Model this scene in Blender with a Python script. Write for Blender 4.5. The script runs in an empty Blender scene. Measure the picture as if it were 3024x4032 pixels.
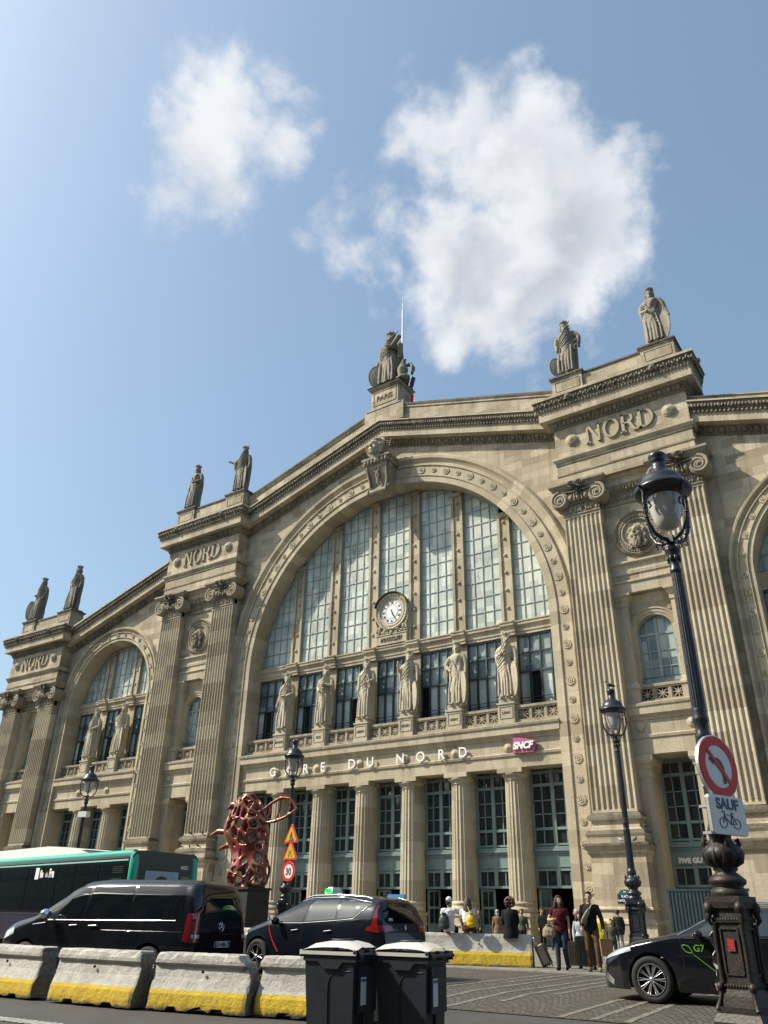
import bpy, bmesh, math, random
from mathutils import Vector, Matrix
from math import sin, cos, pi, radians, sqrt, atan2
random.seed(7)
scene = bpy.context.scene
COL = scene.collection
# ------------------------------------------------------------------ camera
CAMZ = 1.3
cam_d = bpy.data.cameras.new("camera")
cam = bpy.data.objects.new("camera", cam_d)
COL.objects.link(cam)
scene.camera = cam
_y, _p, _r = radians(-34.8457), radians(27.4288), radians(1.1389)
_f = Vector((sin(_y)*cos(_p), cos(_y)*cos(_p), sin(_p)))
_r0 = Vector((cos(_y), -sin(_y), 0)); _u0 = _r0.cross(_f)
_rr = cos(_r)*_r0 + sin(_r)*_u0; _uu = -sin(_r)*_r0 + cos(_r)*_u0
cam.matrix_world = Matrix(((_rr.x, _uu.x, -_f.x, 0), (_rr.y, _uu.y, -_f.y, 0), (_rr.z, _uu.z, -_f.z, CAMZ), (0, 0, 0, 1)))
cam_d.sensor_fit = 'VERTICAL'; cam_d.sensor_height = 24.0; cam_d.lens = 3106.87/4032*24.0
cam_d.clip_end = 6000; cam_d.clip_start = 0.05
# ------------------------------------------------------------------ light
SUN = Vector((-1.62, -1.0, 1.86)).normalized()
sun_d = bpy.data.lights.new("sun", 'SUN'); sun_d.energy = 4.3; sun_d.angle = radians(0.9); sun_d.color = (1.0, 0.915, 0.77)
sun = bpy.data.objects.new("sun", sun_d); COL.objects.link(sun)
sun.rotation_euler = SUN.to_track_quat('Z', 'Y').to_euler(); sun.location = (-30, -20, 60)
world = bpy.data.worlds.new("World"); scene.world = world; world.use_nodes = True
scene.view_settings.view_transform = 'Standard'; scene.view_settings.look = 'None'
scene.view_settings.exposure = 0.72; scene.view_settings.gamma = 1.0

class NT:
    """tiny node helper"""
    def __init__(s, nt): s.nt = nt; s.n = nt.nodes; s.l = nt.links
    def new(s, t, **kw):
        n = s.n.new(t)
        for k, v in kw.items(): setattr(n, k, v)
        return n
    def lk(s, a, b): s.l.new(a, b)
    def val(s, sock, v):
        if hasattr(v, 'is_output'): s.l.new(v, sock)
        else:
            if isinstance(v, (tuple, list)) and len(v) == 3 and sock.type == 'RGBA': v = (*v, 1)
            sock.default_value = v
    def math(s, op, a, b=0.0, c=0.0, clamp=False):
        n = s.new('ShaderNodeMath', operation=op, use_clamp=clamp)
        s.val(n.inputs[0], a); s.val(n.inputs[1], b); s.val(n.inputs[2], c); return n.outputs[0]
    def vmath(s, op, a, b=(0, 0, 0)):
        n = s.new('ShaderNodeVectorMath', operation=op); s.val(n.inputs[0], a); s.val(n.inputs[1], b)
        return n.outputs['Value'] if op in ('DOT_PRODUCT', 'LENGTH', 'DISTANCE') else n.outputs[0]
    def mix(s, f, a, b, bt='MIX'):
        n = s.new('ShaderNodeMix', data_type='RGBA', blend_type=bt)
        s.val(n.inputs[0], f); s.val(n.inputs[6], a); s.val(n.inputs[7], b); return n.outputs[2]
    def noise(s, vec, scale, detail=4, rough=0.55, dist=0.0):
        n = s.new('ShaderNodeTexNoise'); n.inputs['Scale'].default_value = scale; n.inputs['Detail'].default_value = detail
        n.inputs['Roughness'].default_value = rough; n.inputs['Distortion'].default_value = dist
        if vec is not None: s.lk(vec, n.inputs['Vector'])
        return n.outputs['Fac']
    def ramp(s, f, a, b, lo=0.0, hi=1.0):
        n = s.new('ShaderNodeMapRange'); n.clamp = True
        s.val(n.inputs[0], f); s.val(n.inputs[1], a); s.val(n.inputs[2], b); s.val(n.inputs[3], lo); s.val(n.inputs[4], hi)
        return n.outputs[0]
    def bump(s, h, dist, strength=1.0):
        n = s.new('ShaderNodeBump'); n.inputs['Distance'].default_value = dist; n.inputs['Strength'].default_value = strength
        s.lk(h, n.inputs['Height']); return n.outputs[0]

# ------------------------------------------------------------------ sky
w = NT(world.node_tree); w.n.clear()
wo = w.new('ShaderNodeOutputWorld'); bg = w.new('ShaderNodeBackground'); w.lk(bg.outputs[0], wo.inputs[0])
sky = w.new('ShaderNodeTexSky', sky_type='NISHITA', sun_disc=False)
sky.sun_elevation = math.asin(SUN.z); sky.sun_rotation = atan2(SUN.x, SUN.y)
sky.air_density = 1.15; sky.dust_density = 3.6; sky.ozone_density = 1.3; sky.altitude = 50
bg.inputs[1].default_value = 0.12
tc = w.new('ShaderNodeTexCoord'); dirv = tc.outputs['Generated']
def lobe(dx, dy, rad, soft, wgt):
    """a soft round patch of cloud cover around a direction; dx,dy are full-size photo pixels turned into a sky direction"""
    d = (_f*3106.87 + _rr*(dx-1512) - _uu*(dy-2016)).normalized()
    dot = w.vmath('DOT_PRODUCT', w.vmath('NORMALIZE', dirv), tuple(d))
    ang = w.math('ARCCOSINE', w.math('MINIMUM', dot, 0.99999))
    return w.ramp(ang, rad*(1+soft), rad*(1-soft), 0.0, wgt)
lobes = [(900, 440, .065, .8, .95), (820, 590, .07, .8, 1.0), (900, 760, .055, .8, .92), (1150, 590, .055, .8, .85), (1250, 520, .035, .8, .7), (640, 470, .035, .8, .7), (600, 640, .04, .8, .7),
         (1850, 590, .08, .7, 1.15), (2040, 700, .10, .62, 1.35), (2100, 930, .12, .58, 1.45), (1860, 950, .09, .66, 1.25), (2230, 1070, .075, .7, 1.15), (1960, 1190, .085, .7, 1.25), (2020, 1390, .055, .8, 1.05),
         (1500, 800, .065, .8, .98), (1350, 950, .06, .8, .95), (1500, 1080, .05, .8, .9), (1560, 640, .05, .8, .85), (1500, 1230, .035, .8, .65), (1700, 520, .05, .8, .85)]
cov = None
for L in lobes:
    c = lobe(*L); cov = c if cov is None else w.math('MAXIMUM', cov, c)
n1 = w.noise(dirv, 9.0, 10, 0.6, 0.15); n2 = w.noise(dirv, 2.6, 3, 0.5); n4 = w.noise(dirv, 7.0, 5, .5, .2); n3 = w.noise(w.vmath('ADD', dirv, tuple(SUN*0.045)), 7.0, 5, 0.5, 0.2)
nl_ = w.noise(dirv, 14.0, 3, 0.5, 0.4)
dens = w.math('ADD', w.math('MULTIPLY', cov, .95), w.math('ADD', w.math('MULTIPLY', w.math('SUBTRACT', n1, 0.5), 2.6), w.math('MULTIPLY', w.math('SUBTRACT', nl_, 0.5), 1.1)))
alpha = w.ramp(dens, 0.38, 1.15, 0, 1); alpha.node.interpolation_type = 'SMOOTHSTEP'
alpha = w.math('MULTIPLY', alpha, w.ramp(cov, 0.02, 0.3))
thick = w.ramp(w.math('ADD', cov, w.math('MULTIPLY', w.math('SUBTRACT', n4, .5), 1.4)), 0.7, 1.5)
wisp = w.math('MULTIPLY', w.ramp(w.noise(dirv, 4.0, 8, 0.65, 0.8), 0.6, 0.85), 0.10)
alpha = w.math('MAXIMUM', alpha, wisp)
rim = w.ramp(w.math('SUBTRACT', n4, n3), -0.09, 0.11)
ccol = w.mix(thick, (3.95, 4.1, 4.4), (2.95, 3.1, 3.4))
ccol = w.mix(w.math('MULTIPLY', rim, 0.8), ccol, (5.0, 5.05, 5.1))
skyc = w.mix(0.34, w.mix(1.0, sky.outputs[0], (.90, 1.02, 1.06), 'MULTIPLY'), (1.6, 2.25, 2.7))
w.lk(w.mix(w.math('MULTIPLY', alpha, 0.93), skyc, ccol), bg.inputs[0])

# ------------------------------------------------------------------ mesh builder
class MB:
    def __init__(s): s.v = []; s.f = []; s.m = []; s.uv = {}; s.sm = []
    def add(s, vs, fs, mi=0, uvs=None, smooth=False):
        o = len(s.v); s.v += [tuple(p) for p in vs]
        for k, f in enumerate(fs):
            if uvs: s.uv[len(s.f)] = uvs[k]
            s.f.append([o+i for i in f]); s.m.append(mi); s.sm.append(smooth)
    def merge(s, o, off=(0, 0, 0)):
        b = len(s.v); fb = len(s.f)
        s.v += [(p[0]+off[0], p[1]+off[1], p[2]+off[2]) for p in o.v]
        s.f += [[b+i for i in f] for f in o.f]; s.m += o.m; s.sm += o.sm
        for k, u in o.uv.items(): s.uv[fb+k] = u
        return s
    def xf(s, M):
        s.v = [tuple(M @ Vector(p)) for p in s.v]; return s
    def box(s, x0, x1, y0, y1, z0, z1, mi=0):
        x0, x1 = min(x0, x1), max(x0, x1); y0, y1 = min(y0, y1), max(y0, y1); z0, z1 = min(z0, z1), max(z0, z1)
        s.add([(x0,y0,z0),(x1,y0,z0),(x1,y1,z0),(x0,y1,z0),(x0,y0,z1),(x1,y0,z1),(x1,y1,z1),(x0,y1,z1)],
              [(0,3,2,1),(4,5,6,7),(0,1,5,4),(1,2,6,5),(2,3,7,6),(3,0,4,7)], mi); return s
    def frustum(s, x0, x1, y0, y1, z0, X0, X1, Y0, Y1, z1, mi=0):
        s.add([(x0,y0,z0),(x1,y0,z0),(x1,y1,z0),(x0,y1,z0),(X0,Y0,z1),(X1,Y0,z1),(X1,Y1,z1),(X0,Y1,z1)],
              [(0,3,2,1),(4,5,6,7),(0,1,5,4),(1,2,6,5),(2,3,7,6),(3,0,4,7)], mi); return s
    def prism(s, poly, y0, y1, mi=0, ax='y'):
        """poly: (a,b) counter-clockwise seen from -y; extruded y0..y1"""
        n = len(poly)
        def P(a, b, y): return (a, y, b) if ax == 'y' else ((a, b, y) if ax == 'z' else (y, a, b))
        s.add([P(a, b, y0) for a, b in poly]+[P(a, b, y1) for a, b in poly],
              [list(range(n)), list(range(2*n-1, n-1, -1))]+[(i, (i+1) % n, n+(i+1) % n, n+i)[::-1] for i in range(n)], mi); return s
    def lathe(s, prof, c=(0, 0, 0), n=24, mi=0, ax='z', ripple=None, smooth=True, sx=1, sy=1, a0=0.0):
        vs = []; fs = []; m = len(prof)
        for i in range(n):
            t = 2*pi*i/n+a0
            for k, (r, h) in enumerate(prof):
                if ripple: r = r*ripple(t, k)
                a, b = r*cos(t)*sx, r*sin(t)*sy
                vs.append((c[0]+a, c[1]+b, c[2]+h) if ax == 'z' else ((c[0]+a, c[1]-h, c[2]+b) if ax == 'y' else (c[0]+h, c[1]+a, c[2]+b)))
        for i in range(n):
            j = (i+1) % n
            for k in range(m-1): fs.append((i*m+k, j*m+k, j*m+k+1, i*m+k+1))
        s.add(vs, fs, mi, smooth=smooth)
        if prof[0][0] > 1e-5: s.add([vs[i*m] for i in range(n)][::-1], [list(range(n))], mi)
        if prof[-1][0] > 1e-5: s.add([vs[i*m+m-1] for i in range(n)], [list(range(n))], mi)
        return s
    def tube(s, pts, rad, n=8, mi=0, smooth=True, flat=1.0, caps=True, closed=False):
        pts = [Vector(p) for p in pts]; N = len(pts)
        if not hasattr(rad, '__len__'): rad = [rad]*N
        vs = []; prev = None
        for i, p in enumerate(pts):
            if closed: d = pts[(i+1) % N]-pts[i-1]
            else: d = pts[min(i+1, N-1)]-pts[max(i-1, 0)]
            d = d.normalized() if d.length > 1e-9 else Vector((0, 0, 1))
            if prev is None:
                a = Vector((0, 0, 1)) if abs(d.z) < 0.9 else Vector((0, 1, 0)); u = d.cross(a).normalized()
            else:
                u = prev-d*prev.dot(d); u = u.normalized() if u.length > 1e-6 else d.orthogonal().normalized()
            prev = u; v = d.cross(u)
            for k in range(n):
                t = 2*pi*k/n; vs.append(p+u*(rad[i]*cos(t))+v*(rad[i]*sin(t)*flat))
        fs = []
        for i in range(N if closed else N-1):
            j = (i+1) % N
            for k in range(n): fs.append((i*n+k, i*n+(k+1) % n, j*n+(k+1) % n, j*n+k))
        s.add(vs, fs, mi, smooth=smooth)
        if caps and not closed:
            s.add(vs[:n][::-1], [list(range(n))], mi); s.add(vs[-n:], [list(range(n))], mi)
        return s
    def ell(s, c, r, nu=14, nv=9, mi=0, M=None):
        vs = [(0, 0, -1)]; fs = []
        for j in range(1, nv):
            ph = -pi/2+pi*j/nv
            for i in range(nu): t = 2*pi*i/nu; vs.append((cos(ph)*cos(t), cos(ph)*sin(t), sin(ph)))
        vs.append((0, 0, 1)); L = len(vs)-1
        for i in range(nu): fs.append((0, 1+(i+1) % nu, 1+i)); fs.append((L, L-nu+i, L-nu+(i+1) % nu))
        for j in range(nv-2):
            for i in range(nu): a = 1+j*nu; fs.append((a+i, a+(i+1) % nu, a+nu+(i+1) % nu, a+nu+i))
        out = []
        for p in vs:
            q = Vector((p[0]*r[0], p[1]*r[1], p[2]*r[2]))
            if M is not None: q = M @ q
            out.append((q.x+c[0], q.y+c[1], q.z+c[2]))
        s.add(out, fs, mi, smooth=True); return s
    def sweep(s, prof, frames, mi=0, closed=False, smooth=False, caps=True, mats=None):
        """prof: (d,h); frames: (P,D,H). vertex = P + D*d + H*h. uv = (arc, profile length)"""
        m = len(prof); N = len(frames); vs = []; L = [0.0]
        fr = [(Vector(a), Vector(b), Vector(c)) for a, b, c in frames]
        for i in range(1, N): 
            q0 = fr[i-1][0]+fr[i-1][2]*prof[0][1]; q1 = fr[i][0]+fr[i][2]*prof[0][1]; L.append(L[-1]+(q1-q0).length)
        pl = [0.0]
        for k in range(1, m): pl.append(pl[-1]+math.hypot(prof[k][0]-prof[k-1][0], prof[k][1]-prof[k-1][1]))
        for P, D, H in fr:
            for d, h in prof: vs.append(P+D*d+H*h)
        fs = []; uv = []; mm = []
        for i in range(N-1):
            for k in range(m-1):
                fs.append((i*m+k, i*m+k+1, (i+1)*m+k+1, (i+1)*m+k)); uv.append(((L[i], pl[k]), (L[i], pl[k+1]), (L[i+1], pl[k+1]), (L[i+1], pl[k])))
                mm.append(mats[k] if mats else mi)
        o = len(s.v); s.v += [tuple(p) for p in vs]
        for f, u, q in zip(fs, uv, mm):
            s.uv[len(s.f)] = u; s.f.append([o+i for i in f]); s.m.append(q); s.sm.append(smooth)
        if caps:
            s.add(vs[:m], [list(range(m))], mi); s.add(vs[-m:][::-1], [list(range(m))], mi)
        return s
    def mesh(s, name):
        me = bpy.data.meshes.new(name); me.from_pydata(s.v, [], s.f)
        me.polygons.foreach_set('material_index', s.m); me.polygons.foreach_set('use_smooth', s.sm)
        if s.uv:
            ul = me.uv_layers.new(name='uv')
            for k, u in s.uv.items():
                p = me.polygons[k]
                for q, li in enumerate(p.loop_indices): ul.data[li].uv = u[q]
        return me
    def build(s, name, mats, parent=None, loc=None, recalc=True, label=None, cat=None, group=None, kind=None, world=True):
        """verts are world coordinates unless world=False; parent is an Empty/object with identity rotation or world=False"""
        org = Vector((0, 0, 0))
        if parent is not None and world: org = wloc(parent)
        elif loc is not None: org = Vector(loc)
        if world and org.length > 0: s.v = [(p[0]-org.x, p[1]-org.y, p[2]-org.z) for p in s.v]
        me = s.mesh(name)
        if recalc:
            b = bmesh.new(); b.from_mesh(me); bmesh.ops.recalc_face_normals(b, faces=b.faces); b.to_mesh(me); b.free()
        return place(me, name, mats, parent, loc, label, cat, group, kind)
def wloc(o):
    v = Vector(o.location)
    while o.parent: o = o.parent; v += o.location
    return v
def place(me, name, mats, parent=None, loc=None, label=None, cat=None, group=None, kind=None):
    if not isinstance(mats, (list, tuple)): mats = [mats]
    if len(me.materials) == 0:
        for m in mats: me.materials.append(m)
    o = bpy.data.objects.new(name, me); COL.objects.link(o)
    if parent is not None: o.parent = parent
    if loc is not None: o.location = loc
    return tag(o, label, cat, group, kind)
def tag(o, label=None, cat=None, group=None, kind=None):
    if label: o['label'] = label
    if cat: o['category'] = cat
    if group: o['group'] = group
    if kind: o['kind'] = kind
    return o
def thing(name, label, cat, loc=(0, 0, 0), rz=0, group=None):
    o = bpy.data.objects.new(name, None); COL.objects.link(o); o.location = loc; o.rotation_euler = (0, 0, rz); o.empty_display_size = .3
    return tag(o, label, cat, group)
def dup(root, loc=None, rz=None, label=None, group=None, parent=None, scale=None):
    r = root.copy(); COL.objects.link(r)
    if parent is not None: r.parent = parent
    if loc is not None: r.location = loc
    if rz is not None: r.rotation_euler = (0, 0, rz)
    if scale is not None: r.scale = scale
    if label: r['label'] = label
    if group: r['group'] = group
    for ch in list(root.children): dup(ch, parent=r)
    return r
def fuse(mb, voxel, smooth=2, fac=0.5):
    """one continuous surface out of overlapping volumes"""
    me = mb.mesh('tmp'); b = bmesh.new(); b.from_mesh(me); bmesh.ops.recalc_face_normals(b, faces=b.faces); b.to_mesh(me); b.free()
    o = bpy.data.objects.new('tmp', me); COL.objects.link(o)
    m = o.modifiers.new('r', 'REMESH'); m.mode = 'VOXEL'; m.voxel_size = voxel; m.use_smooth_shade = True
    if smooth:
        k = o.modifiers.new('s', 'SMOOTH'); k.iterations = smooth; k.factor = fac
    dg = bpy.context.evaluated_depsgraph_get(); r = bpy.data.meshes.new_from_object(o.evaluated_get(dg))
    bpy.data.objects.remove(o); bpy.data.meshes.remove(me)
    r.polygons.foreach_set('use_smooth', [True]*len(r.polygons)); r.materials.clear()
    return r
def text_mb(txt, size, depth, align='CENTER', bold=0.0, sx=1.0):
    """letters standing in the x-z plane, front towards -y, baseline at z=0"""
    c = bpy.data.curves.new('t', 'FONT'); c.body = txt; c.size = size; c.extrude = depth/2; c.align_x = align; c.offset = bold; c.resolution_u = 4
    o = bpy.data.objects.new('t', c); COL.objects.link(o)
    dg = bpy.context.evaluated_depsgraph_get(); me = bpy.data.meshes.new_from_object(o.evaluated_get(dg))
    mb = MB(); mb.add([(p.co.x*sx, -p.co.z, p.co.y) for p in me.vertices], [list(f.vertices) for f in me.polygons])
    bpy.data.objects.remove(o); bpy.data.curves.remove(c); bpy.data.meshes.remove(me)
    return mb

# ------------------------------------------------------------------ materials
def base_mat(name):
    m = bpy.data.materials.new(name); m.use_nodes = True; t = NT(m.node_tree)
    b = m.node_tree.nodes['Principled BSDF']; return m, t, b
def objvec(t): return t.new('ShaderNodeTexCoord').outputs['Object']
def simple(name, col, rough=0.6, metal=0.0, var=0.12, vs=6.0, bump=0.0, bs=40.0, coat=0.0, spec=0.5, emit=None, es=0.0, dirt=None):
    m, t, b = base_mat(name); v = objvec(t)
    n = t.noise(v, vs, 5, 0.6)
    lo = tuple(c*(1-var) for c in col); hi = tuple(min(1, c*(1+var)) for c in col)
    c = t.mix(t.ramp(n, 0.3, 0.7), lo, hi)
    if dirt: c = t.mix(t.ramp(t.noise(v, dirt[1], 6, 0.65), 0.52, 0.75, 0, dirt[2]), c, dirt[0])
    t.lk(c, b.inputs['Base Color']); b.inputs['Roughness'].default_value = rough; b.inputs['Metallic'].default_value = metal
    b.inputs['Coat Weight'].default_value = coat; b.inputs['Coat Roughness'].default_value = 0.03; b.inputs['Specular IOR Level'].default_value = spec
    if bump: t.lk(t.bump(t.noise(v, bs, 4, 0.6), bump), b.inputs['Normal'])
    if emit: b.inputs['Emission Color'].default_value = (*emit, 1); b.inputs['Emission Strength'].default_value = es
    return m
def stone(name, c1, c2, bw=1.15, rh=0.47, uv=False, mortar=0.006, grime=0.35, gcol=(.075, .068, .055), streak=0.35, bump=0.012, contrast=1.0, mo=(0.42, .37, .27)):
    m, t, b = base_mat(name)
    tcn = t.new('ShaderNodeTexCoord')
    ov = tcn.outputs['Object']
    sep = t.new('ShaderNodeSeparateXYZ'); t.lk(ov, sep.inputs[0])
    if uv:
        s2 = t.new('ShaderNodeSeparateXYZ'); t.lk(tcn.outputs['UV'], s2.inputs[0])
        cv = t.new('ShaderNodeCombineXYZ'); t.lk(s2.outputs[1], cv.inputs[0]); t.lk(s2.outputs[0], cv.inputs[1]); vec = cv.outputs[0]
    else:
        cv = t.new('ShaderNodeCombineXYZ'); t.lk(t.math('ADD', sep.outputs[0], sep.outputs[1]), cv.inputs[0]); t.lk(sep.outputs[2], cv.inputs[1]); vec = cv.outputs[0]
    br = t.new('ShaderNodeTexBrick'); t.lk(vec, br.inputs['Vector'])
    for k, v in (('Color1', (*c1, 1)), ('Color2', (*c2, 1)), ('Mortar', (*mo, 1)), ('Scale', 1.0), ('Mortar Size', mortar), ('Mortar Smooth', 0.3), ('Bias', 0.0), ('Brick Width', bw), ('Row Height', rh)): br.inputs[k].default_value = v
    n1 = t.noise(ov, 0.55, 5, 0.6); n2 = t.noise(ov, 9.0, 6, 0.7); n3 = t.noise(ov, 55.0, 4, 0.7)
    c = t.mix(t.ramp(n2, 0.25, 0.75, 0, 1), br.outputs['Color'], (c2[0]*.8, c2[1]*.8, c2[2]*.8)); 
    c = t.mix(0.45, br.outputs['Color'], c)
    st = t.new('ShaderNodeMapping'); st.inputs['Scale'].default_value = (2.2, 2.2, 0.16); t.lk(ov, st.inputs[0])
    sn = t.noise(st.outputs[0], 1.0, 7, 0.65)
    c = t.mix(t.ramp(sn, 0.5, 0.72, 0, min(1, streak*1.5)), c, tuple(x*1.3 for x in gcol))
    st2 = t.new('ShaderNodeMapping'); st2.inputs['Scale'].default_value = (7, 7, 0.35); t.lk(ov, st2.inputs[0])
    c = t.mix(t.ramp(t.noise(st2.outputs[0], 1.0, 5, 0.6), 0.58, 0.75, 0, streak), c, tuple(x*.9 for x in gcol))
    c = t.mix(t.ramp(t.math('ADD', t.math('MULTIPLY', n1, 0.6), t.math('MULTIPLY', n2, 0.4)), 0.5, 0.68, 0, grime), c, gcol)
    c = t.mix(t.ramp(n3, 0.4, 0.75, 0, 0.18), c, (c2[0]*.5, c2[1]*.5, c2[2]*.5))
    t.lk(c, b.inputs['Base Color']); b.inputs['Roughness'].default_value = 0.85; b.inputs['Specular IOR Level'].default_value = 0.25
    h = t.math('ADD', t.math('MULTIPLY', br.outputs['Fac'], -0.6), t.math('MULTIPLY', n2, 0.5)); h = t.math('ADD', h, t.math('MULTIPLY', n3, 0.25))
    t.lk(t.bump(h, bump), b.inputs['Normal'])
    return m
ST1, ST2 = (.61, .525, .385), (.32, .265, .18)
M = {}
M['wall'] = stone('limestone_ashlar', ST1, ST2, 1.25, 0.52)
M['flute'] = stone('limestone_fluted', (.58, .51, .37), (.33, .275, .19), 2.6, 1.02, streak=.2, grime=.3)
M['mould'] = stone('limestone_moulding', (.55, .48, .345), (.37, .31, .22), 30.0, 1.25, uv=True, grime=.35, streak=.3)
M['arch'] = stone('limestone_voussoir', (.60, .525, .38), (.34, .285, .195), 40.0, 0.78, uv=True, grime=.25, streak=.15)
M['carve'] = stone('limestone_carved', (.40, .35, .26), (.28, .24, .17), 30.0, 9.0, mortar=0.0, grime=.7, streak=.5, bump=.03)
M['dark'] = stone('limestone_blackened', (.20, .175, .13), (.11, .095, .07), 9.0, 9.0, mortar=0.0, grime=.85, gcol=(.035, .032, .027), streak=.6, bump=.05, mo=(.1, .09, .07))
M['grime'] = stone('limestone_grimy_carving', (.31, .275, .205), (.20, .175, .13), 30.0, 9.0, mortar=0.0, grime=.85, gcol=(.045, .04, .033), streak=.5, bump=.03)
M['statue'] = stone('statue_limestone', (.52, .46, .34), (.42, .37, .27), 30.0, 30.0, mortar=0.0, grime=.4, streak=.35, bump=.012)
M['statue_grey'] = stone('statue_weathered', (.33, .30, .24), (.23, .205, .16), 30.0, 30.0, mortar=0.0, grime=.75, gcol=(.05, .046, .038), streak=.6, bump=.02)
M['teal'] = simple('teal_paint', (.165, .235, .225), 0.45, var=.14, vs=1.4, dirt=((.06, .09, .085), 6, .45))
M['teal_dark'] = simple('dark_teal_iron', (.055, .12, .135), 0.5, var=.2, vs=2)
M['bar'] = simple('dull_teal_glazing_bar', (.24, .30, .29), 0.5, var=.15); M['lowbar'] = simple('dark_teal_window_frame', (.05, .085, .09), 0.45, var=.2)
M['ironbar'] = simple('dark_window_iron', (.02, .025, .027), 0.5)
M['iron'] = simple('cast_iron_blue_black', (.016, .020, .028), 0.32, var=.3, vs=9, bump=.004, bs=30, dirt=((.05, .04, .032), 5, .5))
M['iron_rust'] = simple('cast_iron_rust_brown', (.022, .017, .014), 0.5, var=.6, vs=7, bump=.006, bs=26, dirt=((.007, .007, .009), 4, .9), spec=.35)
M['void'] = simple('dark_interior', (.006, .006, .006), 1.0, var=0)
M['white'] = simple('white_enamel', (.72, .72, .70), 0.35, var=.03)
M['letter_white'] = simple('white_letter', (.8, .79, .76), 0.4, var=.02)
M['black'] = simple('black_paint', (.012, .012, .014), 0.4, var=.1)
M['gold'] = simple('gilt', (.45, .33, .12), .4, metal=.6)
M['lead'] = simple('zinc_roof', (.13, .14, .15), .45, metal=.4)
def panes(name, c1, c2, w_, h_, rough=.25, stain=None, spec=.6, jit=0.02):
    m, t, b = base_mat(name); ov = objvec(t)
    sep = t.new('ShaderNodeSeparateXYZ'); t.lk(ov, sep.inputs[0]); cv = t.new('ShaderNodeCombineXYZ'); t.lk(sep.outputs[0], cv.inputs[0]); t.lk(sep.outputs[2], cv.inputs[1])
    br = t.new('ShaderNodeTexBrick'); br.offset = 0.0; br.offset_frequency = 2; t.lk(cv.outputs[0], br.inputs['Vector'])
    for k, v in (('Color1', (*c1, 1)), ('Color2', (*c2, 1)), ('Mortar', (*c1, 1)), ('Scale', 1.0), ('Mortar Size', 0.0), ('Brick Width', w_), ('Row Height', h_)): br.inputs[k].default_value = v
    c = br.outputs['Color']
    if stain:
        st = t.new('ShaderNodeMapping'); st.inputs['Scale'].default_value = (3.5, 3.5, 1.1); t.lk(ov, st.inputs[0])
        big = t.ramp(t.noise(ov, 0.2, 2, 0.5), 0.46, 0.6)
        s_ = t.math('MULTIPLY', t.ramp(t.noise(st.outputs[0], 1.0, 7, 0.7), 0.47, 0.66, 0, .8), t.math('ADD', big, 0.10, clamp=True))
        c = t.mix(s_, c, stain)
        c = t.mix(t.ramp(t.noise(ov, 5, 5, .6), .4, .8, 0, .25), c, tuple(x*.6 for x in c1))
    t.lk(c, b.inputs['Base Color']); b.inputs['Roughness'].default_value = rough; b.inputs['Specular IOR Level'].default_value = spec
    rnd = t.new('ShaderNodeTexWhiteNoise'); 
    fl = t.vmath('FLOOR', t.vmath('DIVIDE', cv.outputs[0], (w_, h_, 1))); t.lk(fl, rnd.inputs[0])
    off = t.vmath('MULTIPLY', t.vmath('SUBTRACT', rnd.outputs['Color'], (.5, .5, .5)), (jit, jit, jit))
    g = t.new('ShaderNodeNewGeometry'); t.lk(t.vmath('NORMALIZE', t.vmath('ADD', g.outputs['Normal'], off)), b.inputs['Normal'])
    return m
M['frost'] = panes('frosted_pane', (.36, .41, .38), (.64, .67, .59), 0.62, 1.04, .6, stain=(.15, .105, .055), spec=.12, jit=.006)
M['frost_dark'] = panes('grey_green_pane', (.10, .135, .14), (.34, .39, .37), 0.62, 1.04, .3, spec=.4, jit=.006)
M['glass'] = panes('dark_window_glass', (.012, .018, .02), (.03, .038, .04), 0.4, .7, .06, spec=.9, jit=.05)
M['blind'] = panes('window_with_blind', (.42, .50, .48), (.66, .72, .68), 0.62, 1.04, .5, spec=.2, jit=.006)
# ================================================================== STATION
XC = -28.3
def pb(mb, name, mats, parent, **kw):
    mb.v = [(p[0]+XC, p[1], p[2]+CAMZ) for p in mb.v]
    return mb.build(name, mats, parent, **kw)
station = thing('railway_station', 'long pale limestone railway station with great arched windows, fluted pilasters and a pitched stone cornice', 'railway station', (XC, 40.85, 0.32))
T = lambda u: -0.305*abs(u)
YW = 40.85
def arch_wall(mb, uc, R, zs, u0, u1, zb, top, y0, n=40):
    for a, b in ((u0, uc-R), (uc+R, u1)):
        ks = [a+(b-a)*i/4 for i in range(5)]
        if a < 0 < b: ks = sorted(ks+[0.0])
        for p, q in zip(ks, ks[1:]): mb.add([(p, y0, zb), (q, y0, zb), (q, y0, top(q)), (p, y0, top(p))], [(0, 1, 2, 3)])
    us = sorted(set([uc-R*cos(pi*i/n) for i in range(n+1)]+([0.0] if abs(uc) < R else [])))
    h = lambda u: zs+sqrt(max(0, R*R-(u-uc)**2))
    for p, q in zip(us, us[1:]): mb.add([(p, y0, h(p)), (q, y0, h(q)), (q, y0, top(q)), (p, y0, top(p))], [(0, 1, 2, 3)])
# main wall, with the side arches
w_ = MB(); wt = lambda u: 31.9+T(u)
arch_wall(w_, 0, 11.7, 16, -13.6, 13.6, -1.2, wt, YW, 64)
for s in (-1, 1): arch_wall(w_, s*27.75, 4.95, 16, min(s*21.2, s*34.3), max(s*21.2, s*34.3), -1.2, wt, YW, 36)
w_.box(-41.5, -56, YW+.3, YW+.9, -1.2, 11.5); w_.box(-41.6, -41.3, YW, YW+3, -1.2, 20)
pb(w_, 'wall', M['wall'], station)
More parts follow.
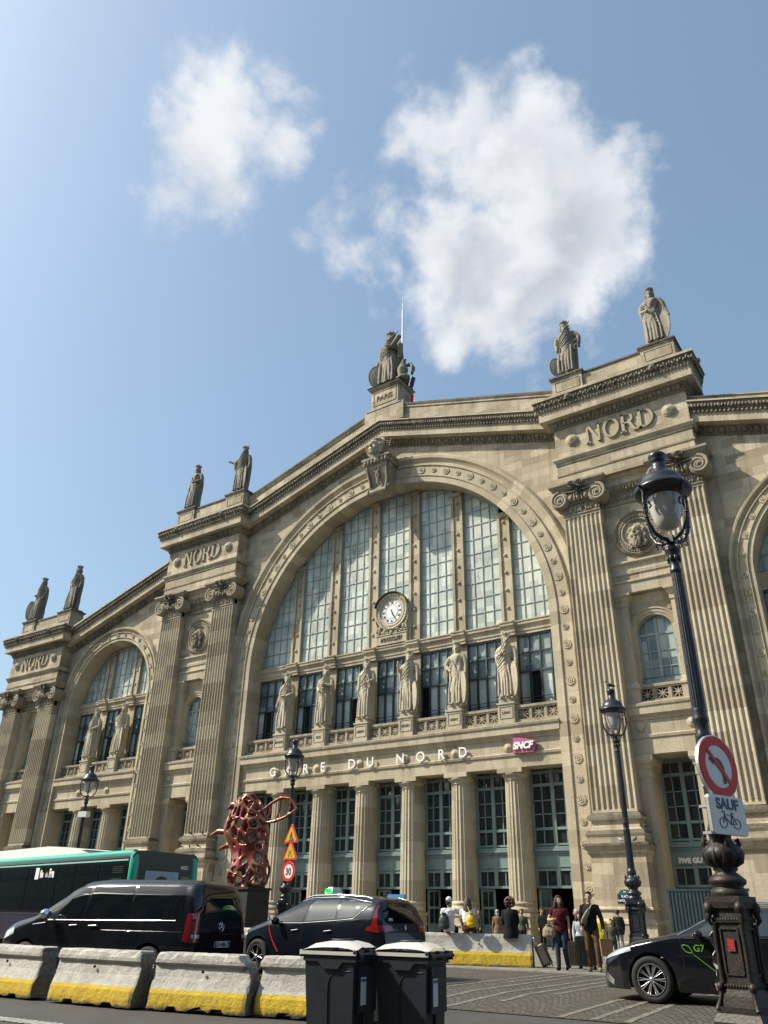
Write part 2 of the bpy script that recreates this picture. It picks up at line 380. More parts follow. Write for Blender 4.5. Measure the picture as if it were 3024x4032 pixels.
# roof and dark interior
r_ = MB()
for s in (-1, 1):
    r_.add([(0, YW+.6, 33.2), (s*42, YW+.6, 33.2+T(42)), (s*42, YW+26, 33.2+T(42)), (0, YW+26, 33.2)], [(0, 1, 2, 3)])
r_.box(-42, 42, YW+25.9, YW+26.1, -1.2, 20)
pb(r_, 'roof', M['lead'], station)
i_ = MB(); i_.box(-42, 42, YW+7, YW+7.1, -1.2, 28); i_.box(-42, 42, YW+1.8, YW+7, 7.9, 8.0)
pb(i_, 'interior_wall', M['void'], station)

# raking cornice
def eggs(mb, p0, p1, n, sx, dy=0.12, sz=.2, mi=0, beads=True, ny=-1):
    for i in range(n):
        t = (i+.5)/n; c = [p0[k]+(p1[k]-p0[k])*t for k in range(3)]
        mb.ell(c, (sx, dy, sz), 8, 5, mi)
        t2 = (i+1)/n; c2 = [p0[k]+(p1[k]-p0[k])*t2 for k in range(3)]
        mb.box(c2[0]-.035, c2[0]+.035, c2[1]-dy*.7, c2[1], c2[2]-sz, c2[2]+sz, mi)
def beads(mb, p0, p1, n, r, mi=0):
    for i in range(n):
        t = (i+.5)/n; c = [p0[k]+(p1[k]-p0[k])*t for k in range(3)]; mb.ell(c, (r, r, r), 6, 4, mi)
def leaves(mb, p0, p1, n, sx, sy, sz, mi=0, dz=0):
    for i in range(n):
        t = (i+.5)/n; c = [p0[k]+(p1[k]-p0[k])*t for k in range(3)]
        mb.ell((c[0], c[1], c[2]+(dz if i % 2 else -dz)), (sx*random.uniform(.7, 1.2), sy, sz*random.uniform(.7, 1.1)), 6, 4, mi, Matrix.Rotation(random.uniform(-.6, .6), 3, 'Y'))
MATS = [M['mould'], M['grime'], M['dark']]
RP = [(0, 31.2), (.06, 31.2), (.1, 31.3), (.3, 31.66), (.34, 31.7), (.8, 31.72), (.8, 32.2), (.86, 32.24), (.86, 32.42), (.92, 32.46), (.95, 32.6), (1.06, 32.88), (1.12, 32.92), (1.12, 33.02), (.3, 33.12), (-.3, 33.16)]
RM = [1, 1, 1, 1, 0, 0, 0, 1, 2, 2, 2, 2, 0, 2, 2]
c_ = MB()
def rake(mb, ua, ub, z0=0):
    us = [ua, ub] if ua*ub >= 0 else [ua, 0, ub]
    mb.sweep(RP, [((u, YW, T(u)+z0), (0, -1, 0), (0, 0, 1)) for u in us], mats=RM, caps=False)
    for a, b in zip(us, us[1:]):
        L = abs(b-a)
        eggs(mb, (a, YW-.2, 31.5+T(a)+z0), (b, YW-.2, 31.5+T(b)+z0), int(L/.55), .17, .16, .19, 1)
        beads(mb, (a, YW-.1, 31.24+T(a)), (b, YW-.1, 31.24+T(b)), int(L/.22), .07, 1)
        beads(mb, (a, YW-.9, 32.33+T(a)), (b, YW-.9, 32.33+T(b)), int(L/.22), .085, 1)
        leaves(mb, (a, YW-1.0, 32.68+T(a)), (b, YW-1.0, 32.68+T(b)), int(L/.17), .085, .07, .15, 1)
rake(c_, -13.3, 13.3); rake(c_, -34.2, -21.3); rake(c_, 21.3, 34.5)
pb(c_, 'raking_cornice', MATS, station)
# parapet over the big arch
p_ = MB(); PP = [(.62, 33.0), (.25, 33.05), (.25, 34.45), (.33, 34.5), (.33, 34.6), (.42, 34.72), (.42, 34.84), (.2, 34.95), (-.5, 34.95), (-.5, 32.5)]
p_.sweep(PP, [((u, YW, -.302*abs(u)), (0, -1, 0), (0, 0, 1)) for u in (-13.4, 0, 13.4)], mats=[2, 0, 0, 0, 0, 2, 2, 2, 2], caps=False)
for s in (-1, 1):
    PW = [(.75, 33.0), (.62, 33.04), (.62, 33.42), (.7, 33.46), (.7, 33.52), (-.2, 33.6)]
    p_.sweep(PW, [((u, YW, T(u)), (0, -1, 0), (0, 0, 1)) for u in (s*21.3, s*34.3)], mats=[2, 0, 0, 0, 2], caps=False)
pb(p_, 'parapet', [M['wall'], M['carve'], M['dark']], station)

def rosette(mb, c, R, mi=0, d=.055, petals=8):
    n = 24; x, y, z = c
    for (r0, r1, d0, d1, amp, ph) in ((R, R*.93, 0, d*.8, .10, 0), (R*.93, R*.5, d*.8, d*.5, .10, 0), (R*.62, R*.5, d*.6, d*1.25, .14, .4), (R*.5, R*.22, d*1.25, d*.6, .14, .4)):
        vs = []
        for k in range(n):
            t = 2*pi*k/n; q = 1-amp*(0.5-0.5*cos(petals*t+ph*petals)); vs += [(x+cos(t)*r0*q, y-d0, z+sin(t)*r0*q), (x+cos(t)*r1*q, y-d1, z+sin(t)*r1*q)]
        mb.add(vs, [(2*k, 2*((k+1) % n), 2*((k+1) % n)+1, 2*k+1) for k in range(n)], mi)
    mb.ell((x, y-d*.7, z), (R*.25, d*.9, R*.25), 8, 5, mi)
# arch surrounds
def surround(uc, R, B, zs, zb, nseg, name):
    k = B/2.15
    pr = [(-1.55, 0), (.12, 0), (.12, .42*k), (.19, .44*k), (.19, .50*k), (.11, .52*k), (.11, 1.22*k), (.20, 1.24*k), (.20, 1.32*k), (.05, 1.36*k), (.05, 1.52*k), (.14, 1.66*k), (.28, 1.78*k), (.30, 1.98*k), (.22, 2.06*k), (.1, 2.15*k), (0, 2.15*k)]
    pr = [(d, R+h) for d, h in pr]
    fr = [((uc, YW, zb), (0, -1, 0), (1, 0, 0))]+[((uc, YW, zs), (0, -1, 0), (cos(pi*i/nseg), 0, sin(pi*i/nseg))) for i in range(nseg+1)]+[((uc, YW, zb), (0, -1, 0), (-1, 0, 0))]
    mb = MB(); mb.sweep(pr, fr, mats=[0]*10+[0]*6, caps=False)
    rr = R+.87*k; big, sm = .285*(.55+.45*k), .195*(.6+.4*k)
    na = int(round(pi*rr/1.03/2))*2
    for i in range(na+1):
        if R > 8 and i == na//2: continue
        a = pi*i/na; rosette(mb, (uc+cos(a)*rr, YW-.12, zs+sin(a)*rr), big if i % 2 == 0 else sm, 1)
    for s in (-1, 1):
        for j in range(1, int((zs-zb)/1.03)): rosette(mb, (uc+s*rr, YW-.12, zs-1.03*j), big if j % 2 == 0 else sm, 1)
    return pb(mb, name, [M['arch'], M['mould']], station)
surround(0, 11.7, 2.15, 16, -1.2, 72, 'arch_surround')
for s in (-1, 1): surround(s*27.75, 4.95, 1.2, 16, -1.2, 44, 'arch_surround')

# ---- glazed arches
def glazing(uc, R, mull, hw, zs=16.0):
    """stone mullions, transom, upper and lower windows of one arch"""
    mb = MB(); edges = [-R]+mull+[R]
    H = lambda u: zs+sqrt(max(0, R*R-(u)**2))
    YM = 41.95
    for u in mull:
        mb = MB(); zt = H(abs(u)+hw*.2)+.02
        mb.box(uc+u-hw, uc+u+hw, YM+.1, 42.55, 16.2, zt)
        for q in (-1, 1): mb.box(uc+u+q*(hw-.09)-.09, uc+u+q*(hw-.09)+.09, YM, YM+.11, 16.3, zt-.35)
        mb.box(uc+u-hw, uc+u+hw, YM, YM+.11, zt-.42, zt-.16)
        z = 17.3
        while z < zt-.7: mb.lathe([(.12, 0), (.12, .04), (.07, .1), (0, .12)], (uc+u, YM+.1, z), 8, 0, 'y'); z += 1.18
        mb.box(uc+u-hw, uc+u+hw, YM+.08, 42.5, 10.6, 15.5); pb(mb, 'mullion', M['flute'], station)
    # transom with breaks over the mullions
    tr = MB(); pr = [(0, 15.45), (.08, 15.45), (.08, 15.62), (.13, 15.64), (.13, 15.85), (.2, 15.95), (.28, 16.02), (.28, 16.16), (.33, 16.2), (.33, 16.27), (0, 16.34), (-.5, 16.34)]
    path = [(uc-R-.05, 0)]
    for u in mull: path += [(uc+u-hw-.02, 0), (uc+u-hw-.02, .2), (uc+u+hw+.02, .2), (uc+u+hw+.02, 0)]
    path.append((uc+R+.05, 0)); Y0 = YM+.14
    tr.sweep(pr, [((x, Y0-o, 0), (0, -1, 0), (0, 0, 1)) for x, o in path], mats=[0]*9+[1, 1], caps=False)
    tr.box(uc-R-.05, uc+R+.05, Y0-.001, 42.6, 15.46, 16.33)
    pb(tr, 'transom', [M['mould'], M['carve']], station)
    for j in range(len(edges)-1):
        a = edges[j]+(hw if j > 0 else -.05); b = edges[j+1]-(hw if j < len(edges)-2 else -.05)
        Hc = lambda u: max(H(u), 16.28)
        # upper window
        fr = MB(); us = [a+(b-a)*i/14 for i in range(15)]
        lo = 16.3
        wd = .62; n = 4
        if j == 0 or j == len(edges)-2: cols = [edges[j+1]-hw-wd*k for k in range(1, 5)] if j == 0 else [edges[j]+hw+wd*k for k in range(1, 5)]
        else: cols = [a+(b-a)*k/4 for k in range(1, 4)]
        for c in cols:
            if abs(c) < R-.2: fr.box(uc+c-.025, uc+c+.025, 42.155, 42.215, lo, H(c)+.02)
        z = lo+.04; zz = []
        while z < 28: zz.append(z); z += 1.04
        for z in zz:
            lim = sqrt(max(0, R*R-(z-zs)**2)) if z > zs else R
            p, q = max(a, -lim), min(b, lim)
            if q-p > .15: fr.box(uc+p, uc+q, 42.16, 42.212, z-.022, z+.022)
        for c in (a, b):
            if abs(c) < R-.2: fr.box(uc+c-.07, uc+c+.07, 42.12, 42.26, lo, H(c)+.02)
        for p, q in zip(us, us[1:]):
            if max(H(p), H(q)) > lo+.02: fr.add([(uc+p, 42.13, Hc(p)-.14), (uc+q, 42.13, Hc(q)-.14), (uc+q, 42.13, Hc(q)+.02), (uc+p, 42.13, Hc(p)+.02), (uc+p, 42.25, Hc(p)-.14), (uc+q, 42.25, Hc(q)-.14), (uc+q, 42.25, Hc(q)+.02), (uc+p, 42.25, Hc(p)+.02)], [(0, 1, 2, 3), (0, 4, 5, 1), (4, 7, 6, 5)])
        W = pb(fr, 'window', M['bar'], station)
        g = MB()
        for p, q in zip(us, us[1:]): g.add([(uc+p, 42.205, lo-.1), (uc+q, 42.205, lo-.1), (uc+q, 42.205, Hc(q)+.05), (uc+p, 42.205, Hc(p)+.05)], [(0, 1, 2, 3)])
        pb(g, 'pane', M['frost'], W, recalc=False)
        # lower window
        fr = MB(); zt = 15.5; zb_ = 11.1
        for k in range(5): c = a+(b-a)*k/4; fr.box(uc+c-(.03 if 0 < k < 4 else .06), uc+c+(.03 if 0 < k < 4 else .06), 42.1, 42.22, zb_, zt)
        for z, h in ((15.42, .07), (14.35, .025), (13.2, .05)): fr.box(uc+a, uc+b, 42.1, 42.21, z-h, z+h)
        ir = MB(); 
        for z in (11.42, 11.62): ir.box(uc+a, uc+b, 42.02, 42.06, z-.018, z+.018)
        for c in (.25, .5, .75): q = a+(b-a)*c; ir.box(uc+q-.04, uc+q+.04, 42.04, 42.1, zb_, 13.2)
        W = pb(fr, 'window', M['lowbar'], station)
        pb(ir, 'guard_rail', M['ironbar'], W)
        g = MB(); g.add([(uc+a, 42.24, 13.2), (uc+b, 42.24, 13.2), (uc+b, 42.24, zt), (uc+a, 42.24, zt)], [(0, 1, 2, 3)])
        g.add([(uc+a, 42.24, zb_), (uc+b, 42.24, zb_), (uc+b, 42.24, 13.2), (uc+a, 42.24, 13.2)], [(0, 1, 2, 3)], 1)
        opn = {1: 1, 2: 2, 4: 0, 0: 1, 6: 1, 5: 3}.get(j)
        if opn is not None:
            q = a+(b-a)*opn/4; q2 = a+(b-a)*(opn+1)/4
            g.add([(uc+q+.04, 42.235, zb_), (uc+q2-.04, 42.235, zb_), (uc+q2-.04, 42.235, 13.15), (uc+q+.04, 42.235, 13.15)], [(0, 1, 2, 3)], 2)
        pb(g, 'pane', [M['frost_dark'], M['blind'], M['void']], W, recalc=False)
ML = [-8.5, -5.1, -1.7, 1.7, 5.1, 8.5]
glazing(0, 11.7, ML, .43)
for s in (-1, 1): glazing(s*27.75, 4.95, [-1.75, 1.75], .42)

# ---- balcony band with balustrade, entablature, columns and glazed ground floor bays
BAL = [(0, 7.62), (0, 8.22), (.07, 8.24), (.1, 8.36), (.02, 8.4), (0, 8.42), (0, 9.12), (.06, 9.14), (.08, 9.24), (.2, 9.34), (.3, 9.38), (.3, 9.72), (.37, 9.78), (.4, 9.9), (.05, 10.02), (-.8, 10.02), (-.8, 7.62), (0, 7.62)]
def star(mb, x, y, z, s):
    for k in range(4):
        a = pi*k/4; L = s*(1 if k % 2 == 0 else 1.32); R_ = Matrix.Rotation(a, 3, 'Y')
        t = MB().box(-L, L, -.05, .05, -.028, .028); t.xf(R_.to_4x4()); mb.merge(t, (x, y, z))
    mb.lathe([(.1, -.06), (.1, .06)], (x, y, z), 8, 0, 'y')
def balustrade(mb, a, b, y=41.3):
    L = b-a
    if L < .3: return
    mb.box(a, b, y-.16, y+.16, 10.88, 11.02); mb.box(a, b, y-.12, y+.12, 10.8, 10.88); mb.box(a, b, y-.16, y+.16, 10.0, 10.22)
    n = max(1, round(L/.82)); st = L/n
    for i in range(n+1): c = min(max(a+st*i, a+.07), b-.07); mb.box(c-.07 if i not in (0,) else a, c+.07, y-.1, y+.1, 10.22, 10.8)
    for i in range(n): star(mb, a+st*(i+.5), y, 10.51, .27)
    for i in range(n):
        for q in (-1, 1): c = a+st*(i+.5)+q*(st/2-.1); mb.box(c-.03, c+.03, y-.06, y+.06, 10.22, 10.8)
def column(u):
    """fluted doric column with its base block; y centre 41.5"""
    mb = MB(); n = 20*6; dep = .045
    rip = lambda t, k: 1-(.075*abs(sin(10*t)) if 1 <= k <= 6 else 0)
    prof = [(.66, 1.02)]+[(.655-.075*(i/5)**1.3, 1.06+5.95*i/5) for i in range(6)]+[(.575, 7.03)]
    mb.lathe(prof, (u, 41.68, 0), n, 0, ripple=rip, smooth=False)
    mb.lathe([(.6, 7.03), (.6, 7.08), (.585, 7.1), (.6, 7.12), (.66, 7.2), (.74, 7.28), (.76, 7.34), (.74, 7.38)], (u, 41.68, 0), 40, 1)
    mb.lathe([(.7, .5), (.78, .55), (.8, .65), (.76, .74), (.7, .78), (.69, .86), (.73, .9), (.73, .97), (.68, 1.02)], (u, 41.68, 0), 40, 1)
    mb.box(u-.74, u+.74, 40.94, 42.2, .34, .5, 1); mb.box(u-.68, u+.68, 41.0, 42.2, -.02, .34, 1); mb.box(u-.72, u+.72, 40.96, 42.2, -.14, -.02, 1); mb.box(u-.67, u+.67, 41.02, 42.2, -.55, -.14, 1); mb.box(u-.73, u+.73, 40.94, 42.2, -1.2, -.55, 1)
    o = pb(mb, 'column', [M['flute'], M['flute']], station)
    cap = MB(); cap.box(u-.74, u+.74, 40.93, 42.3, 7.38, 7.63); cap.box(u-.59, u+.59, 41.7, 42.25, .5, 7.38)
    pb(cap, 'abacus', M['flute'], o)
def teal_window(a, b, sign=False, y=42.3):
    """ground floor bay between a and b"""
    fr = MB(); mid = (a+b)/2
    def hb(z, h, d=0): fr.box(a, b, y-.1-d, y+.05, z-h, z+h)
    for c, h in ((a+.07, .09), (b-.07, .09), (mid, .1)): fr.box(c-h, c+h, y-.12, y+.05, 1.7, 7.62)
    for z, h in ((7.5, .12), (6.8, .08), (4.56, .07), (3.78, .05), (2.56, .06), (1.74, .06)): hb(z, h)
    for z in (6.0, 5.3): fr.box(a, b, y-.06, y+.02, z-.025, z+.025)
    for q in (-1, 1):
        c = mid+q*(b-a)/4
        fr.box(c-.028, c+.028, y-.06, y+.02, 3.8, 7.5); fr.box(c-.028, c+.028, y-.06, y+.02, 1.78, 2.5)
    for z, d in ((3.62, .1), (3.5, .15), (3.38, .06)): hb(z, .055, d)
    for d_, z0, z1 in ((.02, 2.64, 3.32),): fr.box(a, b, y-.1, y+.05, z0, z1)
    for z in (2.7, 3.27): fr.box(a+.1, b-.1, y-.14, y-.1, z-.025, z+.025)
    for c in (a+.13, b-.13): fr.box(c-.025, c+.025, y-.14, y-.1, 2.7, 3.27)
    W = pb(fr, 'window', M['teal'], station)
    g = MB(); g.add([(a, y, 1.7), (b, y, 1.7), (b, y, 7.6), (a, y, 7.6)], [(0, 1, 2, 3)])
    pb(g, 'pane', M['glass'], W, recalc=False)
    return W
def door_leaf(u, y, w, ang, z1=1.66):
    d = MB()
    d.box(0, w, -.03, .03, -.98, -.1)
    for c in (0.06, w-.06): d.box(c-.06, c+.06, -.035, .035, -.98, z1)
    for z in (-.92, -.1, .75, z1-.06): d.box(0, w, -.032, .032, z-.06, z+.06)
    d.box(w/2-.02, w/2+.02, -.025, .025, -.1, z1)
    d.xf(Matrix.Rotation(ang, 4, 'Z')); d.v = [(p[0]+u, p[1]+y, p[2]) for p in d.v]
    D_ = pb(d, 'door', M['teal'], station)
    g = MB(); g.box(.1, w-.1, -.006, .006, -.05, z1-.1); g.xf(Matrix.Rotation(ang, 4, 'Z')); g.v = [(p[0]+u, p[1]+y, p[2]) for p in g.v]
    pb(g, 'pane', M['glass'], D_)
def band(uc, R, cols, y0=41.0, peds=(), zc=0):
    a, b = uc-R, uc+R
    e = MB(); e.sweep(BAL, [((a-.02, y0, 0), (0, -1, 0), (0, 0, 1)), ((b+.02, y0, 0), (0, -1, 0), (0, 0, 1))], mats=[0]*13+[1, 0, 0, 0])
    for c in cols: e.lathe([(.26, 0), (.26, .05), (.2, .06), (.12, .14), (0, .17)], (uc+c, y0, 8.68), 20, 0, 'y')
    e.box(a-.02, b+.02, 42.2, 42.6, 7.55, 10.9, 0)
    e = pb(e, 'balcony', [M['mould'], M['carve']], station)
    bl = MB(); k = [a]+[uc+c for c in peds]+[b]
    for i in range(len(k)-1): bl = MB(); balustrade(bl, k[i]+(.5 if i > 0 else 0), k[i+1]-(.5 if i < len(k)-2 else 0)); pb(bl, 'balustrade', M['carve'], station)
    return e
BAYH = 1.13
for (uc, R, cs, names) in ((0, 11.7, ML, ['BEAUVAIS', 'LILLE', 'AMIENS', 'ROUEN', 'ARRAS', 'LAON']), (-27.75, 4.95, [-1.75, 1.75], ['', '']), (27.75, 4.95, [-1.75, 1.75], ['', ''])):
    _b = band(uc, R, cs, peds=cs)
    if uc == 0: BALC = _b
    for c, nm in zip(cs, names):
        u = uc+c; pd = MB()
        pd.box(u-.5, u+.5, 40.95, 41.9, 10.02, 11.12); pd.box(u-.54, u+.54, 40.91, 41.9, 10.02, 10.2); pd.box(u-.55, u+.55, 40.9, 41.9, 11.12, 11.22); pd.box(u-.45, u+.45, 41.0, 41.85, 11.22, 11.48)
        for q in (-.4, .4): pd.box(u+q-.02, u+q+.02, 40.92, 40.96, 10.34, 11.0)
        for z in (10.34, 11.0): pd.box(u-.42, u+.42, 40.92, 40.96, z-.02, z+.02)
        P = pb(pd, 'pedestal', M['statue'], station)
        if nm: t = text_mb(nm, .2, .03, bold=.004, sx=.85); t.v = [(p[0]+u, p[1]+40.945, p[2]+10.58) for p in t.v]; pb(t, 'inscription', M['dark'], P, recalc=False)
        column(u)
    ed = [-R-.0]+cs+[R]
    for i in range(len(ed)-1):
        a = uc+ed[i]+(.6 if i > 0 else .0); b = uc+ed[i+1]-(.6 if i < len(ed)-2 else .0)
        teal_window(a, b)
        door_leaf(a+.08, 42.3, .82, radians(12 if i % 2 else 60)); 
        if i % 2 == 0 and i < 4: door_leaf(b-.08, 42.3, .82, radians(180-10))
# lettering
for ch, u in zip('GAREDUNORD', (-8.7, -7.35, -5.89, -4.48, -2.18, -.78, 1.43, 2.86, 4.29, 5.71)):
    t = text_mb(ch, .80, .07, bold=.004, sx=1.0); pb(MB().merge(t, (u, 40.82, 8.42)), 'letter', M['letter_white'], BALC, recalc=False)
# railway logo: rounded magenta panel with slanted white letters
M['magenta'] = simple('magenta_panel', (.42, .09, .22), .35, var=.25, vs=1.2)
lg = MB(); pts = [(-.68, -.38), (.52, -.42), (.66, -.1), (.68, .16), (.55, .22)]+[(.55-1.2*i/8, .22+.22*sin(pi/2*i/8)) for i in range(1, 9)]
lg.prism(pts, -.06, .1); lg.v = [(p[0]+9.58, p[1]+40.8, p[2]+8.72) for p in lg.v]
LG = pb(lg, 'logo_panel', M['magenta'], station)
t = text_mb('SNCF', .5, .06, bold=.022, sx=.95); t.v = [(p[0]+9.56+(p[2]-.2)*.25, p[1]+40.68, p[2]+8.53) for p in t.v]; pb(t, 'letters', M['letter_white'], LG, recalc=False)

# ---- giant order
def fluted(mb, u, W, z0, z1, y=40.0, n=8, mi=0):
    fw = W/(n+.28*(n+1)); fl = fw*.28; sec = [(-W/2, .25), (-W/2, 0)]; x = -W/2+fl
    for i in range(n):
        for k in range(6): a = pi*k/5; sec.append((x+fw/2-cos(a)*fw/2, sin(a)*fw*.42))
        x += fw+fl
    sec += [(W/2, 0), (W/2, .25)]
    lv = [z0]+[z0+(z1-z0)*i/6 for i in range(1, 6)]+[z1]
    vs = []
    for z in lv:
        k = 1.03-.04*(z-z0)/(z1-z0)
        for a, b in sec: vs.append((u+a*k, y+b, z))
    m = len(sec); mb.add(vs, [(i*m+j, i*m+j+1, (i+1)*m+j+1, (i+1)*m+j) for i in range(len(lv)-1) for j in range(m-1)], mi)
    for a, b in ((z0-.14, z0), (z1, z1+.14)): mb.box(u-W/2*1.03, u+W/2*1.03, y, y+.25, a, b, mi)
def spiral(mb, x, y, z, R, s, dep, mi):
    pts = []; rad = []; N = 40
    for i in range(N+1):
        t = i/N; a = pi/2+s*(-t*2.25*2*pi); r = R*(1-.80*t**.8); pts.append((x+cos(a)*r, y, z+sin(a)*r)); rad.append(.085*R/.55*(1-.5*t))
    mb.tube(pts, rad, 6, mi, flat=1.3)
    mb.lathe([(R*.98, -dep), (R*.98, -.06), (R*.92, -.02), (R*.2, .03), (R*.12, .1), (0, .12)], (x, y, z), 26, mi, 'y')
def capital(u, W, z0, parent, y=40.0, k=1.0):
    mb = MB(); h = W/2
    mb.box(u-h-.03, u+h+.03, y-.06, y+.4, z0, z0+.08); mb.box(u-h, u+h, y-.02, y+.4, z0+.08, z0+.66)
    for i in range(7):
        x = u-h+W*(i+.5)/7; mb.ell((x, y-.04, z0+.34), (.11, .06, .24), 6, 5); mb.ell((x+W/14, y-.05, z0+.22+.2*(i % 2)), (.07, .07, .1), 6, 4)
    mb.box(u-h-.05, u+h+.05, y-.12, y+.5, z0+.66, z0+.78); eggs(mb, (u-h*.62, y-.24, z0+1.0), (u+h*.62, y-.24, z0+1.0), 3, .17, .2, .22)
    beads(mb, (u-h, y-.13, z0+.72), (u+h, y-.13, z0+.72), 12, .06)
    mb.box(u-h, u+h, y-.22, y+.5, z0+.78, z0+1.52)
    for s in (-1, 1): spiral(mb, u+s*(h+.02), y-.36, z0+.98, .56*k, s, .95, 0)
    mb.tube([(u-h, y-.33, z0+1.5), (u-h*.4, y-.3, z0+1.42), (u, y-.3, z0+1.38), (u+h*.4, y-.3, z0+1.42), (u+h, y-.33, z0+1.5)], .06, 6)
    a = MB(); a.frustum(u-h-.28, u+h+.28, y-.32, y+.5, z0+1.56, u-h-.6, u+h+.6, y-.55, y+.8, z0+1.86); a.box(u-h-.62, u+h+.62, y-.58, y+.82, z0+1.86, z0+2.0)
    mb.merge(a)
    f = MB()
    for q in (-.24, .24): rosette(f, (u+q, y-.58, z0+1.72), .25, 0, .12, 5)
    f.ell((u, y-.42, z0+1.4), (.14, .14, .14)); f.ell((u, y-.4, z0+1.2), (.1, .1, .2))
    for q in (-1, 1): f.tube([(u+q*.02, y-.42, z0+1.3), (u+q*.2, y-.46, z0+1.22), (u+q*.3, y-.46, z0+1.34), (u+q*.22, y-.46, z0+1.42)], .04, 5)
    c = pb(mb, 'capital', M['carve'], parent); pb(f, 'flower', M['dark'], c)
def base_profile(mb, u, h, y, zs):
    pass
def pedestal(u, W, parent_name='pilaster', ft=21.3):
    mb = MB(); h = W/2
    fluted(mb, u, W, 5.05, ft-.14)
    mb.box(u-h, u+h, 40.12, 41.2, 3.3, ft+2.2, 0)
    o = pb(mb, 'pilaster', M['flute'], station)
    # torus base (weathered tops), pedestal
    bs = MB()
    pr = [(0, 4.95), (.08, 4.93), (.1, 4.86), (.2, 4.82), (.25, 4.7), (.2, 4.58), (.1, 4.55), (.06, 4.42), (.1, 4.2), (.22, 4.12), (.3, 4.08), (.36, 3.92), (.3, 3.78), (.3, 3.52), (0, 3.5)]
    fr = [((u-h, 41.0, 0), (-1, 0, 0), (0, 0, 1)), ((u-h, 40.0, 0), (-1, -1, 0), (0, 0, 1)), ((u+h, 40.0, 0), (1, -1, 0), (0, 0, 1)), ((u+h, 41.0, 0), (1, 0, 0), (0, 0, 1))]
    bs.sweep(pr, fr, mats=[0, 1, 1, 1, 0, 0, 0, 0, 0, 1, 1, 0, 0, 0], caps=False)
    pr = [(.36, 3.52), (.52, 3.5), (.52, 3.4), (.46, 3.36), (.36, 3.2), (.36, 3.1), (.3, 3.04), (.24, 2.96), (.24, .8), (.3, .76), (.32, .68), (.24, .64), (.26, .3), (.4, .22), (.44, .1), (.4, .02), (.4, -.6), (.46, -.66), (.46, -1.2)]
    bs.sweep(pr, fr, mats=[1, 1]+[0]*16, caps=False); bs.box(u-h-.35, u+h+.35, 39.66, 41, 3.44, 3.5, 1)
    bs.box(u-h-.2, u+h+.2, 39.82, 41.0, -1.2, 3.4, 0)
    pb(bs, 'pedestal', [M['wall'], M['dark']], station)
    return o
def lion(mb, x, y, z, s, mi):
    mb.ell((x, y, z), (s, s*.9, s*1.15), 8, 6, mi); mb.ell((x, y-s*.75, z-s*.35), (s*.5, s*.45, s*.45), 8, 5, mi)
    for q in (-1, 1): mb.ell((x+q*s*.75, y+.02, z+s*.5), (s*.5, s*.5, s*.5), 6, 4, mi); mb.ell((x+q*s*.8, y, z-s*.4), (s*.45, s*.5, s*.7), 6, 4, mi)
def serif_letters():
    """NORD in incised slab-serif capitals, height 1, depth .12; list of (mb, width)"""
    d = .12; out = []
    def bar(mb, x0, z0, x1, z1, t):
        dx, dz = x1-x0, z1-z0; L = math.hypot(dx, dz); nx, nz = -dz/L*t/2, dx/L*t/2
        mb.prism([(x0-nx, z0-nz), (x1-nx, z1-nz), (x1+nx, z1+nz), (x0+nx, z0+nz)], -d, .02)
    def arcband(mb, cx, cz, rx, rz, tx, tz, a0, a1, n=18):
        for i in range(n):
            a, b = a0+(a1-a0)*i/n, a0+(a1-a0)*(i+1)/n
            mb.prism([(cx+rx*cos(a), cz+rz*sin(a)), (cx+rx*cos(b), cz+rz*sin(b)), (cx+(rx-tx)*cos(b), cz+(rz-tz)*sin(b)), (cx+(rx-tx)*cos(a), cz+(rz-tz)*sin(a))][::(1 if a1 > a0 else -1)], -d, .02)
    mb = MB(); bar(mb, .12, 0, .12, 1, .1); bar(mb, .72, 0, .72, 1, .1); mb.prism([(.08, 1), (.62, 0), (.77, 0), (.24, 1)], -d-.01, .02)
    for x, z in ((.12, .03), (.10, .97), (.72, .97)): bar(mb, x-.13, z, x+.13, z, .07)
    out.append((mb, .88))
    mb = MB(); arcband(mb, .42, .5, .42, .52, .14, .08, 0, 2*pi, 28); out.append((mb, .84))
    mb = MB(); bar(mb, .15, 0, .15, 1, .15); arcband(mb, .38, .74, .3, .27, .13, .07, -pi/2, pi/2, 12); bar(mb, .15, .965, .4, .965, .07); bar(mb, .15, .5, .4, .5, .07)
    mb.prism([(.38, .5), (.62, 0), (.8, 0), (.54, .52)], -d-.01, .02); bar(mb, 0, .03, .3, .03, .07); bar(mb, .62, .03, .86, .03, .07); bar(mb, .02, .97, .2, .97, .07); out.append((mb, .8))
    mb = MB(); bar(mb, .15, 0, .15, 1, .15); arcband(mb, .36, .5, .46, .5, .15, .08, -pi/2, pi/2, 18); bar(mb, .02, .96, .38, .96, .08); bar(mb, .02, .04, .38, .04, .08); out.append((mb, .8))
    return out
NORD = serif_letters()
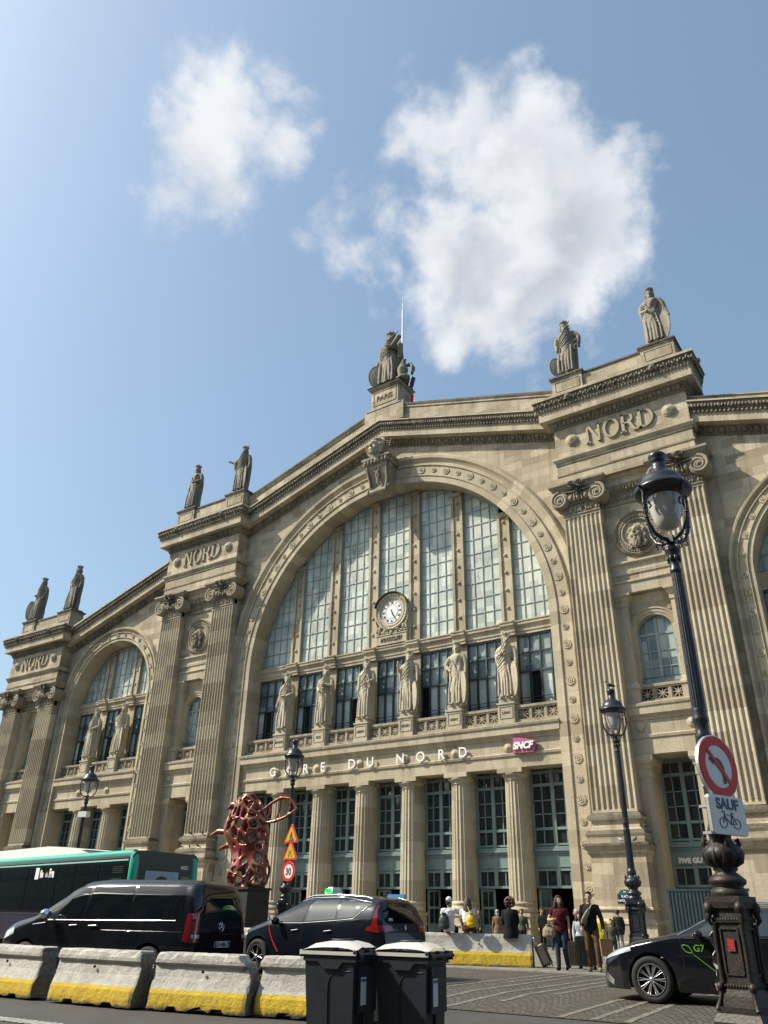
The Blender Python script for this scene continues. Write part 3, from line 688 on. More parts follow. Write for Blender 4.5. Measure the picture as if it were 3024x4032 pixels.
def pavilion(uc, hs, zm, pw, po, name_on=True, ends=(1, 1)):
    """attic block on two pilasters; zm maps heights of the tall pavilion; hs scales widths"""
    ft = zm(21.3); k = (zm(23.3)-zm(21.3))/2.0
    for s in (-1, 1):
        p = pedestal(uc+s*po, pw, ft=ft); capital(uc+s*po, pw, ft, p)
    hb = po+pw/2+.02  # half width of block
    wl = MB(); c0 = ft+1.95; zs_ = lambda z: zm(z)
    ya = 39.8
    # architrave and frieze block
    wl.box(uc-hb, uc+hb, ya, 41.6, c0, zm(29.25)); 
    # wall between the pilasters: upper panel, sides
    a, b = uc-po+pw/2-.02, uc+po-pw/2+.02
    tall = ft > 20
    wl.box(a, b, 40.62, 41.2, 16.75 if tall else 16.1, c0+.2)
    for s in (-1, 1): wl.box(uc+s*(hb-.06), uc+s*(po-pw/2+.05), 40.2, 41.1, ft+1.0, c0)
    pb(wl, 'attic_wall', M['wall'], station)
    co = MB(); H3 = (0, 0, 1)
    def ring(pr, mats, y=ya, h=hb, back=41.6):
        fr = [((uc-h, back, 0), (-1, 0, 0), H3), ((uc-h, y, 0), (-1, -1, 0), H3), ((uc+h, y, 0), (1, -1, 0), H3), ((uc+h, back, 0), (1, 0, 0), H3)]
        co.sweep(pr, fr, mats=mats, caps=False)
    z = zm
    ring([(0, z(23.92)), (.05, z(23.94)), (.07, z(24.04)), (.0, z(24.06))], [0, 0, 0])
    ring([(0, z(24.66)), (.05, z(24.68)), (.07, z(24.82)), (.13, z(24.9)), (.2, z(25.02)), (.2, z(25.12)), (0, z(25.2))], [1, 1, 0, 0, 0, 0])
    ring([(0, z(27.22)), (.06, z(27.22)), (.1, z(27.34)), (.26, z(27.64)), (.3, z(27.7)), (.66, z(27.72)), (.66, z(28.3)), (.72, z(28.34)), (.72, z(28.5)), (.78, z(28.54)), (.8, z(28.7)), (.9, z(29.02)), (.96, z(29.06)), (.96, z(29.22)), (.2, z(29.34)), (-.6, z(29.4))],
         [1, 1, 1, 1, 0, 0, 0, 1, 1, 2, 2, 2, 0, 2, 2])
    ch = hb
    for (x0, y0, x1, y1) in ((uc-ch, ya-.18, uc+ch, ya-.18),):
        eggs(co, (x0, y0, z(27.5)), (x1, y1, z(27.5)), int(2*ch/.5), .15, .15, .17*k, 1)
        beads(co, (x0-.7, ya-.77, z(28.42)), (x1+.7, ya-.77, z(28.42)), int(2*ch/.16), .07, 1)
        beads(co, (x0, ya-.08, z(27.27)), (x1, ya-.08, z(27.27)), int(2*ch/.19), .06, 1)
        leaves(co, (x0-.8, ya-.86, z(28.8)), (x1+.8, ya-.86, z(28.8)), int(2*ch/.13), .075, .07, .13, 1, .05)
    for s in (-1, 1):
        x = uc+s*(hb+.16); eg = int(1.2/.5)
        for i in range(3): co.ell((x, ya+.25+.5*i, z(27.5)), (.14, .15, .17*k), 6, 5, 1)
        for i in range(12): co.ell((uc+s*(hb+.86), ya-.8+.2*i, z(28.8)), (.07, .09, .14), 6, 4, 1)
        for xx in (2.6,): lion(co, uc+s*xx*hs, ya-.9, z(28.85), .17, 1)
        lion(co, uc+s*(hb+.95), ya-.1, z(28.85), .17, 1)
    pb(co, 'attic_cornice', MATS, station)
    # NORD
    if name_on:
        hgt = (zm(26.85)-zm(25.62)); x = uc-2.02*hs; sc = hgt*1.0
        widths = [wd for _, wd in NORD]; gap = (4.06*hs-sum(widths)*sc*.95)/3
        for mbl, wd in NORD:
            t = MB(); t.merge(mbl); t.v = [(p[0]*sc*.95+x, p[1]+ya, p[2]*sc+zm(25.62)) for p in t.v]; pb(t, 'letter', M['mould'], station, recalc=False); x += wd*sc*.95+gap
        for q in (-1, 1): dm = MB(); dm.lathe([(.4*hs, 0), (.4*hs, .06), (.32*hs, .08), (.3*hs, .16), (.02, .27), (0, .27)], (uc+q*2.92*hs, ya, zm(26.24)), 28, 0, 'y', smooth=False); pb(dm, 'boss', M['mould'], station)
    # parapet with statue pedestals
    pp = MB(); yp = 40.0
    pp.box(uc-po, uc+po, yp+.05, yp+.55, zm(29.3), zm(31.0), 0); pp.box(uc-po, uc+po, yp-.03, yp+.63, zm(31.0), zm(31.12), 2)
    peds = []
    for s in (-1, 1):
        u = uc+s*po; h = 1.0*hs
        pp.box(u-h, u+h, yp-.1, yp+1.3, zm(29.3), zm(31.05), 0); pp.box(u-h-.05, u+h+.05, yp-.15, yp+1.35, zm(31.05), zm(31.14), 0); pp.box(u-h-.13, u+h+.13, yp-.23, yp+1.43, zm(31.14), zm(31.26), 2); pp.box(u-h+.1, u+h-.1, yp, yp+1.2, zm(31.26), zm(31.46), 2)
        for q in (-1, 1): pp.box(u+q*(h-.2)-.025, u+q*(h-.2)+.025, yp-.13, yp-.1, zm(30.15), zm(30.85), 0)
        for zz in (30.15, 30.85): pp.box(u-h+.2, u+h-.2, yp-.13, yp-.1, zm(zz)-.025, zm(zz)+.025, 0)
        peds.append((u, zm(31.46)))
    pb(pp, 'attic_parapet', [M['wall'], M['carve'], M['dark']], station)
    # mouldings between pilasters
    bd = MB(); _n = [0]
    def strip2(_):
        for pr in ([(0, 17.2), (.06, 17.22), (.08, 17.4), (.02, 17.45), (.04, 17.7), (.1, 17.78), (.2, 17.85), (.2, 17.95), (0, 18.02)], [(-.6, 16.15), (.0, 16.15), (0, 16.72), (.08, 16.76), (.08, 16.85), (0, 16.9)]):
            q = MB(); q.sweep(pr, [((a, 40.62, 0), (0, -1, 0), H3), ((b, 40.62, 0), (0, -1, 0), H3)], caps=False); pb(q, 'string_course', M['mould'], station)
    def strip(pr, mats, y): bd.sweep(pr, [((a, y, 0), (0, -1, 0), H3), ((b, y, 0), (0, -1, 0), H3)], mats=mats, caps=False)
    strip([(0, ft+.2), (.08, ft+.22), (.1, ft+.35), (.05, ft+.4), (.05, ft+.95), (.12, ft+1.0), (.35, ft+1.35), (.4, ft+1.4), (.4, ft+1.7), (.55, ft+1.8), (.62, ft+1.95), (0, ft+1.95)], [1, 1, 1, 1, 1, 1, 0, 0, 0, 0, 0], 40.62)
    eggs(bd, (a, 40.35, ft+1.18), (b, 40.35, ft+1.18), int((b-a)/.36), .12, .12, .17, 1); leaves(bd, (a, 40.55, ft+.66), (b, 40.55, ft+.66), int((b-a)/.2), .1, .06, .2, 1)
    pb(bd, 'string_course', [M['mould'], M['carve']], station); bd = MB()
    if tall: strip2(17.2)
    if False: strip([(0, 17.2), (.06, 17.22), (.08, 17.4), (.02, 17.45), (.04, 17.7), (.1, 17.78), (.2, 17.85), (.2, 17.95), (0, 18.02)], [0]*8, 40.62)

    # window bay
    wb = MB(); W_ = (b-a)/2; yr = 41.15
    arch_wall(wb, uc, 1.0, 13.9, a, b, 11.0, lambda q: 16.2, yr, 20)
    ar = [((uc, yr, 11.1), (0, -1, 0), (1, 0, 0))]+[((uc, yr, 13.9), (0, -1, 0), (cos(pi*i/20), 0, sin(pi*i/20))) for i in range(21)]+[((uc, yr, 11.1), (0, -1, 0), (-1, 0, 0))]
    pb(wb, 'window_wall', M['wall'], station)
    sr = MB(); sr.sweep([(-.5, 1.0), (.03, 1.0), (.03, 1.12), (.07, 1.14), (.07, 1.28), (.12, 1.32), (.12, 1.4), (0, 1.42)], ar, caps=False)
    for q in (-1, 1): rosette(sr, (uc+q*1.0*.98, yr, 15.2), .17, 0, .06)
    pb(sr, 'window_surround', M['arch'], station)
    for s in (-1, 1):
        ip = MB(); x0, x1 = (a, a+.62) if s < 0 else (b-.62, b)
        ip.box(x0, x1, 40.72, 41.3, 10.05, 15.45)
        pr = [(0, 15.42), (.05, 15.44), (.05, 15.7), (.1, 15.76), (.14, 15.9), (.26, 16.0), (.26, 16.12), (0, 16.2)]
        xe = x1 if s < 0 else x0; xo = a if s < 0 else b
        fr = [((xo, 40.72, 0), (0, -1, 0), H3), ((xe, 40.72, 0), (-s, -1, 0), H3), ((xe, yr, 0), (-s, 0, 0), H3)]
        ip.sweep(pr, fr, caps=False)
        ip.sweep([(0, 11.3), (.06, 11.26), (.1, 11.14), (.16, 11.0), (.16, 10.9), (.1, 10.85), (.1, 10.1)], fr, caps=False); pb(ip, 'impost', M['mould'], station)
    ip = MB(); ip.sweep([(0, 15.6), (.05, 15.76), (.12, 15.9), (.22, 16.0), (.22, 16.12), (0, 16.2)], [((a, yr, 0), (0, -1, 0), H3), ((b, yr, 0), (0, -1, 0), H3)], caps=False)
    pb(ip, 'impost_band', M['mould'], station)
    fr = MB(); yy = yr+.3
    for c, h in ((-.95, .07), (.95, .07), (0, .07)): fr.box(uc+c-h, uc+c+h, yy-.06, yy+.05, 11.2, 13.9 if c else 14.85)
    for z_, h in ((13.9, .07), (12.95, .025), (12.1, .025), (11.27, .07)): fr.box(uc-1, uc+1, yy-.05, yy+.04, z_-h, z_+h)
    for c in (-.48, .48): fr.box(uc+c-.025, uc+c+.025, yy-.04, yy+.03, 11.2, 14.75)
    for i in range(16):
        t0, t1 = pi*i/16, pi*(i+1)/16
        fr.add([(uc+cos(t)*r, yy-.06, 13.9+sin(t)*r) for t in (t0, t1) for r in (.9, 1.02)], [(0, 1, 3, 2)])
    W2 = pb(fr, 'window', M['bar'], station)
    g = MB(); arc = [(uc+1.02, 11.1), (uc+1.02, 13.9)]+[(uc+1.02*cos(pi*i/14), 13.9+1.02*sin(pi*i/14)) for i in range(1, 14)]+[(uc-1.02, 13.9), (uc-1.02, 11.1)]
    g.add([(x, yy, z_) for x, z_ in arc], [list(range(len(arc)))]); pb(g, 'pane', M['frost_dark'], W2)
    rl = MB(); rl.box(uc-1, uc+1, yr+.1, yr+.13, 11.5, 11.54); pb(rl, 'guard_rail', M['ironbar'], W2)
    # balcony, frieze, door opening
    e = MB(); zo = .16
    pr = [(d*.8, z_+zo) for d, z_ in BAL[1:16]]; e.sweep([(0, 7.6)]+pr+[(-.8, 7.6)], [((a, 40.62, 0), (0, -1, 0), H3), ((b, 40.62, 0), (0, -1, 0), H3)], mats=[0]*13+[1, 0, 0], caps=False)
    e.box(a, b, 40.64, 42.2, 7.6, 8.3)
    for q in (-1, 1): e.lathe([(.24, 0), (.24, .04), (.18, .06), (0, .14)], (uc+q*1.28, 40.62, 8.95), 18, 0, 'y')
    for s in (-1, 1):
        x0, x1 = (a, uc-1.08) if s < 0 else (uc+1.08, b)
        e.box(x0, x1, 40.72, 42.4, -1.2, 7.6)
        xe = x1 if s < 0 else x0; xo = x0 if s < 0 else x1
        fr = [((xo, 40.72, 0), (0, -1, 0), H3), ((xe, 40.72, 0), (-s, -1, 0), H3), ((xe, 42.2, 0), (-s, 0, 0), H3)]
        e.sweep([(0, 6.5), (.03, 6.52), (.03, 6.9), (.07, 6.96), (.07, 7.1), (.16, 7.2), (.2, 7.32), (.2, 7.58)], fr, caps=False)
        e.sweep([(0, .3), (.06, .24), (.1, .1), (.1, -.6), (.16, -.65), (.16, -1.2)], fr, caps=False)
    pb(e, 'entablature', [M['mould'], M['carve']], station)
    bl = MB(); balustrade(bl, a+.6, b-.6, 41.0); bl.v = [(p[0], p[1], p[2]+.1) for p in bl.v]; pb(bl, 'balustrade', M['carve'], station)
    teal_window(uc-1.08, uc+1.08)
    return peds
zM = lambda z: z
zL = lambda z: 16.05+(z-21.3)*.887
PED = []
PED.append(pavilion(17.35, 1.0, zM, 2.2, 2.87))
PED.append(pavilion(-17.35, 1.0, zM, 2.2, 2.87))
PED.append(pavilion(-37.75, .94, zL, 2.05, 2.72))
# ---- clock
ck = MB()
ring = []
for r, d in ((.88, .05), (.9, .12), (1.0, .17), (1.05, .13), (1.16, .14), (1.22, .2), (1.28, .21), (1.32, .12), (1.32, -.3)): ring.append((r, d))
ck.lathe(ring, (0, 41.9, 18.62), 48, 0, 'y')
for i in range(36): a = 2*pi*i/36; ck.ell((cos(a)*1.13, 41.64, 18.62+sin(a)*1.13), (.045, .06, .045), 6, 4, 0)
ck.prism([(-1.25, 16.35), (1.25, 16.35), (1.25, 17.3), (1.35, 17.9), (1.38, 18.62), (-1.38, 18.62), (-1.35, 17.9), (-1.25, 17.3)], 41.86, 42.3)
for s in (-1, 1):
    for (x, z, r) in ((1.2, 18.2, .13), (1.08, 17.25, .16), (.7, 17.18, .12), (.35, 17.12, .12)):
        ck.tube([(s*(x+cos(t)*r*(1-t/9)), 41.8, z+sin(t)*r*(1-t/9)) for t in [k*.7 for k in range(10)]], .05, 5)
    ck.tube([(s*1.25, 41.8, 18.5), (s*1.3, 41.8, 18.0), (s*1.12, 41.8, 17.6), (s*1.2, 41.8, 17.35)], .08, 6)
    ck.ell((s*.95, 41.8, 17.5), (.12, .1, .2)); ck.ell((s*.5, 41.8, 17.35), (.16, .1, .1))
ck.ell((0, 41.8, 17.15), (.14, .12, .18))
ck.box(-1.2, 1.2, 41.78, 41.9, 16.42, 17.0); ck.box(-1.24, 1.24, 41.74, 41.9, 17.0, 17.06); ck.box(-1.24, 1.24, 41.74, 41.9, 16.36, 16.42)
clock = pb(ck, 'clock', M['statue'], station)
ch_ = MB(); ch_.sweep([(0, 1.33), (.3, 1.35), (.3, 1.4), (0, 1.4)], [((0, 41.85, 18.62), (0, -1, 0), (cos(a), 0, sin(a))) for a in [radians(18)+radians(144)*i/20 for i in range(21)]])
pb(ch_, 'hood', M['dark'], clock)
t = text_mb('MDCCCLXIV', .36, .05, bold=.006, sx=.82); t.v = [(p[0], p[1]+41.76, p[2]+16.58) for p in t.v]; pb(t, 'inscription', M['dark'], clock, recalc=False)
fc = MB(); fc.lathe([(.87, 0), (.87, .04), (0, .05)], (0, 41.86, 18.62), 48, 0, 'y', smooth=False); CF = pb(fc, 'clock_face', M['white'], clock)
nm = MB()
rom = ['XII', 'I', 'II', 'III', 'IIII', 'V', 'VI', 'VII', 'VIII', 'IX', 'X', 'XI']
for i, s_ in enumerate(rom):
    a = 2*pi*i/12; tt = text_mb(s_, .2, .01, bold=.006, sx=.9); cz = .07
    tt.v = [(p[0], p[1], p[2]-cz) for p in tt.v]; tt.xf(Matrix.Rotation(a, 4, 'Y')); nm.merge(tt, (sin(a)*.66, 41.8, 18.62+cos(a)*.66))
for r in (.82, .5): nm.sweep([(0, r), (.012, r), (.012, r-.014), (0, r-.014)], [((0, 41.812, 18.62), (0, -1, 0), (cos(a), 0, sin(a))) for a in [2*pi*k/48 for k in range(49)]], caps=False)
for i in range(60): a = 2*pi*i/60; b = MB().box(-.006, .006, -.005, .005, .77, .81); b.xf(Matrix.Rotation(a, 4, 'Y')); nm.merge(b, (0, 41.805, 18.62))
pb(nm, 'numerals', M['black'], CF, recalc=False)
def hand(a, L, w):
    h = MB(); h.prism([(-w*.6, -.18), (w*.6, -.18), (w, L*.55), (0, L), (-w, L*.55)], -.01, .01); h.xf(Matrix.Rotation(radians(a), 4, 'Y')); h.v = [(p[0], p[1]+41.79, p[2]+18.62) for p in h.v]
    pb(h, 'clock_hand', M['black'], clock)
hand(160, .42, .035); hand(152, .74, .025)

# ---- sculpted heads
def head_mb(beard=False, hair=True, s=1.0, lop=0):
    """head facing -y, chin at z=0, about 1 high"""
    mb = MB()
    mb.ell((0, 0, .52), (.30, .38, .42), 18, 12); mb.ell((0, -.12, .26), (.22, .26, .24), 14, 9); mb.ell((0, .1, .6), (.33, .36, .36), 14, 9)
    mb.tube([(0, -.36, .60), (0, -.46, .44), (0, -.44, .39)], [.04, .065, .05], 8)
    mb.ell((0, -.375, .27), (.10, .05, .028)); mb.ell((0, -.365, .225), (.085, .05, .03)); mb.ell((0, -.33, .10), (.10, .09, .08))
    for q in (-1, 1):
        mb.ell((q*.13, -.33, .545), (.065, .04, .03)); mb.tube([(q*.04, -.39, .62), (q*.14, -.375, .645), (q*.24, -.29, .61)], .028, 6); mb.ell((q*.17, -.26, .36), (.1, .1, .1)); mb.ell((q*.33, .02, .46), (.04, .07, .11))
    mb.tube([(0, .08, .3), (0, .12, -.25)], [.2, .22], 12)
    rnd = random.Random(3+lop)
    if hair:
        for i in range(70):
            a = rnd.uniform(-.3, pi+.3); e = rnd.uniform(-.2, 1.4)
            x, y, z = cos(a)*cos(e)*.36, sin(a)*cos(e)*.40+.02, .6+sin(e)*.38
            if y < -.18 and z < .85: continue
            mb.ell((x, y, z), (.07, .07, .07), 6, 4)
        for q in (-1, 1):
            for k in range(4): mb.ell((q*(.32-.02*k), .05, .55-.12*k), (.08, .1, .09), 6, 4)
    if beard:
        for i in range(60):
            x = rnd.uniform(-.26, .26); z = rnd.uniform(-.32, .22); 
            if abs(x) > .26-.5*max(0, -z): continue
            y = -.36+abs(x)*.55+max(0, -z)*.25
            if z > .12 and abs(x) < .13: continue
            mb.ell((x, y, z), (.06, .07, .09), 6, 4)
        for q in (-1, 1): mb.tube([(0, -.41, .33), (q*.12, -.39, .3), (q*.2, -.33, .2)], [.04, .045, .03], 6)
        for q in (-1, 1):
            for k in range(9): mb.ell((q*(.36+.06*sin(k*2)), -.02, .75-.12*k), (.1, .12, .1), 6, 4)
    return mb
HEAD_B = fuse(head_mb(True), .022, 1); HEAD_N = fuse(head_mb(False), .022, 1)
HEAD_B.materials.append(M['carve']); HEAD_N.materials.append(M['statue'])
def medallion(u, z, R):
    mb = MB(); pr = [(R, -.1), (R, .12), (R*.95, .2), (R*.9, .18), (R*.86, .1), (R*.84, .1), (R*.70, .06), (R*.66, .12), (R*.60, .14), (R*.57, .05), (R*.55, -.05), (0, -.08)]
    mb.lathe(pr, (u, 40.62, z), 64, 0, 'y')
    for i in range(48): a = 2*pi*i/48; b = MB().box(-.045, .045, -.05, .05, R*.71, R*.83); b.xf(Matrix.Rotation(a, 4, 'Y')); mb.merge(b, (u, 40.52, z))
    for i in range(60): a = 2*pi*i/60; mb.ell((u+cos(a)*R*.92, 40.42, z+sin(a)*R*.92), (.045, .05, .045), 6, 4)
    o = pb(mb, 'medallion', M['carve'], station)
    h = place(HEAD_B, 'bearded_head', M['carve'], o, loc=(XC+u-wloc(station).x+(0), 40.42-40.85, z-.62+CAMZ-wloc(station).z)); h.scale = (1.12, .95, 1.12); h.rotation_euler = (0, 0, radians(-12))
for s in (-1, 1): medallion(s*17.35, 19.55, 1.38)
# keystone: console with a helmeted head in a wreath
ks = MB()
pf = [(-.2, 29.95), (-1.15, 29.9), (-1.3, 29.6), (-1.15, 29.1), (-.95, 28.5), (-.8, 28.0), (-.9, 27.6), (-.85, 27.3), (-.55, 27.15), (-.2, 27.3)]
W2 = [.95, .95, .95, .9, .85, .8, .78, .75, .7, .7]
vs = [(-w_k, YW+d, z) for (d, z), w_k in zip(pf, W2)]+[(w_k, YW+d, z) for (d, z), w_k in zip(pf, W2)]; n = len(pf)
ks.add(vs, [list(range(n)), list(range(2*n-1, n-1, -1))]+[(i, i+1, n+i+1, n+i) for i in range(n-1)])
for s in (-1, 1):
    spiral(ks, s*.8, YW-1.15, 29.35, .3, s, .3, 0); ks.tube([(s*.8, YW-1.3, 29.7), (s*.82, YW-1.2, 29.1), (s*.72, YW-.95, 28.2), (s*.66, YW-1.0, 27.7)], .1, 6)
ks.tube([(-.75, YW-.95, 27.45), (.75, YW-.95, 27.45)], .24, 12); ks.tube([(-.8, YW-.95, 27.45), (-.7, YW-.95, 27.45)], .3, 12); ks.tube([(.7, YW-.95, 27.45), (.8, YW-.95, 27.45)], .3, 12)
ks.box(-1.2, 1.2, YW-1.5, YW, 29.95, 30.12); ks.box(-1.1, 1.1, YW-1.4, YW, 29.6, 29.95)
for i in range(7): ks.ell((-.9+.3*i, YW-1.45, 29.76), (.12, .08, .17), 6, 5)
ks.tube([(0, YW-1.2, 29.4), (0, YW-1.05, 28.0)], .05, 6)
for q in (-1, 1): ks.tube([(q*.22*sin(k*1.1)*(1-k*.07), YW-1.25+.03*k, 29.35-.15*k) for k in range(9)], .055, 6)
for q in (-1, 1): ks.ell((q*.28, YW-1.22, 29.35), (.22, .08, .09))
ks.v = [(p[0], p[1], p[2]-.45) for p in ks.v]
KS = pb(ks, 'keystone_console', M['carve'], station)
hd = place(HEAD_N, 'helmeted_head', M['statue'], KS, loc=(0, -1.2, 29.72+CAMZ-wloc(station).z)); hd.scale = (1.5, 1.4, 1.5); hd.location.y -= .15; hd.rotation_euler = (0, 0, radians(-14))
wr = MB()
for s in (-1, 1):
    base = [(s*(.35+.65*sin(t*1.25)), YW-1.05, 30.15+1.45*(1-cos(t*1.35))/1.2) for t in [k/9 for k in range(10)]]
    wr.tube(base, .04, 5)
    for k, b_ in enumerate(base):
        for q in (-1, 1): wr.ell((b_[0]+q*.12, b_[1]-.04, b_[2]+.1), (.05, .05, .16), 6, 4, 0, Matrix.Rotation(q*.7-s*.4, 3, 'Y'))
wr.ell((-.0, YW-1.25, 31.3), (.48, .5, .24)); wr.ell((.42, YW-1.1, 31.4), (.2, .1, .34), 8, 6, 0, Matrix.Rotation(-.7, 3, 'Y')); wr.ell((-.42, YW-1.2, 31.35), (.14, .1, .2))
wr.v = [(p[0], p[1], p[2]-.3) for p in wr.v]
pb(wr, 'wreath_and_helmet', M['carve'], KS)
# apex pedestal
ap = MB()
ap.box(-1.75, 1.75, 40.35, 42.2, 33.0, 34.55); ap.frustum(-1.6, 1.6, 40.3, 42.3, 34.5, -1.35, 1.35, 40.5, 42.2, 34.72)
ap.box(-1.22, 1.22, 40.42, 42.2, 34.6, 36.35); ap.box(-1.3, 1.3, 40.34, 42.3, 36.35, 36.45); ap.box(-1.42, 1.42, 40.22, 42.4, 36.45, 36.6); ap.frustum(-1.5, 1.5, 40.14, 42.5, 36.6, -1.25, 1.25, 40.4, 42.2, 36.8, 1)
for q in (-1, 1): ap.box(q*1.02-.03, q*1.02+.03, 40.38, 40.42, 34.95, 36.15)
for z in (34.95, 36.15): ap.box(-1.05, 1.05, 40.38, 40.42, z-.03, z+.03)
AP = pb(ap, 'apex_pedestal', [M['wall'], M['dark']], station)
t = text_mb('PARIS', .62, .05, bold=.004, sx=.95); t.v = [(p[0], p[1]+40.41, p[2]+35.3) for p in t.v]; pb(t, 'inscription', M['dark'], AP, recalc=False)

# ================================================================== STATUES
def statue_mesh(seed=0, lean=.02, turn=.3, larm='down', rarm='down', prop=None, shield=None, wrap=1, eagle=False):
    """draped crowned woman, height 1, facing -y; l = viewer's left"""
    rnd = random.Random(seed); mb = MB(); n = 56
    prof = [(0, .125, .10), (.03, .135, .108), (.10, .130, .105), (.2, .127, .105), (.32, .122, .102), (.42, .120, .100), (.50, .118, .096), (.56, .108, .085), (.61, .096, .076), (.66, .098, .08), (.71, .112, .088), (.755, .120, .085), (.785, .112, .07), (.81, .07, .05), (.825, .04, .04)]
    cx = lambda z: lean*sin(z*pi*1.25); vs = []; k1, k2 = rnd.choice((9, 10, 11)), rnd.choice((6, 7))
    ph = rnd.uniform(0, 6)
    for z, a, b in prof:
        for i in range(n):
            t = 2*pi*i/n
            amp = .15*max(0, 1-z/.6)+.02
            f = 1+amp*(abs(sin(k1*t*.5+ph))*1.2-.6)*(1 if z < .42 else .5)+.05*sin(k2*t+z*26*wrap+ph)*(1 if .3 < z < .8 else .3)
            if sin(t) < 0 and .12 < z < .5: f *= 1+.10*math.exp(-((cos(t)+.35*(1 if lean > 0 else -1))/.35)**2)*sin((z-.1)/.42*pi)
            vs.append((cx(z)+a*f*cos(t), b*f*sin(t), z))
    m = len(prof); mb.add(vs, [(i*n+j, i*n+(j+1) % n, (i+1)*n+(j+1) % n, (i+1)*n+j) for i in range(m-1) for j in range(n)]+[list(range(n))[::-1], [(m-1)*n+i for i in range(n)]])
    c0 = cx(.8)
    # mantle folds crossing the body
    for k in range(7):
        z0 = .36+.05*k+rnd.uniform(-.01, .01); z1 = z0+(.20+.02*k)*wrap
        mb.tube([(cx(z0)-.115, -.02, z0), (cx(z0)-.06, -.088, z0+.03), (cx(z0)+.03, -.094, (z0+z1)/2), (cx(z1)+.105, -.03, z1)], [.008, .014, .013, .008], 6)
    for q in (-1, 1):
        zz = .12 if q*wrap > 0 else .3
        mb.tube([(c0+q*.105, .03, .74), (c0+q*.122, .035, .55), (c0+q*.122, .03, .35), (c0+q*.118, .03, zz)], [.03, .032, .03, .022], 8, flat=1.5)
    for k in range(5):
        x = -.08+.04*k+rnd.uniform(-.01, .01); mb.tube([(cx(.5)+x, -.085, .5), (x*1.15, -.105, .25), (x*1.2, -.112, .03)], [.008, .016, .019], 6)
    for q in (-1, 1): mb.ell((q*.05, -.125, .012), (.03, .05, .018))
    # arms
    def arm(q, pose):
        sh = Vector((c0+q*.108, .0, .765))
        P = {'down': [(.145, .0, .62), (.13, -.05, .50)], 'chest': [(.15, -.02, .64), (.04, -.12, .66)], 'waist': [(.155, -.01, .63), (.06, -.115, .56)], 'out': [(.17, -.06, .66), (.265, -.10, .70)], 'hip': [(.2, .01, .65), (.12, -.03, .56)],
             'rest': [(.155, .0, .62), (.165, -.04, .50)], 'staff': [(.165, -.02, .65), (.165, -.09, .74)], 'low': [(.16, .01, .6), (.2, -.02, .46)]}[pose]
        e = Vector((c0+q*P[0][0], P[0][1], P[0][2])); h = Vector((c0+q*P[1][0], P[1][1], P[1][2]))
        mb.tube([sh, (sh+e)/2+Vector((q*.01, 0, .005)), e], [.040, .038, .033], 10); mb.tube([e, (e+h)/2, h], [.031, .026, .017], 10)
        d = (h-e).normalized(); mb.ell(h+d*.02, (.02, .018, .026)); 
        for f in range(4): o = Vector((0, -.008+.004*f, .014-.009*f)); mb.tube([h+d*.02+o, h+d*.042+o], [.007, .005], 5)
        mb.tube([e+Vector((0, 0, .0)), e+Vector((-q*.01, .0, -.08)), e+Vector((-q*.015, .01, -.17))], [.03, .028, .015], 8, flat=1.3)
        return h
    hl = arm(-1, larm); hr = arm(1, rarm)
    # neck and head
    R_ = Matrix.Rotation(turn, 4, 'Z'); hm = MB()
    hm.tube([(0, .004, -.035), (0, 0, .02)], [.036, .027], 10)
    hm.ell((0, -.004, .052), (.036, .043, .05), 16, 10); hm.ell((0, -.018, .025), (.027, .032, .03)); hm.tube([(0, -.044, .066), (0, -.056, .046), (0, -.052, .04)], [.004, .008, .006], 6)
    hm.ell((0, -.045, .026), (.012, .006, .004)); hm.ell((0, -.04, .008), (.012, .012, .01))
    for q in (-1, 1): hm.ell((q*.015, -.040, .060), (.008, .005, .004)); hm.tube([(q*.005, -.047, .07), (q*.028, -.036, .07)], .0035, 5)
    hm.ell((0, .012, .06), (.043, .046, .05)); hm.ell((0, .045, .035), (.028, .026, .03))
    for q in (-1, 1): hm.tube([(q*.036, -.012, .085), (q*.043, .0, .06), (q*.04, .015, .03), (q*.035, .02, .0)], [.012, .013, .013, .01], 6)
    # mural crown
    hm.lathe([(.034, .082), (.041, .086), (.038, .1), (.045, .115), (.052, .122), (.052, .13), (.03, .13)], (0, 0, 0), 24)
    for i in range(8): a = 2*pi*i/8; hm.box(cos(a)*.043-.009, cos(a)*.043+.009, sin(a)*.043-.009, sin(a)*.043+.009, .125, .145)
    hm.xf(Matrix.Scale(1.24, 4)); hm.xf(R_); mb.merge(hm, (c0, -.006, .822))
    if shield:
        q, top = shield; ht = top*.5; 
        s_ = MB(); s_.ell((0, 0, 0), (.098, .018, top*.54), 24, 14)
        s_.tube([(cos(k*pi/16)*.092, -.004, sin(k*pi/16)*top*.52) for k in range(32)], .009, 6, closed=True)
        s_.xf(Matrix.Rotation(q*-.55, 4, 'Z')); mb.merge(s_, (c0*0+q*.15, -.10, ht+.025))
    if prop == 'staff': mb.tube([hl+Vector((0, -.01, .07)), hl+Vector((.0, -.005, -.3)), (-.165, -.08, 0)], .010, 6); mb.ell(hl+Vector((0, -.01, .075)), (.014, .014, .018))
    if prop == 'sword': mb.tube([(.03, -.14, .60), (.05, -.14, .3), (.06, -.13, .03)], [.012, .012, .008], 6); mb.box(-.005, .065, -.15, -.13, .585, .6); mb.ell((.025, -.14, .65), (.03, .02, .04))
    if prop == 'caduceus':
        mb.tube([(.13, -.1, .45), (.10, -.12, .72)], .008, 6)
        for s in (-1, 1): mb.tube([(.13-.03*t/8+s*.026*sin(t*.9), -.11-.002*t, .47+.027*t) for t in range(9)], .008, 6)
    if prop == 'tray': mb.ell((.03, -.14, .56), (.055, .04, .02)); mb.tube([(.06, -.12, .54), (.07, -.12, .25), (.06, -.12, .02)], [.02, .014, .012], 7)
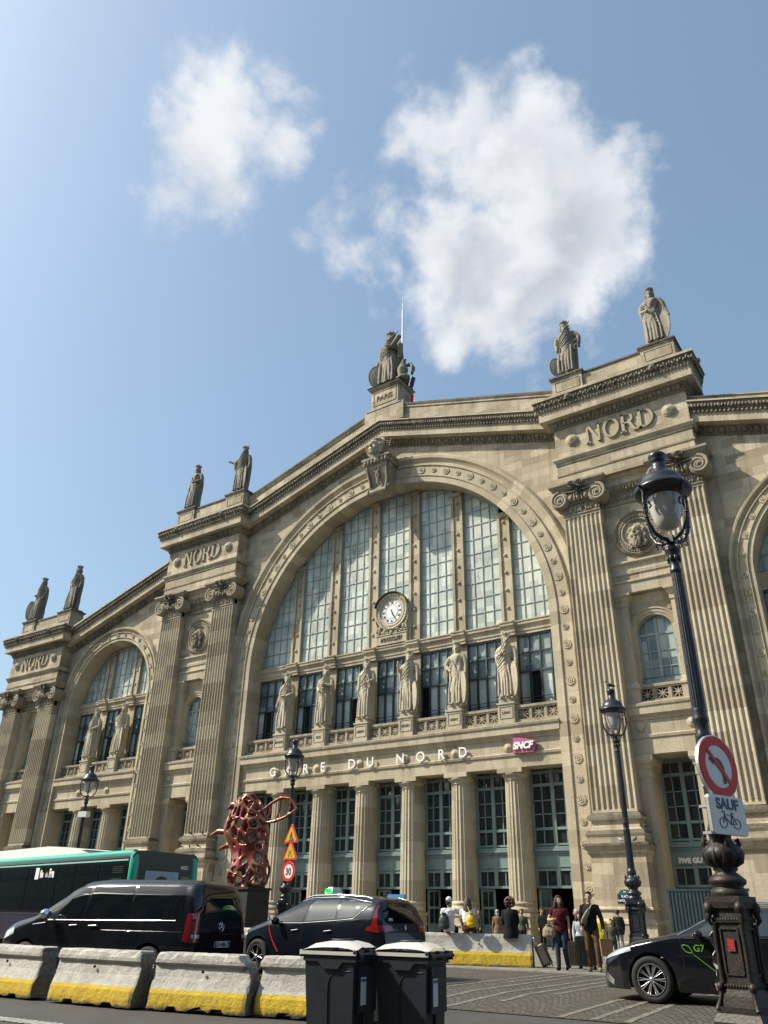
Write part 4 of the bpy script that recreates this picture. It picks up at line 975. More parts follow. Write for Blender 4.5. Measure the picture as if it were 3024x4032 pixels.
    if prop == 'wreath': mb.tube([(.15+.02*cos(t), -.06, .5-.02*t) for t in range(6)], .018, 6)
    if prop == 'bundle': mb.tube([(.08, -.1, .66), (.17, -.08, .82)], [.03, .035], 8)
    if eagle:
        e = MB(); e.tube([(0, 0, .06), (.0, 0, .18), (.01, -.01, .26), (.03, -.02, .30)], [.05, .07, .04, .026], 12); e.ell((.035, -.025, .315), (.028, .024, .024)); e.tube([(.055, -.03, .318), (.085, -.035, .312)], [.012, .003], 6)
        for q in (-1, 1): e.tube([(q*.04, .01, .24), (q*.10, .03, .25), (q*.13, .03, .17), (q*.11, .03, .07)], [.025, .045, .05, .03], 8, flat=.5)
        e.ell((0, .0, .03), (.10, .07, .045)); mb.merge(e, (.21, -.06, 0))
    mb.box(-.12+c0*0, .12, -.11, .10, -.02, .012)
    return mb
def statue(u, Y, z, H, label, mat, group, rz=0, vox=.0065, **kw):
    me = fuse(statue_mesh(**kw), vox, 1, .4); me.materials.append(mat)
    me.transform(Matrix.Scale(H, 4))
    o = place(me, 'statue', mat, None, (XC+u, Y, z+CAMZ), label, 'statue', group); o.rotation_euler = (0, 0, rz); return o
G1 = 'crowned statues along the balcony of the great arch'
V = [(-8.5, dict(seed=1, lean=.03, turn=.35, larm='low', rarm='waist', prop='tray'), 'crowned stone woman with a tray, leftmost statue in the great arch'),
     (-5.05, dict(seed=2, lean=-.02, turn=.5, larm='waist', rarm='chest', prop='sword'), 'crowned stone woman holding a downward sword, second statue from left in the great arch'),
     (-1.65, dict(seed=3, lean=.02, turn=.45, larm='down', rarm='waist', prop='caduceus'), 'crowned stone woman holding a serpent staff, standing left below the clock'),
     (1.7, dict(seed=4, lean=-.02, turn=.25, larm='staff', rarm='rest', prop='staff', shield=(1, .42)), 'crowned stone woman with raised staff and oval shield, just right of the clock'),
     (5.15, dict(seed=5, lean=.03, turn=.2, larm='hip', rarm='rest', shield=(1, .46), wrap=-1), 'crowned stone woman with hand on hip and shield, fifth in the great arch'),
     (8.5, dict(seed=6, lean=-.03, turn=.6, larm='chest', rarm='rest', shield=(1, .48)), 'crowned stone woman with hand at chest, rightmost statue in the great arch')]
for u, kw, lb in V: statue(u, 41.42, 11.5, 3.98, lb, M['statue'], G1, **kw)
G2 = 'crowned statues in the small left arch'
statue(-27.75-1.75, 41.42, 11.5, 3.98, 'crowned stone woman with arm across her waist, left statue in the small arch', M['statue'], G2, seed=8, lean=-.03, turn=.9, larm='low', rarm='waist')
statue(-27.75+1.75, 41.42, 11.5, 3.98, 'crowned stone woman beside an oval shield, right statue in the small arch', M['statue'], G2, seed=9, lean=.03, turn=.1, larm='hip', rarm='rest', shield=(1, .45))
G3 = 'weathered statues standing on the roof parapets'
(p1, z1), (p2, z2) = PED[0]; (p3, z3), (p4, z4) = PED[1]; (p5, z5), (p6, z6) = PED[2]
sg_ = M['statue_grey']
statue(p1, 40.55, z1, 4.5, 'roof statue holding a wreath, left of the pair above the right attic', sg_, G3, seed=11, lean=.02, turn=.3, larm='down', rarm='hip', prop='wreath', shield=(-1, .3))
statue(p2, 40.55, z2, 4.5, 'roof statue leaning on a large shield, right one of the pair above the right attic', sg_, G3, seed=12, lean=-.03, turn=.2, larm='waist', rarm='low', shield=(1, .42), wrap=-1)
statue(p3, 40.55, z3, 4.45, 'dark roof statue with hanging cloak and no shield, left one above the middle attic', sg_, G3, seed=13, lean=.02, turn=.3, larm='down', rarm='waist', wrap=-1)
statue(p4, 40.55, z4, 4.5, 'dark roof statue stretching out a hand beside its tall shield, above the middle attic', sg_, G3, seed=14, lean=-.02, turn=.1, larm='out', rarm='rest', shield=(1, .44))
statue(p5, 40.55, z5, 4.45, 'dark roof statue with a shield behind its skirt, leftmost of all', sg_, G3, seed=15, lean=.03, turn=.4, larm='waist', rarm='down', shield=(-1, .42))
statue(p6, 40.55, z6, 4.5, 'dark roof statue with an oval shield, right one of the pair at far left', sg_, G3, seed=16, lean=.03, turn=.9, larm='hip', rarm='rest', shield=(1, .44))
statue(0, 41.2, 36.8, 5.3, 'largest roof statue, a crowned woman with shield and stone eagle on the gable peak', sg_, G3, seed=17, lean=-.02, turn=.35, larm='low', rarm='chest', prop='bundle', shield=(-1, .36), eagle=True).scale = (1.22, 1.15, 1.0)
# flagpole and flag
FPX = XC-.38
fp = thing('flagpole', 'thin white flagpole with a limp tricolour flag behind the gable statue', 'flagpole', (FPX, 43.4, 34.5+CAMZ))
MB().lathe([(.09, 0), (.06, 12.0), (.03, 12.05), (.025, 13.2), (.05, 13.25), (0, 13.32)], (FPX, 43.4, 34.5+CAMZ), 10).build('pole', M['white'], fp)
_m, _t, _b = base_mat('tricolour_cloth'); _s = _t.new('ShaderNodeSeparateXYZ'); _t.lk(objvec(_t), _s.inputs[0])
_t.lk(_t.mix(_t.math('GREATER_THAN', _s.outputs[2], 3.55), _t.mix(_t.math('GREATER_THAN', _s.outputs[2], 3.05), (.4, .015, .02), (.55, .55, .55)), (.03, .035, .12)), _b.inputs['Base Color']); M['flag'] = _m
fl = MB(); n = 16; vs = []
for j in range(12):
    z = 5.0-3.0*j/11
    for i in range(n): a = i/(n-1); vs.append((.08+1.15*a*(1-.12*sin(j*.5))-.012*j, .12*sin(a*14+j*.4), z-.6*a))
fl.add(vs, [(j*n+i, j*n+i+1, (j+1)*n+i+1, (j+1)*n+i) for j in range(11) for i in range(n-1)], smooth=True)
fl.build('flag', M['flag'], fp, world=False, recalc=False)
# ================================================================== GROUND
GK = [(-400, 0), (11, 0), (15, .2), (20.6, .26), (40, .28), (900, .28)]
def gh(Y):
    for (a, za), (b, zb) in zip(GK, GK[1:]):
        if Y <= b: return za+(zb-za)*max(0, (Y-a))/(b-a)
    return .28
def sheet(name, x0, x1, y0, y1, off, mat, nx=2, kind='structure'):
    ys = sorted(set([y0, y1]+[k for k, _ in GK if y0 < k < y1])); xs = [x0+(x1-x0)*i/nx for i in range(nx+1)]; mb = MB()
    mb.add([(x, y, gh(y)+off) for y in ys for x in xs], [(j*(nx+1)+i, j*(nx+1)+i+1, (j+1)*(nx+1)+i+1, (j+1)*(nx+1)+i) for j in range(len(ys)-1) for i in range(nx)])
    return mb.build(name, mat, kind=kind, recalc=False)
def asphalt():
    m, t, b = base_mat('asphalt'); v = objvec(t)
    n = t.noise(v, 1.3, 5, .6); f = t.noise(v, 90, 3, .7)
    st = t.new('ShaderNodeMapping'); st.inputs['Scale'].default_value = (.15, 1.2, 1); t.lk(v, st.inputs[0])
    c = t.mix(t.ramp(n, .3, .7), (.033, .032, .03), (.056, .053, .048)); c = t.mix(t.ramp(t.noise(st.outputs[0], 2, 5, .6), .5, .75, 0, .5), c, (.035, .033, .03))
    c = t.mix(t.ramp(f, .5, .8, 0, .6), c, (.16, .15, .135)); t.lk(c, b.inputs['Base Color']); b.inputs['Roughness'].default_value = .8
    t.lk(t.bump(f, .008), b.inputs['Normal']); return m
def cobbles():
    m, t, b = base_mat('fan_cobbles'); v = objvec(t); s = t.new('ShaderNodeSeparateXYZ'); t.lk(v, s.inputs[0])
    # fan-laid rows: arcs repeated across
    w = t.math('ABSOLUTE', t.math('SINE', t.math('MULTIPLY', s.outputs[0], 2.6)))
    y = t.math('SUBTRACT', s.outputs[1], t.math('MULTIPLY', w, .42)); cv = t.new('ShaderNodeCombineXYZ'); t.lk(s.outputs[0], cv.inputs[0]); t.lk(y, cv.inputs[1])
    br = t.new('ShaderNodeTexBrick'); t.lk(cv.outputs[0], br.inputs['Vector'])
    for k, q in (('Color1', (.11, .094, .07, 1)), ('Color2', (.048, .042, .033, 1)), ('Mortar', (.018, .016, .013, 1)), ('Scale', 1.0), ('Mortar Size', .016), ('Mortar Smooth', .4), ('Brick Width', .15), ('Row Height', .125)): br.inputs[k].default_value = q
    n = t.noise(v, 25, 4, .6); c = t.mix(t.ramp(n, .3, .7, 0, .5), br.outputs['Color'], (.11, .1, .085))
    c = t.mix(t.ramp(t.noise(v, .35, 4, .6), .45, .7, 0, .55), c, (.055, .052, .048))
    t.lk(c, b.inputs['Base Color']); b.inputs['Roughness'].default_value = .6
    t.lk(t.bump(t.math('ADD', t.math('MULTIPLY', br.outputs['Fac'], -1), t.math('MULTIPLY', n, .3)), .03), b.inputs['Normal']); return m
M['asphalt'] = asphalt(); M['cobble'] = cobbles()
M['pave'] = stone('pale_paving', (.24, .225, .19), (.19, .175, .15), 1.2, .6, grime=.3, streak=0)
# paving slabs lie flat: their own mapping
def paving():
    m, t, b = base_mat('granite_paving'); v = objvec(t); br = t.new('ShaderNodeTexBrick'); t.lk(v, br.inputs['Vector'])
    for k, q in (('Color1', (.19, .178, .15, 1)), ('Color2', (.14, .132, .112, 1)), ('Mortar', (.07, .065, .055, 1)), ('Scale', 1.0), ('Mortar Size', .012), ('Brick Width', .9), ('Row Height', .55)): br.inputs[k].default_value = q
    c = t.mix(t.ramp(t.noise(v, 3, 6, .65), .4, .75, 0, .5), br.outputs['Color'], (.1, .095, .08)); t.lk(c, b.inputs['Base Color']); b.inputs['Roughness'].default_value = .75; return m
M['pave'] = paving()
sheet('ground', -900, 900, -400, 900, -.012, M['asphalt'])
sheet('cobblestones', -30, 30, 12.8, 20.8, 0.0, M['cobble'])
sheet('pavement', -75, 45, 20.95, 42.0, .03, M['pave'])
kb = MB()
for i in range(75):
    x = -60+1.4*i; kb.box(x+.006, x+1.394, 20.75, 20.97, gh(20.9)-.1, gh(20.9)+.038)
kb.build('kerb', simple('granite_kerb', (.24, .23, .2), .7, var=.25, vs=3), kind='structure')
ln = MB()
for x0, x1, ya, yb in ((-9.05, -8.9, 14.8, 20.7), (-8.62, -8.5, 17, 20.7), (-8.2, -8.15, 13.9, 20.7), (-7.6, -7.45, 12.9, 20.7), (-7.1, -7.1, 13.9, 20.7), (-6.72, -6.78, 15.2, 20.7), (-5.6, -5.1, 12.85, 20.7), (-5.1, -4.75, 12.85, 20.7), (-4.6, -4.4, 12.85, 20.7), (-3.4, -3.2, 12.85, 20.7), (-3, -2.8, 12.85, 20.7), (-2.6, -2.4, 12.85, 20.7)):
    n = 30
    for i in range(n):
        y0, y1 = ya+(yb-ya)*i/n, ya+(yb-ya)*(i+1)/n-.012; xa = x0+(x1-x0)*i/n+random.uniform(-.01, .01)
        ln.add([(xa-.055, y0, gh(y0)+.006), (xa+.055, y0, gh(y0)+.006), (xa+.055, y1, gh(y1)+.006), (xa-.055, y1, gh(y1)+.006)], [(0, 1, 2, 3)])
ln.build('pale_stone_lines', simple('pale_setts', (.15, .138, .11), .7, var=.45, vs=7, dirt=((.08, .07, .055), 3, .8)), kind='structure', recalc=False)
ds = MB()
for i in range(34): x = -15+.13*i; ds.add([(x, 7.45+.03*i*.25, .004), (x+.07, 7.45+.03*i*.25, .004), (x+.07, 7.75+.03*i*.25, .004), (x, 7.75+.03*i*.25, .004)], [(0, 1, 2, 3)])
ds.build('road_marking', simple('worn_white_paint', (.42, .41, .38), .7, var=.3, vs=8), kind='structure', recalc=False)
sheet('shadow_patch', -13.5, -9.2, 15.4, 17.1, .008, M['asphalt'])  # dark sheet over the cobbles, a cast shadow laid in as colour

# ================================================================== BARRIERS
def barrier_mat():
    m, t, b = base_mat('painted_concrete'); v = objvec(t); s = t.new('ShaderNodeSeparateXYZ'); t.lk(v, s.inputs[0])
    info = t.new('ShaderNodeObjectInfo'); vv = t.vmath('ADD', v, (0, 0, 0)); ofs = t.new('ShaderNodeCombineXYZ'); t.lk(t.math('MULTIPLY', info.outputs['Random'], 30), ofs.inputs[1]); vv = t.vmath('ADD', v, ofs.outputs[0])
    n = t.noise(vv, 3.5, 6, .65); n2 = t.noise(vv, 16, 6, .7); n3 = t.noise(vv, 1.3, 4, .6)
    thr = t.new('ShaderNodeAttribute'); thr.attribute_type = 'OBJECT'; thr.attribute_name = 'paint_line'
    wht = t.mix(t.ramp(n, .35, .75), (.52, .505, .46), (.32, .305, .27)); wht = t.mix(t.ramp(n2, .57, .72, 0, .8), wht, (.2, .185, .155)); wht = t.mix(t.ramp(n3, .55, .75, 0, .5), wht, (.26, .25, .21))
    yel = t.mix(t.ramp(n, .35, .75), (.60, .42, .025), (.42, .29, .03)); yel = t.mix(t.ramp(n2, .58, .72, 0, .7), yel, (.16, .12, .05))
    k = t.math('GREATER_THAN', t.math('ADD', s.outputs[2], t.math('MULTIPLY', t.math('SUBTRACT', n2, .5), .05)), thr.outputs['Fac'])
    c = t.mix(k, yel, wht)
    dk = t.ramp(t.math('ADD', s.outputs[2], t.math('MULTIPLY', t.math('SUBTRACT', n, .5), .22)), .085, .03); c = t.mix(dk, c, (.05, .045, .035))
    ends = t.new('ShaderNodeAttribute'); ends.attribute_name = 'bare'
    c = t.mix(t.math('MULTIPLY', ends.outputs['Fac'], t.ramp(n2, .3, .55, .55, 1)), c, (.13, .12, .095))
    t.lk(c, b.inputs['Base Color']); b.inputs['Roughness'].default_value = .85
    t.lk(t.bump(t.math('ADD', n2, t.math('MULTIPLY', t.noise(vv, 60, 4, .6), .4)), .02), b.inputs['Normal']); return m
M['barrier'] = barrier_mat()
from mathutils import noise as mn
def barrier(x, y, dirx, diry, L, label, seed=0, H=.8, dmg=0):
    """front bottom-left corner at x,y; runs along dir"""
    pr = [(0, .02), (.0, .12), (.015, .24), (.06, .34), (.10, .46), (.125, .585), (.13, .62), (.085, .655), (.085, .70), (.10, .77), (.125, .80)]
    if H < .8 or seed == 99: pr = [(0, .02), (.0, .1), (.01, .2), (.02, .3), (.07, .42), (.1, .55), (.12, .65), (.13, .73), (.15, .79), (.17, .80)]
    T_ = .52; sec = pr+[(T_-a, b) for a, b in pr[::-1]]
    n = max(24, int(L*22)); mb = MB(); vs = []; bare = []
    for i in range(n+1):
        t = i/n; xe = L*t
        for k, (a, b) in enumerate(sec):
            p = Vector((xe*1.0, a, b)); q = p*5+Vector((seed*7.3, 0, 0)); e = min(xe, L-xe)
            nz = mn.fractal(q*1.2, .8, 2.1, 4)
            ch = max(0, .10-e)/.10; cut = ch*(.035+.05*max(0, nz))
            if dmg and xe > L-.3 and b > .5: cut += (xe-L+.3)*.55*(b-.5)/.3*dmg
            px = p.x+(cut if xe < L/2 else -cut)*1.0; pz = b-(max(0, nz-.12)*.06+ch*ch*.02 if b > .74 else 0)-(cut*.8 if b > .74 and dmg else 0)
            py = a+(1 if k < len(pr) else -1)*(.006*nz+ch*.012)
            if b < .05:
                nt = mn.noise(Vector((xe*2.2+seed*3.1, 0, 0))); pz = .015+max(0, nt-.05)*.16+max(0, mn.noise(Vector((xe*9+seed, 3, 0))))*.05
                for c in (.27, .72): 
                    if abs(t-c) < .055: pz = .075
            vs.append((px, py, pz)); bare.append(1.0 if e < .035 else (0.0 if e > .12 else .5*max(0, nz*2)))
    m = len(sec); fs = [(i*m+k, (i+1)*m+k, (i+1)*m+k+1, i*m+k+1) for i in range(n) for k in range(m-1)]+[(i*m+m-1, (i+1)*m+m-1, (i+1)*m, i*m) for i in range(n)]
    fs += [list(range(m)), [n*m+k for k in range(m)][::-1]]
    mb.add(vs, fs, 0, smooth=False)
    ang = atan2(diry, dirx)
    o = mb.build('concrete_barrier', M['barrier'], None, (x, y, gh(y)), label=label, cat='barrier', group='white and yellow concrete barriers', world=False)
    o['paint_line'] = .37 if seed == 99 else .295
    at = o.data.attributes.new('bare', 'FLOAT', 'POINT'); at.data.foreach_set('value', bare)
    o.rotation_euler = (0, 0, ang)
    for c in (.5,): MB().lathe([(.022, 0), (.022, .02), (0, .02)], (L*c+.12*sin(seed*3), .085, .55), 10, 0, 'y').build('lifting_hole', M['void'], o, world=False)
    return o
barrier(-15.86, 9.6, 2.0, .07, 1.98, 'white and yellow concrete barrier cut by the left edge of the picture', 1)
barrier(-13.52, 9.68, 2.13, .15, 2.05, 'white and yellow concrete barrier below the front door of the black van', 2)
barrier(-11.36, 9.95, 1.85, .33, 1.92, 'white and yellow concrete barrier with a broken corner behind the black van', 3, dmg=1.2)
barrier(-9.5, 10.42, 1.98, .42, 2.0, 'white and yellow concrete barrier partly hidden by the left grey bin', 4, dmg=.4)
barrier(-13.15, 20.9, 2.95, 1.05, 3.15, 'long white and yellow concrete barrier that people sit on', 99)
barrier(-19.6, 20.2, 2.0, .3, 2.0, 'far concrete barrier mostly hidden between the van and the taxi', 6)
hl = MB()

# ================================================================== BINS
M['bin'] = simple('dark_grey_plastic', (.017, .023, .029), .45, var=.25, vs=4, bump=.002, bs=200, dirt=((.032, .034, .036), 2.5, .6), spec=.4)
M['lid'] = simple('pale_grey_lid', (.58, .56, .53), .3, var=.06, vs=3)
M['sticker'] = simple('paper_sticker', (.55, .56, .57), .5, var=.03)
M['rubber'] = simple('rubber', (.012, .012, .012), .8)
def wheelie_bin(x, y, rz, label):
    """nearest bottom corner region at x,y; length along local +x (front left .. hinge right), depth along local y"""
    t = thing('wheelie_bin', label, 'bin', (x, y, gh(y)), rz, 'grey wheelie bins with pale lids')
    b = MB()
    b.frustum(-.29, .27, -.23, .23, .10, -.355, .30, -.28, .28, .96); 
    b.box(-.37, .33, -.295, .295, .93, 1.0)
    # arched recess ridge on the side
    for sy in (-1, 1):
        pts = []
        for k in range(13): a = pi/2*k/12; pts.append((.06-.13*sin(a)-.0, sy*(.285-.0), .72+.13*cos(a)))
        path = [(.26, sy*.272, .85)]+[(.10-.14*sin(pi/2*k/10), sy*.272, .71+.14*cos(pi/2*k/10)) for k in range(11)]+[(-.045, sy*.24, .12)]
        b.tube(path, .006, 5)
        b.prism([(-.16, .93), (.16, .93), (.1, .87), (-.1, .87)], sy*.28 if sy > 0 else -.30, sy*.30 if sy > 0 else -.28)
    b.box(.30, .335, -.2, .2, .5, .9); b.box(.27, .31, -.05, .05, .12, .9)
    b.build('body', M['bin'], t, world=False)
    l = MB(); prof = [(-.40, 0), (-.39, .035), (-.30, .075), (-.1, .105), (.1, .11), (.25, .085), (.33, .05)]
    vs = []
    for px, pz in prof:
        for k in range(9): q = -1+2*k/8; vs.append((px, q*.305, 1.0+.01+pz*(1-.55*q*q)+(.012 if .3 < abs(q) < .6 else 0)))
    l.add(vs, [(i*9+k, i*9+k+1, (i+1)*9+k+1, (i+1)*9+k) for i in range(len(prof)-1) for k in range(8)], smooth=True)
    l.box(-.41, .34, -.312, -.295, .99, 1.022); l.box(-.41, .34, .295, .312, .99, 1.022); l.box(-.415, -.39, -.31, .31, .985, 1.03)
    L = l.build('lid', M['lid'], t, world=False)
    h = MB(); h.tube([(.06*cos(a)*2.2-.02, .07*sin(a)*1.3, 1.122) for a in [2*pi*k/20 for k in range(20)]], .012, 6, closed=True); h.build('lid_handle', M['bin'], L, world=False)
    r = MB()
    for sy in (-.24, -.02, .02, .24): r.box(.30, .40, sy-.02, sy+.02, .96, 1.04)
    r.tube([(.40, -.27, 1.0), (.40, .27, 1.0)], .016, 8); 
    for sy in (-.285, .285): r.ell((.32, sy*1.07, 1.02), (.022, .015, .022), 8, 6)
    r.build('hinge_bar', M['bin'], t, world=False)
    s = MB(); s.box(.334, .339, -.17, -.05, .56, .80); S_ = s.build('sticker', M['sticker'], t, world=False)
    s3 = MB(); s3.box(.339, .342, -.165, -.055, .76, .785); s3.build('printed_band', M['tealprint'], S_, world=False)
    for sy in (-.25, .25):
        w = MB(); w.lathe([(.1, -.03), (.1, .03), (.06, .03), (.05, .02), (0, .02)], (.27, sy, .1), 20, 0, 'y'); w.build('wheel', M['rubber'], t, world=False)
    t.scale = (.87, .95, 1.0)
    return t
M['tealprint'] = simple('printed_blue', (.05, .12, .2), .5)
wheelie_bin(-5.66, 7.56, radians(8), 'dark grey wheelie bin with a pale lid, left of the pair by the barriers')
wheelie_bin(-5.06, 7.96, radians(8), 'dark grey wheelie bin with a pale lid, right one of the pair before the cobbles')

# ================================================================== STREET LAMPS
M['globe'] = simple('milky_glass_globe', (.42, .41, .37), .12, var=.12, vs=3, spec=.8)
def lamp_proto(label, rust=False):
    t = thing('street_lamp', label, 'street lamp', (0, 0, 0), 0, 'old cast iron street lamps'); I = M['iron']; IR = M['iron_rust']
    b = MB()
    sq = lambda h, z0, h1, z1: b.frustum(-h, h, -h, h, z0, -h1, h1, -h1, h1, z1)
    sq(.27, -.2, .27, .42); sq(.27, .42, .235, .50); sq(.235, .5, .235, .56); sq(.205, .56, .19, .66); sq(.19, .66, .175, .72); sq(.165, .72, .165, .78); sq(.15, .78, .145, 1.36); sq(.17, 1.36, .17, 1.41); sq(.155, 1.41, .15, 1.5); sq(.19, 1.5, .2, 1.56); sq(.2, 1.56, .2, 1.62)
    for s in (-1, 1):
        for q in (-1, 1):
            b.tube([(s*.155, q*.155, .78), (s*.16, q*.16, 1.1), (s*.155, q*.155, 1.34)], [.035, .02, .035], 8)
            b.ell((s*.18, q*.18, 1.5), (.06, .06, .07), 10, 7); b.tube([(s*.18, q*.18, 1.46), (s*.2, q*.2, 1.38), (s*.17, q*.17, 1.32)], [.04, .03, .012], 7)
            b.ell((s*.18, q*.18, .74), (.045, .045, .05), 8, 6); b.tube([(s*.175, q*.175, .72), (s*.19, q*.19, .63), (s*.22, q*.22, .53)], [.03, .022, .035], 7)
        for q in (0, 1):
            R_ = Matrix.Rotation(pi/2*q, 4, 'Z'); f = MB()
            for z in (.86, 1.3): f.box(-.1, .1, s*.158-.006, s*.158+.006, z-.01, z+.01)
            for x in (-.1, .1): f.box(x-.01, x+.01, s*.158-.006, s*.158+.006, .86, 1.3)
            for k in range(9): f.ell((-.13+.0325*k, s*.165, 1.385), (.014, .014, .02), 6, 4); f.ell((-.13+.0325*k, s*.165, .75), (.014, .014, .02), 6, 4)
            f.xf(R_); b.merge(f)
    base = b.build('base', IR if rust else I, t, world=False)
    v = MB(); leaf = lambda th, k: 1+(.07*abs(sin(4*th)) if 9 <= k <= 13 else 0)
    v.lathe([(.19, 1.6), (.2, 1.64), (.2, 1.68), (.17, 1.7), (.16, 1.72), (.2, 1.75), (.205, 1.79), (.16, 1.83), (.11, 1.87), (.13, 1.9), (.12, 1.93), (.16, 1.97), (.215, 2.03), (.22, 2.08), (.2, 2.13), (.14, 2.18), (.12, 2.22), (.125, 2.26), (.13, 2.32), (.115, 2.36), (.10, 2.4)], (0, 0, 0), 32, 0, ripple=leaf)
    for k in range(12): a = pi/6*k; v.tube([(cos(a)*.12, sin(a)*.12, 1.93), (cos(a)*.185, sin(a)*.185, 1.98), (cos(a)*.205, sin(a)*.205, 2.06), (cos(a)*.175, sin(a)*.175, 2.14)], [.02, .034, .036, .02], 6)
    for k in range(4): a = pi/2*k+pi/4; v.tube([(cos(a)*.15, sin(a)*.15, 2.12), (cos(a)*.205, sin(a)*.205, 2.17), (cos(a)*.19, sin(a)*.19, 2.22), (cos(a)*.16, sin(a)*.16, 2.2)], [.03, .03, .026, .012], 6)
    v.build('vase', IR if rust else I, t, world=False)
    s = MB(); fl = lambda th, k: 1-.10*abs(sin(8*th))
    s.lathe([(.10, 2.38), (.095, 3.38)], (0, 0, 0), 96, 0, ripple=fl); s.lathe([(.09, 3.36), (.1, 3.4), (.08, 3.44), (.082, 3.56), (.095, 3.58), (.095, 3.62), (.082, 3.66), (.088, 3.7), (.08, 3.74)], (0, 0, 0), 24)
    s.lathe([(.083, 3.72), (.078, 4.6), (.068, 5.6)], (0, 0, 0), 96, 0, ripple=fl)
    s.lathe([(.066, 5.58), (.078, 5.6), (.078, 5.63), (.064, 5.66), (.066, 5.74), (.085, 5.84), (.095, 5.88), (.105, 5.9), (.11, 5.93), (.09, 5.96), (.05, 5.99), (.045, 6.04)], (0, 0, 0), 24)
    for k in range(8): a = pi/4*k; s.ell((cos(a)*.08, sin(a)*.08, 5.79), (.02, .02, .05), 6, 5)
    s.box(-.065, .065, -.065, .065, 6.03, 6.13); s.build('post', I, t, world=False)
    c = MB()
    for k in range(4):
        a = pi/4+pi/2*k; P = lambda r, z: (cos(a)*r, sin(a)*r, z)
        c.tube([P(.05, 6.08), P(.16, 6.08), P(.27, 6.14), P(.35, 6.28), P(.385, 6.45), P(.385, 6.62), P(.37, 6.75), P(.385, 6.85)], [.03, .028, .026, .024, .022, .022, .022, .03], 8)
        for r, z in ((.16, 6.03), (.27, 6.08)): c.tube([P(r, z+.04), P(r+.04, z-.01), P(r+.0, z-.03), P(r-.02, z)], .012, 6)
        for z in (6.36, 6.5, 6.58): c.ell(P(.385 if z > 6.4 else .37, z), (.035, .035, .018), 8, 5)
        c.tube([P(.38, 6.7), P(.33, 6.74), P(.3, 6.7), P(.32, 6.67)], .014, 6); c.tube([P(.3, 6.63), P(.26, 6.56), P(.29, 6.53)], .016, 6); c.tube([P(.39, 6.8), P(.43, 6.83), P(.42, 6.88)], .014, 6)
    c.build('lantern_bracket', I, t, world=False)
    h = MB(); h.lathe([(.245, 6.74), (.3, 6.76), (.385, 6.8), (.405, 6.84), (.40, 6.87), (.36, 6.89), (.335, 6.93), (.31, 6.97), (.3, 7.0), (.27, 7.06), (.19, 7.13), (.13, 7.17), (.11, 7.2), (.105, 7.22), (.11, 7.24), (.1, 7.25), (.1, 7.33), (.112, 7.34), (.112, 7.36), (.12, 7.4), (.128, 7.42), (.128, 7.45), (.1, 7.48), (.06, 7.5), (0, 7.51)], (0, 0, 0), 40)
    h.build('lantern_cap', I, t, world=False)
    g = MB(); g.lathe([(.235, 6.78), (.24, 6.7), (.225, 6.6), (.2, 6.47), (.175, 6.37), (.14, 6.29), (.08, 6.25), (0, 6.24)], (0, 0, 0), 32); g.build('glass_globe', M['globe'], t, world=False)
    return t
L0 = lamp_proto('large rusty iron street lamp in the right foreground carrying the no left turn sign', True)
L0.location = (-2.37, 10.4, 0.0); L0.rotation_euler = (0, 0, radians(-14))
[c for c in L0.children if c.name.startswith('lantern_bracket')][0].rotation_euler = (0, 0, radians(-63))
L2 = lamp_proto('iron street lamp with a pigeon on its cap, right of the walking couple')
L2.location = (-7.83, 23.5, .36); L2.scale = (.98, .98, .98)
L3 = dup(L2, (-21.05, 24.4, .30), .4, 'iron street lamp with warning triangles and speed limit sign in front of the columns', scale=(.98, .98, .98))
L4 = dup(L2, (-33.55, 24.3, .30), .2, 'leftmost iron street lamp, standing before the small arch behind the bus', scale=(.98, .98, .98))
for L, z in ((L4, 5.2),):
    b = MB(); b.box(-.25, .25, -.13, .13, 5.15, 5.4); b.box(-.3, -.2, -.05, .05, 5.25, 5.3); b.build('camera_housing', M['white'], L, world=False)
    b = MB(); b.box(.1, .5, -.12, .12, 2.55, 3.15); b.build('cabinet', M['teal_dark'], L, world=False)
# worn leftovers on the near lamp base
MB().box(-.035, .05, -.166, -.158, 1.08, 1.2).build('red_sticker', simple('red_black_sticker', (.22, .012, .012), .5, var=1.0, vs=70), L0, world=False)
tp = MB(); n = 14
vs = [(-.235+.03*sin(j*1.9+i)-.04*(j/13), -.10+.05*i+.02*sin(j*2.3), 1.35-.065*j+.02*sin(i*2)) for j in range(14) for i in range(5)]
tp.add(vs, [(j*5+i, j*5+i+1, (j+1)*5+i+1, (j+1)*5+i) for j in range(13) for i in range(4)])
tp.build('torn_poster', simple('torn_pale_poster', (.5, .47, .42), .8, var=.5, vs=18), L0, world=False)
# ---- signs
M['red'] = simple('sign_red', (.62, .022, .018), .35, var=.08, spec=.25); M['signwhite'] = simple('sign_white', (.68, .68, .66), .35, var=.05); M['yellow'] = simple('sign_yellow', (.50, .34, .03), .35, var=.06)
M['signback'] = simple('zinc_sign_edge', (.5, .5, .5), .35, metal=.7); M['navy'] = simple('navy_enamel', (.012, .02, .10), .35); M['green_edge'] = simple('enamel_green', (.02, .09, .05), .4)
def sign_root(name, label, cat, loc, rz, group=None): return thing(name, label, cat, loc, rz, group)
def ring_mb(r0, r1, y0, y1, n=56): 
    mb = MB(); mb.sweep([(-y0, r0), (-y1, r0), (-y1, r1), (-y0, r1), (-y0, r0)], [((0, 0, 0), (0, -1, 0), (cos(a), 0, sin(a))) for a in [2*pi*k/n for k in range(n+1)]], caps=False); return mb
def disc(r, y0, y1, n=56): return MB().prism([(cos(2*pi*k/n)*r, sin(2*pi*k/n)*r) for k in range(n)], y0, y1)
